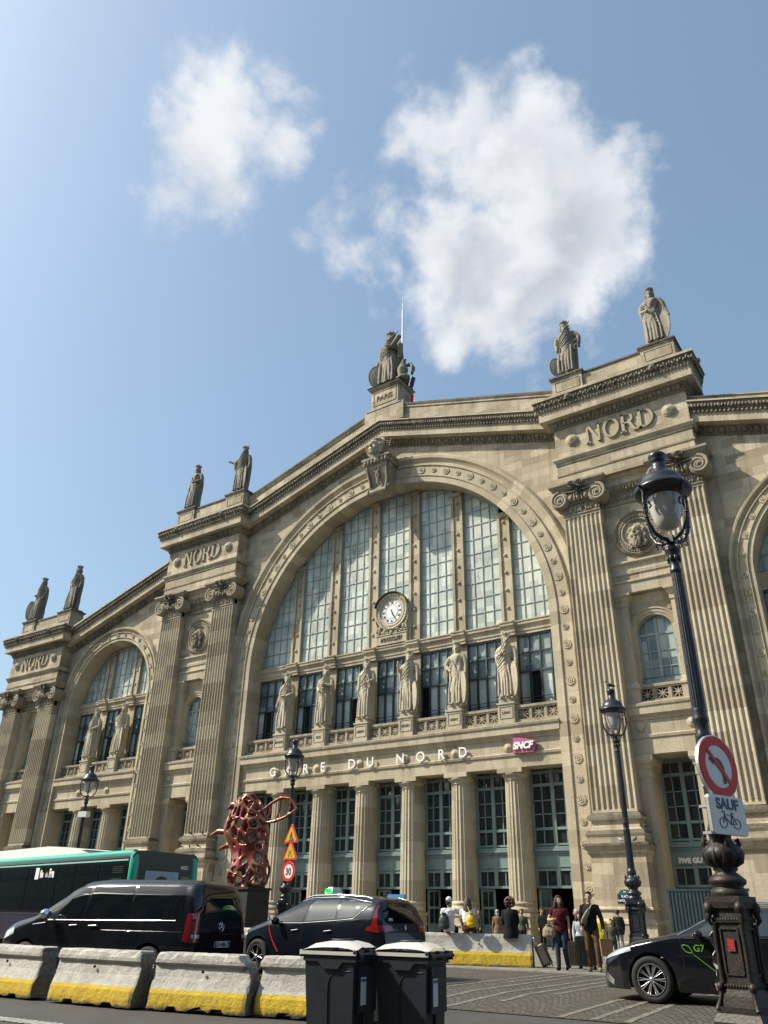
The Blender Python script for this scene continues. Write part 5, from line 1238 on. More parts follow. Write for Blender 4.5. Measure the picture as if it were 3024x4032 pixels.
# local: plate in x-z plane facing -y
RZ = radians(68)
SG = Vector((sin(RZ), -cos(RZ), 0))
c0 = Vector((-2.39, 10.4, 3.02))+SG*.14
s = sign_root('no_left_turn_sign', 'round red and white sign with a struck-out left turn arrow on the near lamp post', 'road sign', tuple(c0), RZ)
disc(.37, -.02, .02).build('plate', M['signback'], s, world=False); ring_mb(.355, .245, -.028, -.02).build('red_rim', M['red'], s, world=False); disc(.25, -.026, -.019).build('face', M['signwhite'], s, world=False)
ar = MB(); P = []
for k in range(9): a = pi/2*k/8; P.append((-.03+.10*cos(a)+.0, -.03+.10*sin(a)))
ou = [(.10, -.19)]+[(-.03+.13*cos(pi/2*k/8), -.04+.14*sin(pi/2*k/8)) for k in range(9)]+[(-.09, .10), (-.09, .135), (-.18, .075), (-.09, .012), (-.09, .045)]+[(-.03+.075*cos(pi/2*k/8), -.04+.085*sin(pi/2*k/8)) for k in range(8, -1, -1)]+[(.045, -.19)]
ar.prism(ou[::-1], -.031, -.026); ar.build('arrow', M['black'], s, world=False)
b = MB().box(-.26, .26, -.036, -.031, -.026, .026); b.xf(Matrix.Rotation(radians(45), 4, 'Y')); b.build('red_bar', M['red'], s, world=False)
for z in (-.2, .25): MB().box(-.1, .04, .02, .2, z-.015, z+.015).build('clamp', M['signback'], s, world=False)
c1 = Vector((-2.37, 10.4, 2.47))+SG*.14
s = sign_root('except_cycles_plate', 'white plate reading SAUF above a bicycle symbol on the near lamp post', 'road sign', tuple(c1), RZ)
def rrect(w, h, r, n=6): return [(sx*(w-r)+cos(a)*r, sz*(h-r)+sin(a)*r) for sx, sz, a0 in ((1, 1, 0), (-1, 1, pi/2), (-1, -1, pi), (1, -1, 3*pi/2)) for a in [a0+pi/2*k/n for k in range(n+1)]]
MB().prism(rrect(.33, .215, .04), -.02, .02).build('plate', M['signback'], s, world=False); MB().prism(rrect(.322, .207, .036), -.026, -.02).build('face', M['signwhite'], s, world=False)
t = text_mb('SAUF', .165, .006, bold=.005, sx=1.1); t.v = [(p[0], p[1]-.029, p[2]+.065) for p in t.v]; t.build('letters', M['navy'], s, world=False, recalc=False)
bk = MB(); zc = -.09
for x in (-.1, .1): bk.sweep([(.026, .058), (.032, .058), (.032, .05), (.026, .05)], [((x, 0, zc), (0, -1, 0), (cos(a), 0, sin(a))) for a in [2*pi*k/30 for k in range(31)]], caps=False)
for p in ([(-.1, zc), (-.07, zc+.095), (.05, zc+.085), (.01, zc-.01), (-.068, zc+.08)], [(.01, zc-.01), (.1, zc), (.05, zc+.085)], [(.01, zc-.01), (.045, zc+.11)], [(-.07, zc+.095), (-.062, zc+.125), (-.09, zc+.13), (-.1, zc+.115)], [(.025, zc+.112), (.075, zc+.115)]): bk.tube([(a, -.029, b) for a, b in p], .0055, 5)
bk.v = [(p[0]*1.25, p[1], p[2]) for p in bk.v]
bk.build('bicycle_symbol', M['navy'], s, world=False)
for z in (-.19, .1): MB().box(-.22, -.02, .02, .2, z-.015, z+.015).build('clamp', M['signback'], s, world=False)
# mid lamp signs
def tri(h, r=.06):
    R_ = h/1.5; pts = []
    for k in range(3):
        a = pi/2+2*pi*k/3; cx, cz = cos(a)*(R_-2*r), sin(a)*(R_-2*r)
        for j in range(5): b_ = a-pi/3+2*pi/3*j/4; pts.append((cx+cos(b_)*r, cz+sin(b_)*r))
    return pts
ZL = (-20.62, 24.05)
for nm, zc, lb in (('roadworks_sign', 2.75+1.3, 'yellow warning triangle with a digging worker, upper sign on the middle lamp'), ('road_narrows_sign', 2.17+1.3, 'yellow warning triangle with narrowing road lines, under the worker sign')):
    s = sign_root(nm, lb, 'road sign', (ZL[0], ZL[1], zc), radians(-8), 'yellow warning triangles on the middle lamp')
    k = .98; MB().prism(tri(.72), -.015, .015).build('plate', M['signback'], s, world=False); MB().prism(tri(.70), -.022, -.015).build('red_rim', M['red'], s, world=False); MB().prism(tri(.54, .03), -.028, -.022).build('face', M['yellow'], s, world=False)
    y = MB()
    if 'works' in nm:
        y.ell((0.01, -.03, .13), (.028, .006, .028)); y.tube([(0, -.03, .1), (-.02, -.03, .0)], [.03, .022], 6, flat=.3)
        for p in ([(-.02, 0), (.02, -.07), (.02, -.14)], [(-.02, 0), (-.05, -.06), (-.07, -.14)], [(0, .08), (.05, .03), (.06, -.02)], [(-.03, .08), (.1, -.1)]): y.tube([(a, -.03, b) for a, b in p], .013, 5)
        y.prism([(.05, -.15), (.16, -.15), (.12, -.08), (.09, -.07)], -.032, -.028); y.prism([(-.16, -.165), (.16, -.165), (.16, -.15), (-.16, -.15)], -.032, -.028)
    else:
        for q in (-1, 1): y.tube([(q*.07, -.03, -.14), (q*.07, -.03, -.06), (q*.035, -.03, -.01), (q*.035, -.03, .05), (q*.06, -.03, .09)], .012, 5)
    y.build('symbol', M['black'], s, world=False)
s = sign_root('speed_limit_sign', 'round red rimmed sign reading 30 low on the middle lamp', 'road sign', (ZL[0]-.03, ZL[1], 1.56+1.3), radians(-8))
disc(.34, -.015, .015).build('plate', M['signback'], s, world=False); ring_mb(.33, .235, -.022, -.015).build('red_rim', M['red'], s, world=False); disc(.24, -.02, -.014).build('face', M['signwhite'], s, world=False)
t = text_mb('30', .33, .006, bold=.006, sx=.95); t.v = [(p[0], p[1]-.024, p[2]-.115) for p in t.v]; t.build('number', M['black'], s, world=False, recalc=False)
pl = MB(); pl.tube([(ZL[0], ZL[1]+.08, .38), (ZL[0], ZL[1]+.08, 4.45)], .03, 10); pl.build('sign_pole', M['iron'], loc=(ZL[0], ZL[1]+.08, .38), label='thin dark pole carrying the triangles and the 30 sign', cat='pole')
# street name plate, on the pedestal wall near lamp 2
s = sign_root('street_name_plate', 'blue street name plate with arched green top beside the right lamp', 'street sign', (-13.45, 39.1, 1.13+1.3), 0)
MB().prism([(-.36, -.25), (.36, -.25), (.36, .2)]+[(.26*cos(a), .2+.17*sin(a)) for a in [pi*k/10 for k in range(11)]]+[(-.36, .2)], -.02, .35).build('plate', M['green_edge'], s, world=False)
MB().box(-.31, .31, -.026, -.02, -.2, .15).build('face', M['navy'], s, world=False)
t = MB()
for i, (tx, sz) in enumerate((('PLACE', .14), ('NAPOLEON III', .12))): q = text_mb(tx, sz, .004, bold=.003, sx=.85); t.merge(q, (0, -.03, .03-.16*i))
q = text_mb('Xe', .1, .004, bold=.003); t.merge(q, (0, -.023, .24)); t.build('letters', M['letter_white'], s, world=False, recalc=False)
# shop sign over the right doorway
s = sign_root('shop_sign', 'white capital letters of the shop name on the teal doorway panel', 'shop sign', (XC+17.35, 42.12, 2.84+1.3), 0)
t = text_mb('FIVE GUYS', .31, .03, bold=.02, sx=1.0); t.v = [(p[0], p[1], p[2]-.1) for p in t.v]; t.build('letters', M['letter_white'], s, world=False, recalc=False)
# ================================================================== VEHICLES
def paint(name, col, rough=.08, metal=.3, coat=1.0):
    m, t, b = base_mat(name); v = objvec(t)
    t.lk(t.mix(t.ramp(t.noise(v, 2.2, 5, .6), .45, .8, 0, .3), col, (.018, .018, .017)), b.inputs['Base Color']); b.inputs['Specular IOR Level'].default_value = .3
    b.inputs['Metallic'].default_value = metal; t.lk(t.ramp(t.noise(v, 5, 4, .6), .3, .8, rough, rough+.10), b.inputs['Roughness']); b.inputs['Coat Weight'].default_value = coat; b.inputs['Coat Roughness'].default_value = .02; return m
M['blackpaint'] = paint('black_car_paint', (.004, .005, .008), .12, .0, .55)
M['navypaint'] = paint('blue_black_car_paint', (.006, .009, .015), .14, .2, .6)
M['tint'] = simple('tinted_glass', (.003, .005, .007), .03, var=0, spec=.6, coat=.0)
M['glass2'] = simple('car_glass', (.012, .018, .02), .03, var=.3, vs=2, spec=.8, coat=.3)
M['chrome'] = simple('chrome', (.75, .75, .75), .12, metal=1.0, var=.02)
M['alloy'] = simple('alloy', (.55, .55, .56), .25, metal=.9, var=.05)
M['tail'] = simple('tail_light_red', (.20, .006, .008), .12, var=.15, spec=.9, coat=1.0)
M['lampglass'] = simple('headlight_glass', (.42, .44, .46), .08, var=.2, spec=1, coat=1)
M['trim'] = simple('black_trim', (.010, .010, .011), .5)
M['plate'] = simple('number_plate_white', (.55, .55, .53), .4, var=.03)
M['blueband'] = simple('number_plate_blue', (.02, .06, .3), .4)
def lerp(tab, x):
    if x <= tab[0][0]: return tab[0][1]
    for (a, p), (b, q) in zip(tab, tab[1:]):
        if x <= b:
            t = (x-a)/(b-a); return p+(q-p)*t
    return tab[-1][1]
def smooth_tab(tab, n=240, k=3):
    x0, x1 = tab[0][0], tab[-1][0]; v = [lerp(tab, x0+(x1-x0)*i/n) for i in range(n+1)]
    for _ in range(k): v = [v[0]]+[(v[i-1]+2*v[i]+v[i+1])/4 for i in range(1, n)]+[v[-1]]
    return lambda x: v[max(0, min(n, int(round((x-x0)/(x1-x0)*n))))] if not (0 < (x-x0)/(x1-x0) < 1) else (lambda u: v[int(u)]+(v[min(n, int(u)+1)]-v[int(u)])*(u-int(u)))((x-x0)/(x1-x0)*n)
class Car:
    def __init__(s, L, top, width, belt, tum, wheels, wr, sill=.22, ex=5.0):
        s.L = L; s.top = smooth_tab(top); s.w = smooth_tab(width, k=4); s.belt = smooth_tab(belt, k=6); s.tum = tum; s.wh = wheels; s.wr = wr; s.sill = sill; s.ex = ex
    def zb(s, x): return min(s.belt(x), s.top(x)-.025)
    def hw(s, x, z):
        W = s.w(x); zb = s.zb(x); zt = s.top(x)
        if z <= zb: return W*(1-.055*((z-.62)/.5)**2-(.035*max(0, (.35-z))/.2))
        q = min(1, (z-zb)/(zt-zb)); Wb = W*(1-.055*((zb-.62)/.5)**2)
        return Wb*(1-s.tum*q*(min(1, (zt-zb)/.5)))*(1-q**s.ex)**(1/s.ex)
    def bot(s, x):
        b = s.sill
        for c in s.wh:
            R = s.wr+.065; d = abs(x-c)
            if d < R: b = max(b, s.wr+sqrt(R*R-d*d))
        return min(b, s.zb(x)-.05)
    def body(s):
        xs = set([0, s.L]); N = 90
        for i in range(N+1): xs.add(s.L*i/N)
        for c in s.wh:
            R = s.wr+.065
            for k in range(25): xs.add(c+R*cos(pi*k/24)*.9999)
            for e in (-R-.001, R+.001): xs.add(c+e)
        x = s.L
        for k in range(20): xs.add(s.L-.6*(k/20)**2)
        for k in range(20): xs.add(.5*(k/20)**2)
        xs = sorted(xs); mb = MB(); vs = []; Q = [.2, .4, .6, .76, .87, .94, .98, .995, 1.0]; nl = 9
        for x in xs:
            b = s.bot(x); zb = s.zb(x); zt = s.top(x); sec = []
            for k in range(nl): z = b+(zb-b)*k/(nl-1); sec.append((s.hw(x, z), z))
            for q in Q: z = zb+(zt-zb)*q; sec.append((s.hw(x, z), z))
            for y, z in sec: vs.append((x, -y, z))
            for y, z in sec[::-1][1:]: vs.append((x, y, z))
        m = (nl+len(Q))*2-1; n = len(xs)
        fs = [(i*m+k, i*m+k+1, (i+1)*m+k+1, (i+1)*m+k) for i in range(n-1) for k in range(m-1)]
        fs += [list(range(m)), [(n-1)*m+k for k in range(m)]]
        mb.add(vs, fs, 0, smooth=True); return mb
    def side(s, quad, off=.006, n=10, m=5, sides=(-1, 1)):
        """quad: 4 (x,z): bottom-left, bottom-right, top-right, top-left"""
        out = MB()
        for sd in sides:
            vs = []
            for i in range(n+1):
                for j in range(m+1):
                    u, v = i/n, j/m
                    x = (quad[0][0]*(1-u)+quad[1][0]*u)*(1-v)+(quad[3][0]*(1-u)+quad[2][0]*u)*v
                    z = (quad[0][1]*(1-u)+quad[1][1]*u)*(1-v)+(quad[3][1]*(1-u)+quad[2][1]*u)*v
                    vs.append((x, sd*(s.hw(x, z)+off), z))
            out.add(vs, [(i*(m+1)+j, (i+1)*(m+1)+j, (i+1)*(m+1)+j+1, i*(m+1)+j+1) for i in range(n) for j in range(m)], smooth=True)
        return out
    def line(s, pts, r, off=.004, side=-1, n=14):
        P = []
        for (a, b), (c, d) in zip(pts, pts[1:]):
            for k in range(n): x = a+(c-a)*k/n; z = b+(d-b)*k/n; P.append((x, side*(s.hw(x, z)+off), z))
        x, z = pts[-1]; P.append((x, side*(s.hw(x, z)+off), z)); return MB().tube(P, r, 5)
    def rx(s, y, z, off=.006):
        """x of the rear surface at y,z"""
        a, b = s.L-1.3, s.L
        if s.hw(b, z) >= abs(y) and z <= s.top(b): return b+off
        for _ in range(26):
            c = (a+b)/2
            if z <= s.top(c) and s.hw(c, z) >= abs(y): a = c
            else: b = c
        return a+off
    def rear(s, y0, y1, z0, z1, off=.006, n=12, m=6, taper=0):
        vs = []; out = MB()
        for i in range(n+1):
            for j in range(m+1): z = z0+(z1-z0)*j/m; y = (y0+(y1-y0)*i/n)*(1-taper*j/m); vs.append((s.rx(y, z, off), y, z))
        out.add(vs, [(i*(m+1)+j, (i+1)*(m+1)+j, (i+1)*(m+1)+j+1, i*(m+1)+j+1) for i in range(n) for j in range(m)], smooth=True); return out
    def topz(s, x, y):
        zb, zt = s.zb(x), s.top(x); a, b = zb, zt
        if s.hw(x, zb) < abs(y): return zb
        for _ in range(22):
            c = (a+b)/2
            if s.hw(x, c) >= abs(y): a = c
            else: b = c
        return a
    def toppatch(s, x0, x1, y0, y1, off=.006, n=10, m=12, taper=0):
        vs = []; out = MB()
        for i in range(n+1):
            x = x0+(x1-x0)*i/n
            for j in range(m+1): y = (y0+(y1-y0)*j/m)*(1-taper*i/n); vs.append((x, y, s.topz(x, y)+off))
        out.add(vs, [(i*(m+1)+j, (i+1)*(m+1)+j, (i+1)*(m+1)+j+1, i*(m+1)+j+1) for i in range(n) for j in range(m)], smooth=True); return out
def wheel(root, x, y, r, spokes, mat='alloy', style=0):
    side = -1 if y < 0 else 1
    w = MB(); w.lathe([(r*.70, -.11), (r*.93, -.115), (r, -.08), (r, .08), (r*.93, .115), (r*.70, .11), (r*.66, .0)], (0, 0, 0), 48, 0, 'y')
    W = w.build('wheel', M['rubber'], root, (x, y, r), world=False)
    f = MB(); yo = side*.1
    for k in range(spokes):
        a = 2*pi*k/spokes; 
        for q in ((-.09, .09) if style == 0 else (-.16, .16)):
            f.tube([(cos(a+q*.4)*r*.12, yo, sin(a+q*.4)*r*.12), (cos(a+q)*r*.66, yo*.95, sin(a+q)*r*.66)], [r*.03, r*.045], 5, flat=.5)
    f.sweep([(0, r*.70), (.02, r*.69), (.02, r*.65), (0, r*.64)], [((0, side*.10, 0), (0, side, 0), (cos(a), 0, sin(a))) for a in [2*pi*k/40 for k in range(41)]], caps=False)
    f.lathe([(r*.13, 0), (r*.13, .02), (0, .025)], (0, side*.095, 0), 16, 0, 'y')
    f.build('rim', M[mat], W, world=False)
    d = MB(); d.lathe([(r*.68, 0), (0, .0)], (0, side*.03, 0), 32, 0, 'y'); d.build('brake_disc', M['trim'], W, world=False)
def plate_on(root, loc, rz, txt, w=.52):
    p = MB().box(-w/2, w/2, -.012, .004, -.055, .055); P = p.build('number_plate', M['plate'], root, loc, world=False); P.rotation_euler = (0, 0, rz)
    MB().box(-w/2, -w/2+.045, -.015, -.012, -.055, .055).build('blue_band', M['blueband'], P, world=False); MB().box(w/2-.045, w/2, -.015, -.012, -.055, .055).build('blue_band', M['blueband'], P, world=False)
    if not txt: return
    t = text_mb(txt, .105, .003, bold=.002, sx=.95); t.v = [(q[0], q[1]-.014, q[2]-.036) for q in t.v]; t.build('characters', M['black'], P, world=False, recalc=False)
def liner(c):
    mb = MB()
    mb.box(.5, c.L-.4, -c.w(2)*.82, c.w(2)*.82, .2, .6)
    return mb
# ---- black van (nose to the left)
van = thing('passenger_van', 'long glossy black passenger van seen from behind and its side, filling the lower left', 'van', (-18.85, 12.73, .07), radians(9)); van.scale = (1.06, 1.06, 1.04)
vc = Car(5.2, [(0, .62), (.1, .92), (.35, 1.05), (1.0, 1.18), (1.25, 1.32), (1.9, 1.76), (2.2, 1.86), (2.6, 1.89), (4.6, 1.88), (4.95, 1.85), (5.06, 1.78), (5.12, 1.5), (5.17, 1.1), (5.19, .8), (5.2, .5)],
         [(0, .6), (.15, .82), (.5, .92), (1.2, .955), (4.6, .955), (5.0, .93), (5.12, .88), (5.2, .82)], [(0, .6), (.6, .88), (1.2, 1.08), (1.6, 1.10), (5.2, 1.12)], .17, (.95, 4.2), .335, .2, 6.5)
vc.body().build('body', M['blackpaint'], van, world=False); liner(vc).build('underbody', M['trim'], van, world=False)
for x in vc.wh:
    for y in (-.85, .85): wheel(van, x, y, .335, 5)
for q in ([(1.62, 1.16), (2.32, 1.14), (2.36, 1.72), (2.12, 1.70)], [(2.42, 1.14), (3.55, 1.15), (3.52, 1.75), (2.46, 1.73)], [(3.62, 1.15), (4.88, 1.16), (4.80, 1.74), (3.60, 1.75)]):
    for sd in (-1, 1): vc.side(q, sides=(sd,)).build('window', M['tint'], van, world=False)
vc.toppatch(1.28, 2.08, -.74, .74, taper=.08).build('windscreen', M['glass2'], van, world=False)
vc.rear(-.78, .78, 1.15, 1.70, taper=.08).build('rear_window', M['tint'], van, world=False)
for sd in (-1, 1):
    a = vc.side([(4.98, .78), (5.14, .74), (5.07, 1.26), (4.99, 1.26)], off=.01, n=4, sides=(sd,)); a.merge(vc.rear(sd*.70, sd*.88, .76, 1.26, off=.012, n=4)); T_ = a.build('tail_light', M['tail'], van, world=False)
    vc.rear(sd*.71, sd*.87, .83, .89, off=.018, n=3, m=2).build('lens', M['lampglass'], T_, world=False)
vc.line([(1.45, 1.09), (4.75, 1.125)], .012).build('waist_trim', M['chrome'], van, world=False)
vc.line([(2.95, .93), (4.95, .93)], .004).build('body_crease', M['blackpaint'], van, world=False)
vc.line([(2.38, .35), (2.36, 1.12)], .005).build('door_gap', M['trim'], van, world=False); vc.line([(3.58, .35), (3.58, 1.12)], .005).build('door_gap', M['trim'], van, world=False)
for x in (2.1, 2.62): vc.line([(x, 1.0), (x+.2, 1.01)], .016, off=.03).build('door_handle', M['chrome'], van, world=False)
vc.line([(1.05, 1.0), (1.4, 1.04)], .012).build('indicator_trim', M['chrome'], van, world=False)
mm = MB(); mm.ell((1.55, -1.1, 1.2), (.1, .13, .1)); mm.tube([(1.6, -.9, 1.12), (1.58, -1.05, 1.16)], .03, 6); mm.build('mirror', M['chrome'], van, world=False)
for sd in (-1, 1): vc.side([(.1, .68), (.55, .82), (.5, .95), (.14, .84)], off=.01, n=5, sides=(sd,)).build('headlight', M['lampglass'], van, world=False)
plate_on(van, (5.225, .02, .72), radians(90), 'GD-488-ZB')
em = MB(); xr = vc.rx(0, 1.02)+.012
em.sweep([(0, .085), (.01, .08), (0, .072)], [((0, 0, 0), (0, -1, 0), (cos(a), 0, sin(a))) for a in [2*pi*k/36 for k in range(37)]])
for k in range(3): a = pi/2+2*pi*k/3; em.tube([(0, -.005, 0), (cos(a)*.08, -.005, sin(a)*.08)], [.014, .004], 5)
E_ = em.build('star_emblem', M['chrome'], van, (xr, .0, 1.03), world=False); E_.rotation_euler = (0, 0, radians(90))
t = text_mb('VITO', .085, .01, bold=.002, sx=1.4); o = t.build('badge', M['chrome'], van, (xr-.005, -.52, .93), world=False, recalc=False); o.rotation_euler = (0, 0, radians(90))
# ---- dark taxi people carrier
taxi = thing('taxi', 'dark people carrier taxi with a lit green TAXI roof sign behind the grey bins', 'taxi', (-14.82, 16.30, .21), radians(-3.0)); taxi.scale = (.965, 1, 1)
tc_ = Car(4.63, [(0, .55), (.08, .78), (.4, .92), (.95, 1.06), (1.15, 1.14), (2.0, 1.53), (2.4, 1.61), (3.2, 1.62), (4.05, 1.58), (4.32, 1.53), (4.42, 1.42), (4.52, 1.12), (4.58, .9), (4.62, .7), (4.63, .5)],
          [(0, .5), (.12, .74), (.5, .88), (1.2, .925), (3.8, .925), (4.3, .88), (4.55, .78), (4.63, .7)], [(0, .5), (.6, .82), (1.2, .98), (3.0, 1.04), (4.0, 1.13), (4.63, 1.1)], .22, (.93, 3.74), .345, .19, 4.2)
tc_.body().build('body', M['navypaint'], taxi, world=False); liner(tc_).build('underbody', M['trim'], taxi, world=False)
for x in tc_.wh:
    for y in (-.82, .82): wheel(taxi, x, y, .345, 5, style=1)
for q, mt in (([(1.42, 1.04), (2.30, 1.06), (2.42, 1.48), (2.02, 1.44)], 'tint'), ([(2.40, 1.07), (3.28, 1.12), (3.24, 1.50), (2.50, 1.49)], 'glass2'), ([(3.34, 1.13), (3.85, 1.17), (4.22, 1.42), (3.32, 1.50)], 'glass2')):
    for sd in (-1, 1): tc_.side(q, sides=(sd,)).build('window', M[mt], taxi, world=False)
tc_.toppatch(1.18, 2.05, -.7, .7, taper=.12).build('windscreen', M['glass2'], taxi, world=False)
tc_.rear(-.68, .68, 1.06, 1.44, taper=.1).build('rear_window', M['tint'], taxi, world=False)
tc_.line([(1.3, 1.02), (2.3, 1.03), (3.3, 1.09), (3.8, 1.13), (4.16, 1.41)], .009).build('window_trim', M['chrome'], taxi, world=False); tc_.line([(1.15, 1.12), (1.9, 1.46), (2.4, 1.545), (3.3, 1.555), (4.16, 1.45)], .010).build('window_trim', M['chrome'], taxi, world=False)
for sd in (-1, 1):
    tc_.side([(4.16, .92), (4.48, .88), (4.45, 1.0), (4.22, 1.0)], off=.012, n=5, sides=(sd,)).merge(tc_.side([(4.30, 1.0), (4.44, 1.0), (4.36, 1.40), (4.34, 1.40)], off=.012, n=5, sides=(sd,))).merge(tc_.rear(sd*.46, sd*.82, .90, 1.02, off=.012, n=6)).build('tail_light', M['tail'], taxi, world=False)
    MB().tube([(2.2, sd*.64, 1.535), (2.45, sd*.64, 1.585), (3.2, sd*.64, 1.60), (3.95, sd*.62, 1.56), (4.15, sd*.62, 1.52)], .017, 8).build('roof_rail', M['chrome'], taxi, world=False)
    tc_.side([(.12, .66), (.55, .78), (.5, .86), (.14, .76)], off=.01, n=5, sides=(sd,)).build('headlight', M['lampglass'], taxi, world=False)
tc_.line([(2.34, .4), (2.36, 1.05)], .005).build('door_gap', M['trim'], taxi, world=False); tc_.line([(3.3, .5), (3.31, 1.1)], .005).build('door_gap', M['trim'], taxi, world=False); tc_.line([(1.35, .4), (1.3, .98)], .005).build('door_gap', M['trim'], taxi, world=False)
for x in (2.02, 3.02): tc_.line([(x, .88), (x+.2, .90)], .014, off=.025).build('door_handle', M['chrome'], taxi, world=False)
ms = MB(); ms.ell((1.58, -1.02, 1.06), (.07, .12, .085)); ms.tube([(1.6, -.88, 1.0), (1.6, -1.0, 1.03)], .025, 6); ms.build('mirror', M['navypaint'], taxi, world=False)
MB().tube([(p[0], -tc_.hw(p[0], p[1])-.004, p[1]) for p in [(1.28, .98), (1.30, .90), (1.36, .78), (1.46, .64), (1.62, .45)]], .014, 6).build('red_stripe', M['red'], taxi, world=False)
tx = MB(); tx.frustum(-.12, .12, -.2, .2, 1.6, -.09, .09, -.17, .17, 1.72); tx.frustum(-.09, .09, -.17, .17, 1.72, -.06, .06, -.13, .13, 1.78); tx.v = [(p[0]+2.45, p[1], p[2]) for p in tx.v]; TR = tx.build('roof_sign', M['white'], taxi, world=False)
M['greenlit'] = simple('lit_green_panel', (.02, .4, .06), .4, var=0, emit=(.05, 1, .15), es=1.2)
MB().prism([(-.11, -.05), (.11, -.05), (.09, .045), (-.09, .045)], -.005, .005).build('lit_panel', M['greenlit'], TR, (2.45, -.215, 1.70), world=False)
t = text_mb('TAXI', .085, .004, bold=.003); t.build('letters', M['iron'], TR, (2.45, -.225, 1.675), world=False, recalc=False)
t = text_mb('7991', .08, .004, bold=.002); o = t.build('cab_number', M['letter_white'], taxi, (tc_.rx(-.5, 1.12)+.015, -.48, 1.1), world=False, recalc=False); o.rotation_euler = (0, 0, radians(90))
d = MB(); d.prism([(0, -.06), (.04, 0), (0, .06), (-.04, 0)], -.01, .005); o = d.build('lozenge_emblem', M['chrome'], taxi, (tc_.rx(0, .98)+.01, 0, .98), world=False); o.rotation_euler = (0, 0, radians(90))
MB().box(3.95, 4.05, -.02, .02, 1.6, 1.68).build('aerial', M['trim'], taxi, world=False)
plate_on(taxi, (4.65, 0, .62), radians(90), '')
# ---- black estate taxi at right, nose to the left
est = thing('taxi', 'black estate car with a lime green stripe on its door behind the near lamp post', 'taxi', (-5.78, 15.72, .2), radians(2.0))
ec = Car(4.6, [(0, .48), (.06, .66), (.25, .76), (.7, .90), (1.2, .99), (1.38, 1.04), (2.1, 1.38), (2.5, 1.45), (3.2, 1.46), (4.2, 1.38), (4.35, 1.3), (4.5, 1.0), (4.58, .8), (4.6, .5)],
         [(0, .42), (.1, .62), (.4, .80), (1.0, .885), (3.8, .89), (4.3, .84), (4.6, .7)], [(0, .45), (.6, .78), (1.3, .93), (3.0, .98), (4.0, 1.02), (4.6, 1.0)], .24, (.93, 3.62), .33, .17, 3.6)
ec.body().build('body', M['blackpaint'], est, world=False); liner(ec).build('underbody', M['trim'], est, world=False)
for x in ec.wh:
    for y in (-.79, .79): wheel(est, x, y, .335, 10)
for q in ([(1.62, .97), (2.42, .99), (2.44, 1.36), (2.10, 1.31)], [(2.52, .99), (3.3, 1.02), (3.28, 1.37), (2.53, 1.37)], [(3.38, 1.03), (4.1, 1.08), (4.0, 1.30), (3.36, 1.36)]):
    for sd in (-1, 1): ec.side(q, sides=(sd,)).build('window', M['glass2'], est, world=False)
ec.toppatch(1.42, 2.15, -.68, .68, taper=.12).build('windscreen', M['glass2'], est, world=False)
ec.rear(-.6, .6, 1.0, 1.28, taper=.1).build('rear_window', M['tint'], est, world=False)
ec.line([(1.42, .98), (2.1, 1.345), (2.5, 1.40), (3.3, 1.405), (4.1, 1.33)], .011).build('window_trim', M['chrome'], est, world=False)
ec.line([(1.55, .94), (2.4, .955), (3.4, .99)], .007).build('window_trim', M['trim'], est, world=False)
for sd in (-1, 1):
    ec.side([(.09, .60), (.62, .74), (.60, .80), (.16, .72)], off=.01, n=6, sides=(sd,)).build('headlight', M['lampglass'], est, world=False)
    ec.side([(.05, .3), (.22, .22), (.24, .3), (.1, .42)], off=.01, n=4, sides=(sd,)).build('fog_lamp_trim', M['chrome'], est, world=False)
    ec.side([(4.2, .82), (4.5, .8), (4.45, .95), (4.2, .95)], off=.01, n=4, sides=(sd,)).build('tail_light', M['tail'], est, world=False)
ms = MB(); ms.ell((1.78, -.99, 1.0), (.075, .12, .075)); ms.tube([(1.82, -.85, .94), (1.82, -.95, .97)], .022, 6); ms.build('mirror', M['blackpaint'], est, world=False)
ec.line([(1.5, .35), (1.46, .95)], .005).build('door_gap', M['trim'], est, world=False); ec.line([(2.5, .35), (2.5, .97)], .005).build('door_gap', M['trim'], est, world=False)
M['lime'] = simple('lime_green', (.10, .27, .03), .35, var=.05)
MB().tube([(p[0], -ec.hw(p[0], p[1])-.004, p[1]) for p in [(1.62, .74), (1.70, .68), (1.90, .53), (2.12, .39), (2.35, .28)]], [.005, .013, .016, .016, .014], 6, flat=.4).build('green_stripe', M['lime'], est, world=False)
lf = MB(); lf.tube([(.07*cos(a)*(1+.25*cos(2*a)), 0, .045*sin(a)) for a in [2*pi*k/16 for k in range(16)]], .008, 5, closed=True)
lf.xf(Matrix.Rotation(radians(35), 4, 'Y')); lf.v = [(p[0]+1.56, p[1]-ec.hw(1.56, .8)-.006, p[2]+.79) for p in lf.v]; lf.build('leaf_emblem', M['lime'], est, world=False)
t = text_mb('G7', .14, .006, bold=.002, align='LEFT'); t.v = [(p[0]+1.66, p[1]-ec.hw(1.7, .8)-.008, p[2]+.76) for p in t.v]; t.build('letters', M['lime'], est, world=False, recalc=False)
for sd in (-1, 1): MB().tube([(2.3, sd*.56, 1.45), (2.5, sd*.56, 1.49), (3.9, sd*.55, 1.46), (4.1, sd*.54, 1.41)], .013, 7).build('roof_rail', M['chrome'], est, world=False)
# ---- bus: local x from rear (0) to the left
bus = thing('city_bus', 'black city bus with bright turquoise roof edge and rear corner, behind the van', 'bus', (-22.05, 18.12, .2), radians(180-8.2))
M['turq'] = simple('turquoise_paint', (.012, .34, .23), .3, var=.06, coat=.6); M['busblack'] = simple('gloss_black_bus_panel', (.007, .008, .009), .12, var=.2, coat=.2); M['purple'] = simple('dark_purple_livery', (.012, .009, .03), .3, var=.9, vs=1.5)
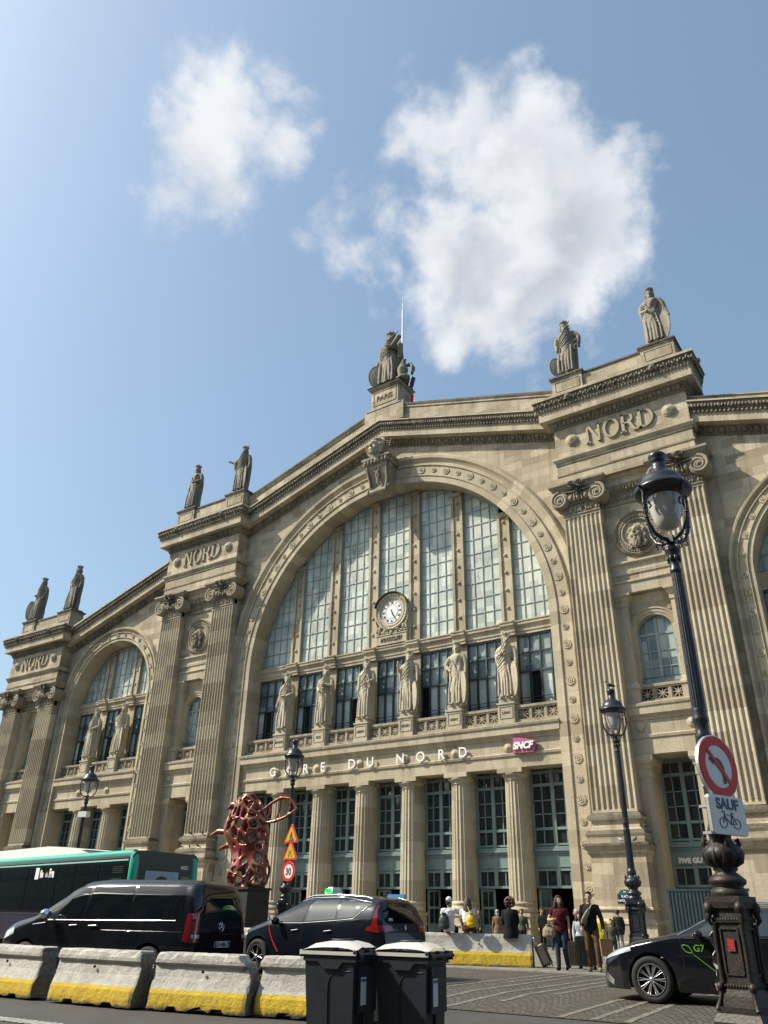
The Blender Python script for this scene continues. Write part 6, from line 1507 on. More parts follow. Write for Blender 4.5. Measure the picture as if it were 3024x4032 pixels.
# local frame: +x to the left (forward), +y towards the camera side is -y world => after 180 turn, camera side is +y
W_, H_, L_ = 2.5, 3.02, 12.0
def rr(w, h, r, z0): return [(-w+0, z0), (w, z0), (w, h-r)]+[(w-r+r*cos(pi/2*k/6), h-r+r*sin(pi/2*k/6)) for k in range(1, 7)]+[(-w+r-r*sin(pi/2*k/6), h-r+r*cos(pi/2*k/6)) for k in range(0, 6)]+[(-w, h-r)]
b = MB(); b.prism(rr(1.25, 3.0, .22, .3), .06, 12.0, ax='x'); b.v = [(p[0], p[1]-1.25, p[2]) for p in b.v]
b.build('body', M['busblack'], bus, world=False)
tq = MB()
for y in (0.0, -2.5):
    s1 = 1 if y == 0 else -1
    tq.tube([(.12, y-s1*.11, .5), (.12, y-s1*.11, 2.2), (.14, y-s1*.12, 2.72), (.22, y-s1*.17, 2.92)], [.15, .15, .15, .14], 14)
    tq.tube([(.2, y-s1*.15, 2.9), (12, y-s1*.15, 2.9)], .135, 14)
tq.build('turquoise_edge', M['turq'], bus, world=False)
MB().box(.3, 12, .0, .012, 2.70, 2.745).build('pale_line', simple('pale_turquoise', (.25, .55, .45), .35), bus, world=False)
pod = MB(); pod.prism([(3.6, 3.0), (11, 3.0), (11, 3.36), (6.5, 3.38), (5.2, 3.30), (4.3, 3.14)][::1], -2.2, -.3); pod.build('roof_pod', M['white'], bus, world=False)
pod = MB(); pod.prism([(2.4, 2.98), (7, 2.98), (7, 3.22), (4.2, 3.2)], -2.1, -.6); pod.build('roof_vent', M['trim'], bus, world=False)
for i, (a, c) in enumerate(((.25, 1.9), (2.0, 3.5), (3.6, 4.75), (4.85, 7.0), (7.1, 9.3), (9.4, 11.6))):
    MB().box(a, c, .0, .014, 1.25 if i else 1.9, 2.62).build('window', M['tint'], bus, world=False)
gl = MB()
for z in [1.95+.055*k for k in range(5)]+[2.35+.055*k for k in range(4)]: gl.box(.5, 1.15, .014, .022, z, z+.02)
gl.build('air_grille', M['trim'], bus, world=False)
MB().box(2.0, 12, .0, .016, 1.12, 1.16).build('trim_line', M['chrome'], bus, world=False); MB().box(4.6, 12, .0, .016, .4, 1.1).build('side_graphic', M['purple'], bus, world=False)
t = text_mb('\u00eele', .34, .01, bold=.012, align='LEFT', sx=.8); t2 = text_mb('de', .26, .01, align='LEFT', sx=.8); t3 = text_mb('Fra', .38, .01, bold=.016, align='LEFT', sx=.8)
tt = MB(); tt.merge(t); tt.merge(t2, (.42, 0, 0)); tt.merge(t3, (.70, 0, 0)); tt.box(-.40, -.12, 0, .01, -.06, .32)
# mirror so it reads correctly on the camera side (local -x runs to the right)
tt.v = [(6.1-p[0]*.95, .03-p[1]*.1, 2.3+p[2]) for p in tt.v]; tt.build('lettering', M['letter_white'], bus, world=False)
rp = MB(); rp.box(.03, .075, -2.28, -.22, .6, 2.80); rp.build('rear_panel', M['busblack'], bus, world=False)
ps = MB(); ps.box(.015, .03, -1.75, -.5, 1.55, 2.42); PS = ps.build('poster', simple('poster_sky', (.30, .38, .45), .4, var=.25, vs=1.2), bus, world=False)
hd_ = MB(); hd_.ell((.012, -1.12, 2.08), (.01, .27, .2)); hd_.ell((.012, -1.3, 1.98), (.01, .16, .14)); hd_.build('printed_hair', simple('poster_hair', (.03, .022, .02), .5, var=.4, vs=20), PS, world=False)
hd_ = MB(); hd_.ell((.008, -1.12, 1.88), (.008, .2, .22)); hd_.build('printed_face', simple('poster_face', (.28, .15, .1), .5), PS, world=False)
MB().box(.01, .03, -2.2, -1.85, 1.55, 2.3).build('rear_window', simple('lit_bus_window', (.12, .13, .06), .2), bus, world=False)
t = text_mb('4052', .15, .006, bold=.003); o = t.build('fleet_number', M['letter_white'], bus, (.02, -1.95, 2.52), world=False, recalc=False); o.rotation_euler = (0, 0, radians(-90))
for x in (2.9, 8.9):
    for y in (-.2, -2.3): wheel(bus, x, y, .48, 8)
# ================================================================== PEOPLE
def cloth(name, col, var=.25, rough=.85, vs=7): return simple(name, col, rough, var=var, vs=vs, bump=.006, bs=18, spec=.2)
M['skin'] = simple('skin', (.42, .25, .17), .5, var=.08, vs=12, spec=.35); M['skin2'] = simple('tanned_skin', (.34, .19, .12), .5, var=.08, vs=12, spec=.35)
M['hair_dark'] = simple('dark_brown_hair', (.022, .014, .010), .5, var=.5, vs=60, bump=.01, bs=90); M['hair_brown'] = simple('auburn_hair', (.06, .025, .014), .45, var=.5, vs=60, bump=.01, bs=90); M['hair_grey'] = simple('silver_hair', (.42, .40, .36), .6, var=.3, vs=50)
CL = dict(white=cloth('white_cotton', (.62, .62, .62), .06), black=cloth('black_cloth', (.010, .010, .012)), brown=cloth('brown_trousers', (.085, .052, .026)), cocoa=cloth('cocoa_trousers', (.055, .028, .02)), jeans=cloth('dark_denim', (.022, .032, .045), .35),
          camel=cloth('camel_coat', (.19, .13, .075)), plaid=cloth('red_check_shirt', (.06, .008, .010), .7, vs=14), green=cloth('dark_green_parka', (.018, .028, .024)), yellow=cloth('yellow_raincoat', (.50, .42, .01), .12), stripe=cloth('pale_striped_top', (.4, .4, .42), .5, vs=30), pale=cloth('pale_jeans', (.25, .31, .38)), olive=cloth('olive_jacket', (.06, .06, .045), .4),
          boot=cloth('black_boot', (.008, .008, .008)), shoe=cloth('tan_walking_shoe', (.16, .13, .09)))
STAND = dict(hip=(0, 0, .93), waist=(0, 0, 1.08), chest=(0, -.005, 1.28), neck=(0, .012, 1.44), head=(0, -.012, 1.605),
             shL=(-.175, .005, 1.395), elL=(-.235, .03, 1.12), wrL=(-.24, -.05, .88), shR=(.175, .005, 1.395), elR=(.235, .03, 1.12), wrR=(.24, -.05, .88),
             hiL=(-.09, 0, .91), knL=(-.10, -.02, .50), anL=(-.10, .03, .085), toL=(-.115, -.15, .03), hiR=(.09, 0, .91), knR=(.10, -.02, .50), anR=(.10, .03, .085), toR=(.115, -.15, .03))
SIT = dict(hip=(0, 0, .09), waist=(0, .03, .24), chest=(0, .0, .43), neck=(0, -.01, .60), head=(0, -.035, .765), shL=(-.175, -.01, .555), elL=(-.22, .0, .30), wrL=(-.14, -.20, .17), shR=(.175, -.01, .555), elR=(.22, .0, .30), wrR=(.14, -.20, .17),
           hiL=(-.09, 0, .09), knL=(-.12, -.42, .08), anL=(-.11, -.46, -.36), toL=(-.12, -.62, -.41), hiR=(.09, 0, .09), knR=(.12, -.42, .08), anR=(.11, -.46, -.36), toR=(.12, -.62, -.41))
def V3(p): return Vector(p)
def loft(mb, rings, n=20):
    vs = []
    for c, a, b in rings:
        for i in range(n): t = 2*pi*i/n; vs.append((c[0]+a*cos(t), c[1]+b*sin(t), c[2]))
    m = len(rings); mb.add(vs, [(i*n+j, i*n+(j+1) % n, (i+1)*n+(j+1) % n, (i+1)*n+j) for i in range(m-1) for j in range(n)]+[list(range(n))[::-1], [(m-1)*n+i for i in range(n)]], smooth=True)
def torso(mb, J, g=0.0, top=True, low=True, fem=False):
    h, w, c, nk = V3(J['hip']), V3(J['waist']), V3(J['chest']), V3(J['neck']); R = []
    if low: R += [(h-Vector((0, 0, .09)), .13+g, .10+g), (h-Vector((0, 0, .03)), .165+g, .125+g), (h+Vector((0, 0, .04)), .16+g, .12+g)]
    R += [(w, (.125 if fem else .145)+g, .10+g)]
    if top: R += [((w+c)/2, .15+g, .112+g), (c, .168+g, .118+g), (c+(nk-c)*.55, .175+g, .108+g), (c+(nk-c)*.85, .12+g, .08+g), (nk+Vector((0, 0, .01)), .06+g, .062+g)]
    loft(mb, R)
def hand(mb, e, w, curl=.6, side=1):
    d = (w-e).normalized(); a = Vector((0, -1, 0)) if abs(d.y) < .8 else Vector((0, 0, 1)); a = (a-d*a.dot(d)).normalized(); n_ = d.cross(a)
    p = w+d*.045
    mb.tube([w-d*.02, w+d*.02, w+d*.06, w+d*.085], [.024, .034, .038, .03], 8, flat=.55)
    for k in range(4):
        o = a*(.027-.018*k); L = (.068, .078, .072, .055)[k]; b = w+d*.08+o
        m1 = b+d*L*.5+n_*side*.008*curl; m2 = m1+d*L*.42*(1-.4*curl)+n_*side*.03*curl
        mb.tube([b-d*.02, b, m1, m2], [.0115, .0112, .010, .0085], 6)
    t0 = w+d*.02+a*.03; mb.tube([t0-a*.012, t0+a*.018+d*.02, t0+a*.022+d*.05+n_*side*.012], [.013, .0125, .0095], 6)
def headmb(c, turn, tilt=0, s=1.0):
    mb = MB()
    mb.ell((0, .01, .03), (.076, .094, .092), 18, 12); mb.ell((0, -.028, -.035), (.058, .062, .07), 16, 10); mb.ell((0, -.05, -.085), (.032, .03, .024))
    mb.tube([(0, -.092, .02), (0, -.112, -.018), (0, -.1, -.03)], [.009, .0155, .011], 7)
    mb.ell((0, -.088, -.056), (.024, .011, .006)); mb.ell((0, -.086, -.067), (.021, .010, .007))
    for q in (-1, 1): mb.ell((q*.079, .01, -.012), (.011, .02, .032)); mb.tube([(q*.012, -.094, .03), (q*.048, -.083, .03)], .007, 6); mb.ell((q*.04, -.066, -.03), (.022, .02, .022)); mb.ell((q*.03, -.082, .008), (.013, .008, .008))
    mb.xf(Matrix.Translation(Vector(c)) @ Matrix.Rotation(turn, 4, 'Z') @ Matrix.Rotation(tilt, 4, 'X') @ Matrix.Scale(s, 4)); return mb
def hairmb(c, turn, style, tilt=0):
    mb = MB(); rnd = random.Random(5)
    if style != 'bald':
        mb.ell((0, .022, .045), (.086, .098, .092), 16, 10)
        for k in range(9): a = -.9+.225*k; mb.ell((sin(a)*.066, -.062+.02*abs(a), .092), (.02, .022, .02), 7, 5)
    if style == 'short': mb.ell((0, -.045, .105), (.05, .04, .03)); mb.ell((0, .05, -.02), (.07, .06, .06))
    if style in ('long', 'bob'):
        L = .46 if style == 'long' else .17
        for k in range(15):
            a = -1.95+3.9*k/14; x, y = sin(a)*.083, cos(a)*.085+.015
            l = L*rnd.uniform(.8, 1.08); mb.tube([(x*.9, y*.9, .06), (x*1.12, y*1.1, -.04), (x*1.25, y*1.12+.01, -.04-l*.5), (x*(1.1+.4*L), y*1.1+.01, -.04-l)], [.03, .034, .034, .016], 7)
    if style == 'curly':
        for k in range(110):
            a = rnd.uniform(0, 2*pi); e_ = rnd.uniform(-1.2, 1.5); r = .135
            x, y, z = cos(a)*cos(e_)*r, sin(a)*cos(e_)*r+.03, sin(e_)*r+.02
            if y < -.075 and z < .05 and abs(x) < .07: continue
            mb.ell((x, y, z), (.034, .034, .034), 7, 5)
    if style == 'bun': mb.ell((0, .02, .07), (.09, .1, .075)); mb.ell((0, .03, -.05), (.088, .075, .09))
    mb.xf(Matrix.Translation(Vector(c)) @ Matrix.Rotation(turn, 4, 'Z') @ Matrix.Rotation(tilt, 4, 'X')); return mb
def person(label, loc, rz, H, pose, top, bottom, hair, style, shoes='boot', sleeve='long', skin='skin', turn=0.0, group=None, J=None, fem=False, coat=0.0, crop=False, extra=None, vox=.011, tilt=0):
    j = dict(pose); j.update(J or {}); P = {k: Vector(v) for k, v in j.items()}; s = H/1.75 if pose is STAND else H
    root = thing('person', label, 'person', loc, rz, group); root.scale = (s, s, s)
    b = MB(); torso(b, j, -.012, fem=fem); b.tube([P['chest']+Vector((0, 0, .08)), P['neck'], P['head']-Vector((0, -.012, .05))], [.07, .052, .047], 12)
    b.merge(headmb(P['head'], turn, tilt))
    for q in 'LR':
        sg = -1 if q == 'L' else 1
        b.tube([P['sh'+q], (P['sh'+q]+P['el'+q])/2, P['el'+q]], [.048, .043, .036], 10); b.tube([P['el'+q], P['el'+q]*.6+P['wr'+q]*.4, P['wr'+q]], [.036, .035, .024], 10); hand(b, P['el'+q], P['wr'+q], .6, sg)
        b.tube([P['hi'+q], (P['hi'+q]+P['kn'+q])/2, P['kn'+q]], [.075, .066, .05], 10); b.tube([P['kn'+q], P['kn'+q]*.65+P['an'+q]*.35, P['an'+q]], [.048, .05, .032], 10)
    place(fuse(b, vox, 1, .3), 'body', M[skin], root)
    t = MB(); torso(t, j, .012+coat, low=not crop, fem=fem)
    for q in 'LR':
        t.tube([P['chest']+(P['sh'+q]-P['chest'])*.75+Vector((0, 0, .02)), P['sh'+q], (P['sh'+q]+P['el'+q])/2]+([P['el'+q]] if sleeve == 'long' else []), ([.07, .064, .06]+([.055] if sleeve == 'long' else [])), 10)
        if sleeve == 'long': t.tube([P['el'+q], (P['el'+q]+P['wr'+q])/2, P['wr'+q]], [.055, .05, .040], 10)
    if coat:
        h = P['hip']; rings = [(h+Vector((0, 0, .05)), .19, .145), (h-Vector((0, 0, .1)), .21, .16), (h-Vector((0, 0, .22)), .22, .165)]; loft(t, rings)
    place(fuse(t, .011, 2, .4), 'coat' if coat else 'top', CL[top], root)
    tr = MB(); h = P['hip']; loft(tr, [(h-Vector((0, 0, .08)), .14, .11), (h-Vector((0, 0, .02)), .175, .135), (h+Vector((0, 0, .06)), .165, .125), (h+Vector((0, 0, .10)), .15, .115)])
    for q in 'LR': tr.tube([P['hi'+q], (P['hi'+q]+P['kn'+q])/2, P['kn'+q], (P['kn'+q]+P['an'+q])/2, P['an'+q]+Vector((0, 0, .01))], [.095, .088, .070, .064, .056], 12)
    place(fuse(tr, .011, 2, .4), 'trousers', CL[bottom], root)
    for q in 'LR':
        sh = MB(); a, o = P['an'+q], P['to'+q]; z0 = min(a.z-.085, o.z-.03)
        sh.tube([a+Vector((0, .045, -.045)), a+Vector((0, 0, -.04)), (a+o)/2+Vector((0, 0, -.02)), o], [.04, .05, .044, .034], 10); sh.tube([a+Vector((0, 0, -.04)), a+Vector((0, 0, .05))], [.05, .045], 10)
        place(fuse(sh, .011, 1, .4), 'shoe', CL[shoes], root)
    if style != 'bald': place(fuse(hairmb(P['head'], turn, style, tilt), .010, 1, .4), 'hair', M[hair], root)
    if extra: extra(root, P)
    return root
def cap(mat, back=False):
    def f(root, P):
        c = P['head']; m = MB(); m.ell((c.x, c.y+.02, c.z+.055), (.094, .106, .082), 18, 10); a = -1 if not back else 1
        m.prism([(-.06, 0), (.06, 0), (.05, .07), (0, .09), (-.05, .07)], 0, .012, ax='z'); k = len(m.v)-10
        for i in range(k, len(m.v)): p = m.v[i]; m.v[i] = (c.x+p[0], c.y+(-.07 if a < 0 else .10)+a*p[1], c.z+.035+p[2])
        m.build('cap', mat, root, world=False)
    return f
GS = 'people sitting on the long barrier'
away = pi+radians(18.5)
person('man in white T-shirt and white cap sitting on the barrier with his back turned', (-12.40, 21.36, 1.085), away, .97, SIT, 'white', 'black', 'hair_dark', 'short', sleeve='short', turn=-.6, group=GS, J=dict(elL=(-.36, -.10, .42), wrL=(-.50, -.16, .38)), extra=cap(CL['white']))
person('woman in white crop top with long auburn hair sitting on the barrier', (-11.90, 21.53, 1.085), away, .95, SIT, 'white', 'cocoa', 'hair_brown', 'long', sleeve='short', fem=True, crop=True, turn=-.3, group=GS)
person('person in black coat with big curly brown hair sitting on the barrier', (-10.80, 21.90, 1.085), away, .95, SIT, 'black', 'black', 'hair_brown', 'curly', turn=.4, group=GS, coat=.015, fem=True)
GP = 'people on the station forecourt'
walkG = dict(elL=(-.30, -.02, 1.14), wrL=(-.13, -.17, 1.16), elR=(.22, .03, 1.10), wrR=(.24, -.05, .86), knL=(-.09, -.08, .50), anL=(-.085, -.10, .085), toL=(-.09, -.28, .035), knR=(.09, -.05, .50), anR=(.085, .18, .11), toR=(.09, .02, .03))
person('dark haired woman in red checked shirt and jeans walking with a shoulder bag', (-9.08, 21.25, .30), radians(12), 1.70, STAND, 'plaid', 'jeans', 'hair_dark', 'bob', 'boot', 'short', J=walkG, turn=.5, group=GP, fem=True, vox=.009)
walkM = dict(elR=(.27, .0, 1.12), wrR=(.31, -.12, .90), elL=(-.24, .05, 1.12), wrL=(-.20, -.12, .95), knR=(.13, -.10, .50), anR=(.14, -.06, .085), toR=(.18, -.24, .035), knL=(-.10, .0, .50), anL=(-.10, .06, .085), toL=(-.12, -.12, .03))
person('tall man in black top and brown trousers walking with a sling bag', (-8.36, 21.5, .30), radians(12), 1.80, STAND, 'black', 'brown', 'hair_dark', 'short', 'shoe', 'long', J=walkM, turn=.05, group=GP, vox=.009)
person('man in dark green hooded parka and dark cap walking away to the left', (-13.5, 38.0, .30), radians(-150), 1.66, STAND, 'green', 'pale', 'hair_dark', 'short', group=GP, coat=.03, turn=-.6, extra=cap(CL['black']))
person('small woman in striped top standing behind the walking couple', (-9.5, 23.6, .30), radians(20), 1.34, STAND, 'stripe', 'jeans', 'hair_dark', 'long', group=GP, fem=True)
person('person in yellow raincoat and pale jeans behind the walking man', (-9.72, 25.8, .30), radians(-160), 1.36, STAND, 'yellow', 'pale', 'hair_dark', 'short', group=GP, coat=.02)
person('silver haired woman in camel coat and beige hat behind the barrier', (-17.6, 34.5, .30), radians(-150), 1.56, STAND, 'camel', 'black', 'hair_grey', 'bun', group=GP, coat=.02, fem=True, turn=-.4, extra=cap(CL['camel'], True))
person('man with short dark hair in olive jacket standing right behind the curly haired person', (-15.35, 32.2, .30), radians(10), 1.56, STAND, 'olive', 'black', 'hair_dark', 'short', group=GP, skin='skin2')
person('person in a white top standing between plinth and taxi', (-28.6, 31.8, .30), radians(30), 1.62, STAND, 'white', 'jeans', 'hair_dark', 'short', group=GP, sleeve='short', skin='skin2')
person('person in black clothes standing left of the middle lamp base', (-26.9, 30.8, .30), radians(-20), 1.52, STAND, 'black', 'black', 'hair_dark', 'short', group=GP)
person('woman in camel coat far behind the couple by the open door', (-16.2, 37.2, .30), radians(30), 1.6, STAND, 'camel', 'jeans', 'hair_brown', 'long', group=GP, fem=True, coat=.015)
person('person in black with grey hair crossing behind the striped woman', (-11.6, 28.6, .30), radians(-70), 1.5, STAND, 'black', 'jeans', 'hair_grey', 'short', group=GP)
person('child sized figure in olive jacket right of the yellow raincoat', (-9.25, 25.4, .30), radians(10), 1.2, STAND, 'olive', 'jeans', 'hair_dark', 'short', group=GP)
person('man in black jacket standing inside the second doorway from the right', (-22.3, 40.2, .30), radians(15), 1.7, STAND, 'black', 'jeans', 'hair_dark', 'short', group=GP)
person('woman in dark parka standing by the column left of the open door', (-20.9, 39.0, .30), radians(-40), 1.62, STAND, 'green', 'black', 'hair_brown', 'long', group=GP, fem=True)
person('man in olive jacket before the doorway beside the right pedestal', (-17.3, 38.4, .30), radians(60), 1.72, STAND, 'olive', 'black', 'hair_dark', 'short', group=GP)
# bags
M['canvas'] = simple('beige_canvas', (.24, .19, .125), .8, var=.25, vs=8, bump=.01, bs=12); M['ybag'] = simple('yellow_nylon', (.60, .42, .01), .35, var=.15, vs=10, bump=.015, bs=9); M['paper'] = simple('brown_kraft_paper', (.26, .15, .07), .7, var=.2, vs=7)
M['gbag'] = simple('dark_green_nylon', (.03, .04, .04), .5, var=.7, vs=9); M['case'] = simple('grey_brown_suitcase', (.075, .065, .055), .35, var=.2, vs=5); M['case2'] = simple('black_suitcase', (.014, .014, .016), .4, var=.3)
def blob_bag(name, label, loc, rz, r, mat, strap=None, group=None):
    root = thing(name, label, 'bag', loc, rz, group); m = MB(); m.ell((0, 0, 0), r, 16, 10); rnd = random.Random(2)
    m.ell((0, 0, -r[2]*.45), (r[0]*1.05, r[1]*1.1, r[2]*.55), 14, 8); m.tube([(0, 0, r[2]*.8), (0, 0, r[2]*1.15)], [r[0]*.35, r[0]*.5], 10)
    for k in range(7): a = rnd.uniform(0, 6.3); m.tube([(cos(a)*r[0]*.3, sin(a)*r[1]*.3, r[2]*.9), (cos(a)*r[0]*.85, sin(a)*r[1]*.9, r[2]*.2), (cos(a)*r[0]*.9, sin(a)*r[1]*.95, -r[2]*.5)], [.02*r[0]/.15]*3, 5)
    place(fuse(m, .012, 2), 'bag_body', mat, root)
    if strap: MB().tube(strap, .012, 6, flat=.4).build('strap', mat, root, world=False)
    return root
blob_bag('drawstring_bag', 'dark drawstring bag on the back of the man in the white cap', (-12.44, 21.15, 1.32), away, (.15, .08, .20), M['gbag'], [(.1, .02, -.15), (.02, -.03, .25), (-.12, -.08, .40), (-.1, -.2, .42)])
blob_bag('drawstring_bag', 'yellow drawstring bag hanging on the long haired woman', (-11.72, 21.38, 1.36), away+.0, (.13, .075, .17), M['ybag'], [(0, 0, .15), (.1, -.1, .35), (.12, -.2, .37)])
blob_bag('shoulder_bag', 'beige slouchy shoulder bag carried by the walking woman', (-9.33, 21.1, 1.14), radians(12), (.17, .09, .15), M['canvas'], [(-.05, 0, .12), (.02, -.02, .22), (.14, .06, .42), (.16, .14, .45)])
sb = thing('sling_bag', 'beige sling bag worn across the chest of the tall man', 'bag', (-8.38, 21.34, 1.52), radians(12)); m = MB()
m.tube([(-.13, -.02, -.17), (-.06, -.05, -.06), (.02, -.05, .06), (.08, -.02, .16)], [.05, .085, .08, .045], 12, flat=.6); place(fuse(m, .011, 2), 'bag_body', M['canvas'], sb); MB().tube([(-.13, -.0, -.18), (-.2, .12, -.2)], .018, 6, flat=.4).build('strap', M['canvas'], sb, world=False); MB().tube([(.08, -.0, .16), (.13, .1, .27)], .022, 6, flat=.4).build('strap', M['canvas'], sb, world=False)
pbg = thing('paper_bag', 'brown paper bag in the hand of the tall man', 'bag', (-7.98, 21.42, .86), radians(30)); m = MB(); m.frustum(-.13, .13, -.07, .07, -.22, -.15, .15, -.09, .09, .16); m.build('bag_body', M['paper'], pbg, world=False); MB().tube([(-.06, 0, .15), (-.05, 0, .26), (.05, 0, .26), (.06, 0, .15)], .006, 5).build('handle', M['paper'], pbg, world=False)
def suitcase(label, loc, rz, tilt, s, mat):
    root = thing('suitcase', label, 'suitcase', loc, rz, 'wheeled suitcases near the walking couple'); root.rotation_euler = (tilt, 0, rz); root.scale = (s, s, s)
    b = MB(); b.prism(rrect(.20, .28, .05), -.12, .12); b.v = [(p[0], p[1], p[2]+.34) for p in b.v]
    for x in (-.13, -.065, 0, .065, .13): b.box(x-.008, x+.008, -.127, .127, .12, .56)
    b.build('shell', mat, root, world=False)
    for x in (-.15, .15):
        for y in (-.08, .08): w = MB(); w.lathe([(.03, -.012), (.03, .012)], (x, y, .03), 12, 0, 'y'); w.build('wheel', M['rubber'], root, world=False)
    h = MB(); h.tube([(-.09, .1, .6), (-.09, .1, .98), (.09, .1, .98), (.09, .1, .6)], .009, 6); h.build('telescopic_handle', M['chrome'], root, world=False); return root
suitcase('tilted grey brown suitcase pulled along at the left of the walking woman', (-9.95, 22.35, .30), radians(100), radians(-24), .92, M['case'])
suitcase('grey brown suitcase between the legs of the walking woman and man', (-9.3, 22.6, .30), radians(20), 0, 1.0, M['case'])
suitcase('large black suitcase with raised handle behind the walking man', (-8.85, 22.3, .30), radians(15), 0, 1.22, M['case2'])

# ================================================================== FORECOURT THINGS
# openwork red sculpture on a dark plinth (an abstract stand-in)
M['copper'] = (lambda: None)()
m_, t_, b_ = base_mat('red_copper_lacquer'); v_ = objvec(t_); t_.lk(t_.mix(t_.ramp(t_.noise(v_, 1.1, 3, .5), .4, .62), (.19, .022, .016), (.22, .08, .04)), b_.inputs['Base Color']); b_.inputs['Roughness'].default_value = .3; b_.inputs['Metallic'].default_value = .35; b_.inputs['Coat Weight'].default_value = .5; M['copper'] = m_
pl = thing('plinth', 'dark plinth under the openwork red sculpture', 'plinth', (-23.0, 24.15, .28)); q = MB(); q.box(-.95, .88, -.6, .6, -.1, 1.98); q.box(-1.0, .93, -.65, .65, 1.98, 2.06); q.build('block', simple('dark_rough_plinth', (.022, .02, .018), .7, var=.5, vs=3, bump=.02, bs=8), pl, world=False); MB().box(-1.05, .98, -.7, .7, -.1, .12).build('foot', M['trim'], pl, world=False)
Hs = 3.35; rnd = random.Random(12)
rad = lambda z: .46+.20*sin(pi*max(0, min(1, z/Hs))**.8)+.10*sin(z*3.4+.6)
cen = lambda z: Vector((.16*sin(z*1.7+.3), .1*sin(z*1.1), z))
def P_(a, z): c = cen(z); r = rad(z)*(1+.10*sin(3*a+z*1.6)+.05*sin(5*a-z*3)); return Vector((c.x+cos(a)*r*1.30, c.y+sin(a)*r*.85, z))
sv = []; sf = []; NA, NZ = 96, 120
for j_ in range(NZ+1):
    for i_ in range(NA): z_ = Hs*j_/NZ; p = P_(2*pi*i_/NA, z_); c = cen(z_); k_ = min(1, (Hs-z_)/.35+.15) if z_ > Hs-.35 else 1; sv.append((c.x+(p.x-c.x)*sqrt(k_), c.y+(p.y-c.y)*sqrt(k_), z_))
for j_ in range(NZ):
    for i_ in range(NA):
        p = Vector(sv[j_*NA+i_]); d = mn.voronoi(p*Vector((2.7, 2.7, 2.0)), distance_metric='DISTANCE')[0]
        if d[1]-d[0] > .20+.12*mn.noise(p*1.3): continue
        sf.append((j_*NA+i_, j_*NA+(i_+1) % NA, (j_+1)*NA+(i_+1) % NA, (j_+1)*NA+i_))
me_ = bpy.data.meshes.new('tmp'); me_.from_pydata(sv, [], sf); ob_ = bpy.data.objects.new('tmp', me_); COL.objects.link(ob_)
sd_ = ob_.modifiers.new('s', 'SOLIDIFY'); sd_.thickness = .11; sd_.offset = 0
me2_ = bpy.data.meshes.new_from_object(ob_.evaluated_get(bpy.context.evaluated_depsgraph_get())); bpy.data.objects.remove(ob_)
sc = MB(); sc.add([tuple(v.co) for v in me2_.vertices], [list(f.vertices) for f in me2_.polygons])
for a, z, L in ((pi, 1.45, .8), (pi*1.1, 1.95, .75), (pi*.95, 2.95, .35)): p = P_(a, z); sc.tube([p+Vector((.25, 0, 0)), p+Vector((-L*.5, -.1, .05)), p+Vector((-L, -.15, -.10))], [.15, .12, .07], 8)
B0 = P_(0, 2.6); lp = [B0, B0+Vector((.5, .1, .35)), B0+Vector((.95, .15, .55)), B0+Vector((1.4, .2, .5)), B0+Vector((1.75, .2, .1)), B0+Vector((1.3, .15, -.15)), B0+Vector((.8, .1, -.3)), B0+Vector((.3, .05, -.35)), B0+Vector((-.05, 0, -.4))]
sc.tube(lp, .065, 8)
for i, j in ((1, 7), (2, 6), (3, 5)): sc.tube([lp[i], (lp[i]+lp[j])/2+Vector((.08, 0, 0)), lp[j]], .05, 7)
sme = fuse(sc, .032, 4, .5)
so = place(sme, 'sculpture', M['copper'], None, (-22.95, 24.15, 2.34), 'tall openwork copper red sculpture with a looped branch standing on the dark plinth', 'sculpture')
# hoarding at the right doorway
fh = thing('fence', 'dark teal ribbed metal hoarding across the right doorway', 'fence', (-9.7, 38.2, .28)); q = MB()
for i in range(22): x = -1.55+.15*i; q.box(x, x+.09, -.03, .0, 0, 2.42); q.box(x+.09, x+.15, -.0, .03, 0, 2.42)
M['hoard'] = simple('dark_hoarding_metal', (.018, .036, .045), .45, var=.3, vs=3); q.build('sheets', M['hoard'], fh, world=False); MB().box(-1.6, 1.8, -.05, .05, 2.4, 2.5).build('top_rail', M['hoard'], fh, world=False)
# blue and red information totem behind the taxi
tt = thing('information_totem', 'blue sign board with a red badge rising behind the taxi roof', 'sign', (-19.9, 30.0, .28)); MB().box(-.42, .42, -.05, .05, 0, 2.02).build('board', simple('bright_blue_board', (.06, .24, .46), .35), tt, world=False); disc(.17, -.06, -.05).build('badge', M['red'], tt, (.24, 0, 1.72), world=False)
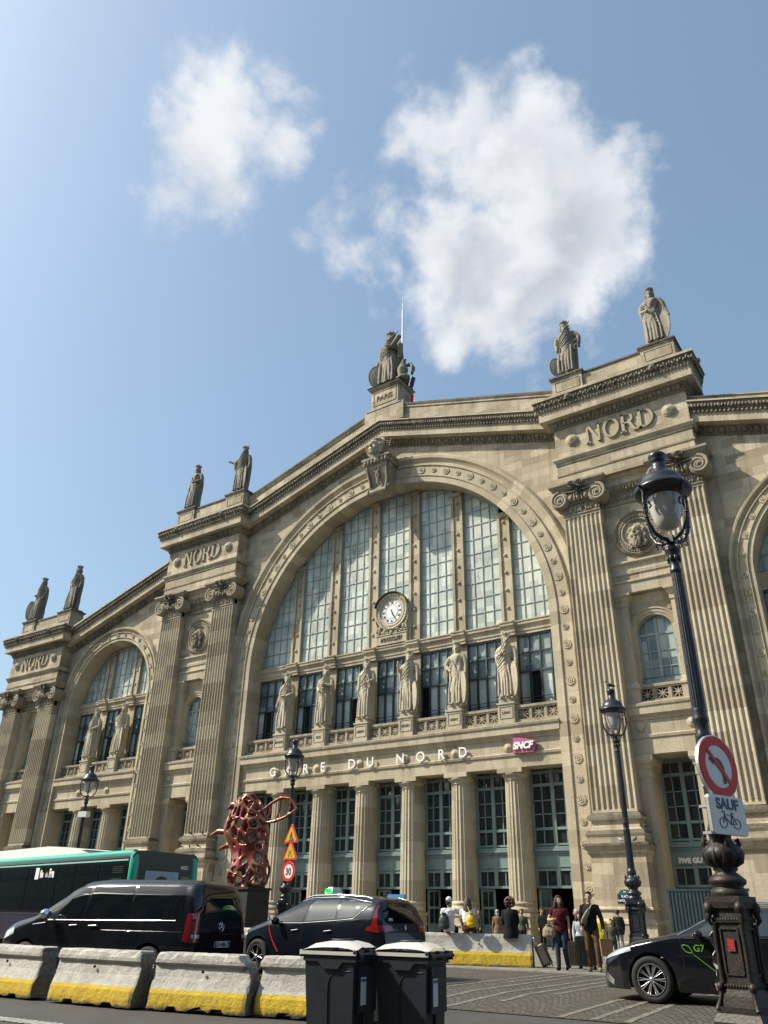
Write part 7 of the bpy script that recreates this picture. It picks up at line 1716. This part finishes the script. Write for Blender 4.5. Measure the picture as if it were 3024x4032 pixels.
# pigeons
M['pigeon'] = simple('pigeon_feathers', (.025, .026, .03), .6, var=.5, vs=20); M['pigeonw'] = simple('pale_feathers', (.5, .5, .5), .6, var=.3, vs=14)
def pigeon_me(mat):
    m = MB(); m.tube([(.15, 0, .05), (.06, 0, .085), (-.03, 0, .11), (-.09, 0, .15), (-.10, 0, .19)], [.018, .05, .06, .035, .026], 10); m.ell((-.108, 0, .21), (.03, .026, .027)); m.tube([(-.13, 0, .21), (-.155, 0, .2)], [.01, .003], 5); m.tube([(.12, 0, .06), (.22, 0, .03)], [.03, .02], 6, flat=.3)
    for s in (-1, 1): m.tube([(.0, s*.015, .07), (-.01, s*.015, .0)], .006, 5)
    me = fuse(m, .008, 1, .4); me.materials.append(mat); return me
PG, PW = pigeon_me(M['pigeon']), pigeon_me(M['pigeonw'])
for me, p, r, lb in ((PG, (-7.83, 23.5, .38+7.505*.98), .2, 'dark pigeon perched on the cap of the right street lamp'), (PG, (-47.45, 39.82, 6.23), 0, 'dark pigeon on the base of the pilaster left of the small window bay'), (PG, (-41.95, 39.82, 6.23), 2, 'dark pigeon at the right end of the pilaster base beside the great arch'),
      (PG, (-43.0, 39.8, 6.23), 1, 'dark pigeon in the middle of the pilaster base beside the great arch'), (PG, (-43.7, 39.7, 5.44), .4, 'leftmost of the three pigeons on the lower torus beside the great arch'), (PG, (-42.9, 39.7, 5.44), 2.4, 'middle one of the three pigeons on the lower torus beside the great arch'), (PG, (-42.1, 39.7, 5.44), .9, 'rightmost of the three pigeons on the lower torus beside the great arch'),
      (PW, (-13.45, 39.45, 4.82), .3, 'white pigeon on the pedestal ledge behind the right lamp post'), (PG, (-12.8, 39.45, 4.82), 2.6, 'dark pigeon on the pedestal ledge right of the white one'), (PG, (-12.3, 39.75, 5.44), .2, 'dark pigeon on the lower torus at the right corner of the right pilaster')):
    place(me, 'pigeon', None, None, p, lb, 'pigeon', 'pigeons on ledges and the lamp').rotation_euler = (0, 0, r)
# ---- row of buildings across the square, behind the viewer (seen as reflections)
ob = thing('apartment_building', 'long stone apartment block across the square, seen as dark reflections in the vehicles and windows', 'building', (-20, -15, 0))
q = MB(); g_ = MB(); rf = MB()
q.box(-300, 80, -27, -15, -.1, 19)
for fl_ in range(6):
    z = .6+3.1*fl_
    for i in range(147): x = -298+2.55*i; g_.box(x, x+1.15, -15.0, -14.96, z+.35, z+2.5)
    q.box(-300, 80, -15, -14.7 if fl_ in (2, 5) else -14.85, z+2.85, z+3.05)
rf.add([(-300, -15, 19), (80, -15, 19), (80, -18, 22.5), (-300, -18, 22.5), (80, -27, 22.5), (-300, -27, 22.5)], [(0, 1, 2, 3), (3, 2, 4, 5)])
q.build('wall', simple('shaded_stone', (.30, .26, .19), .85, var=.25, vs=.6), ob); g_.build('window', M['tint'], ob); rf.build('roof', M['lead'], ob)
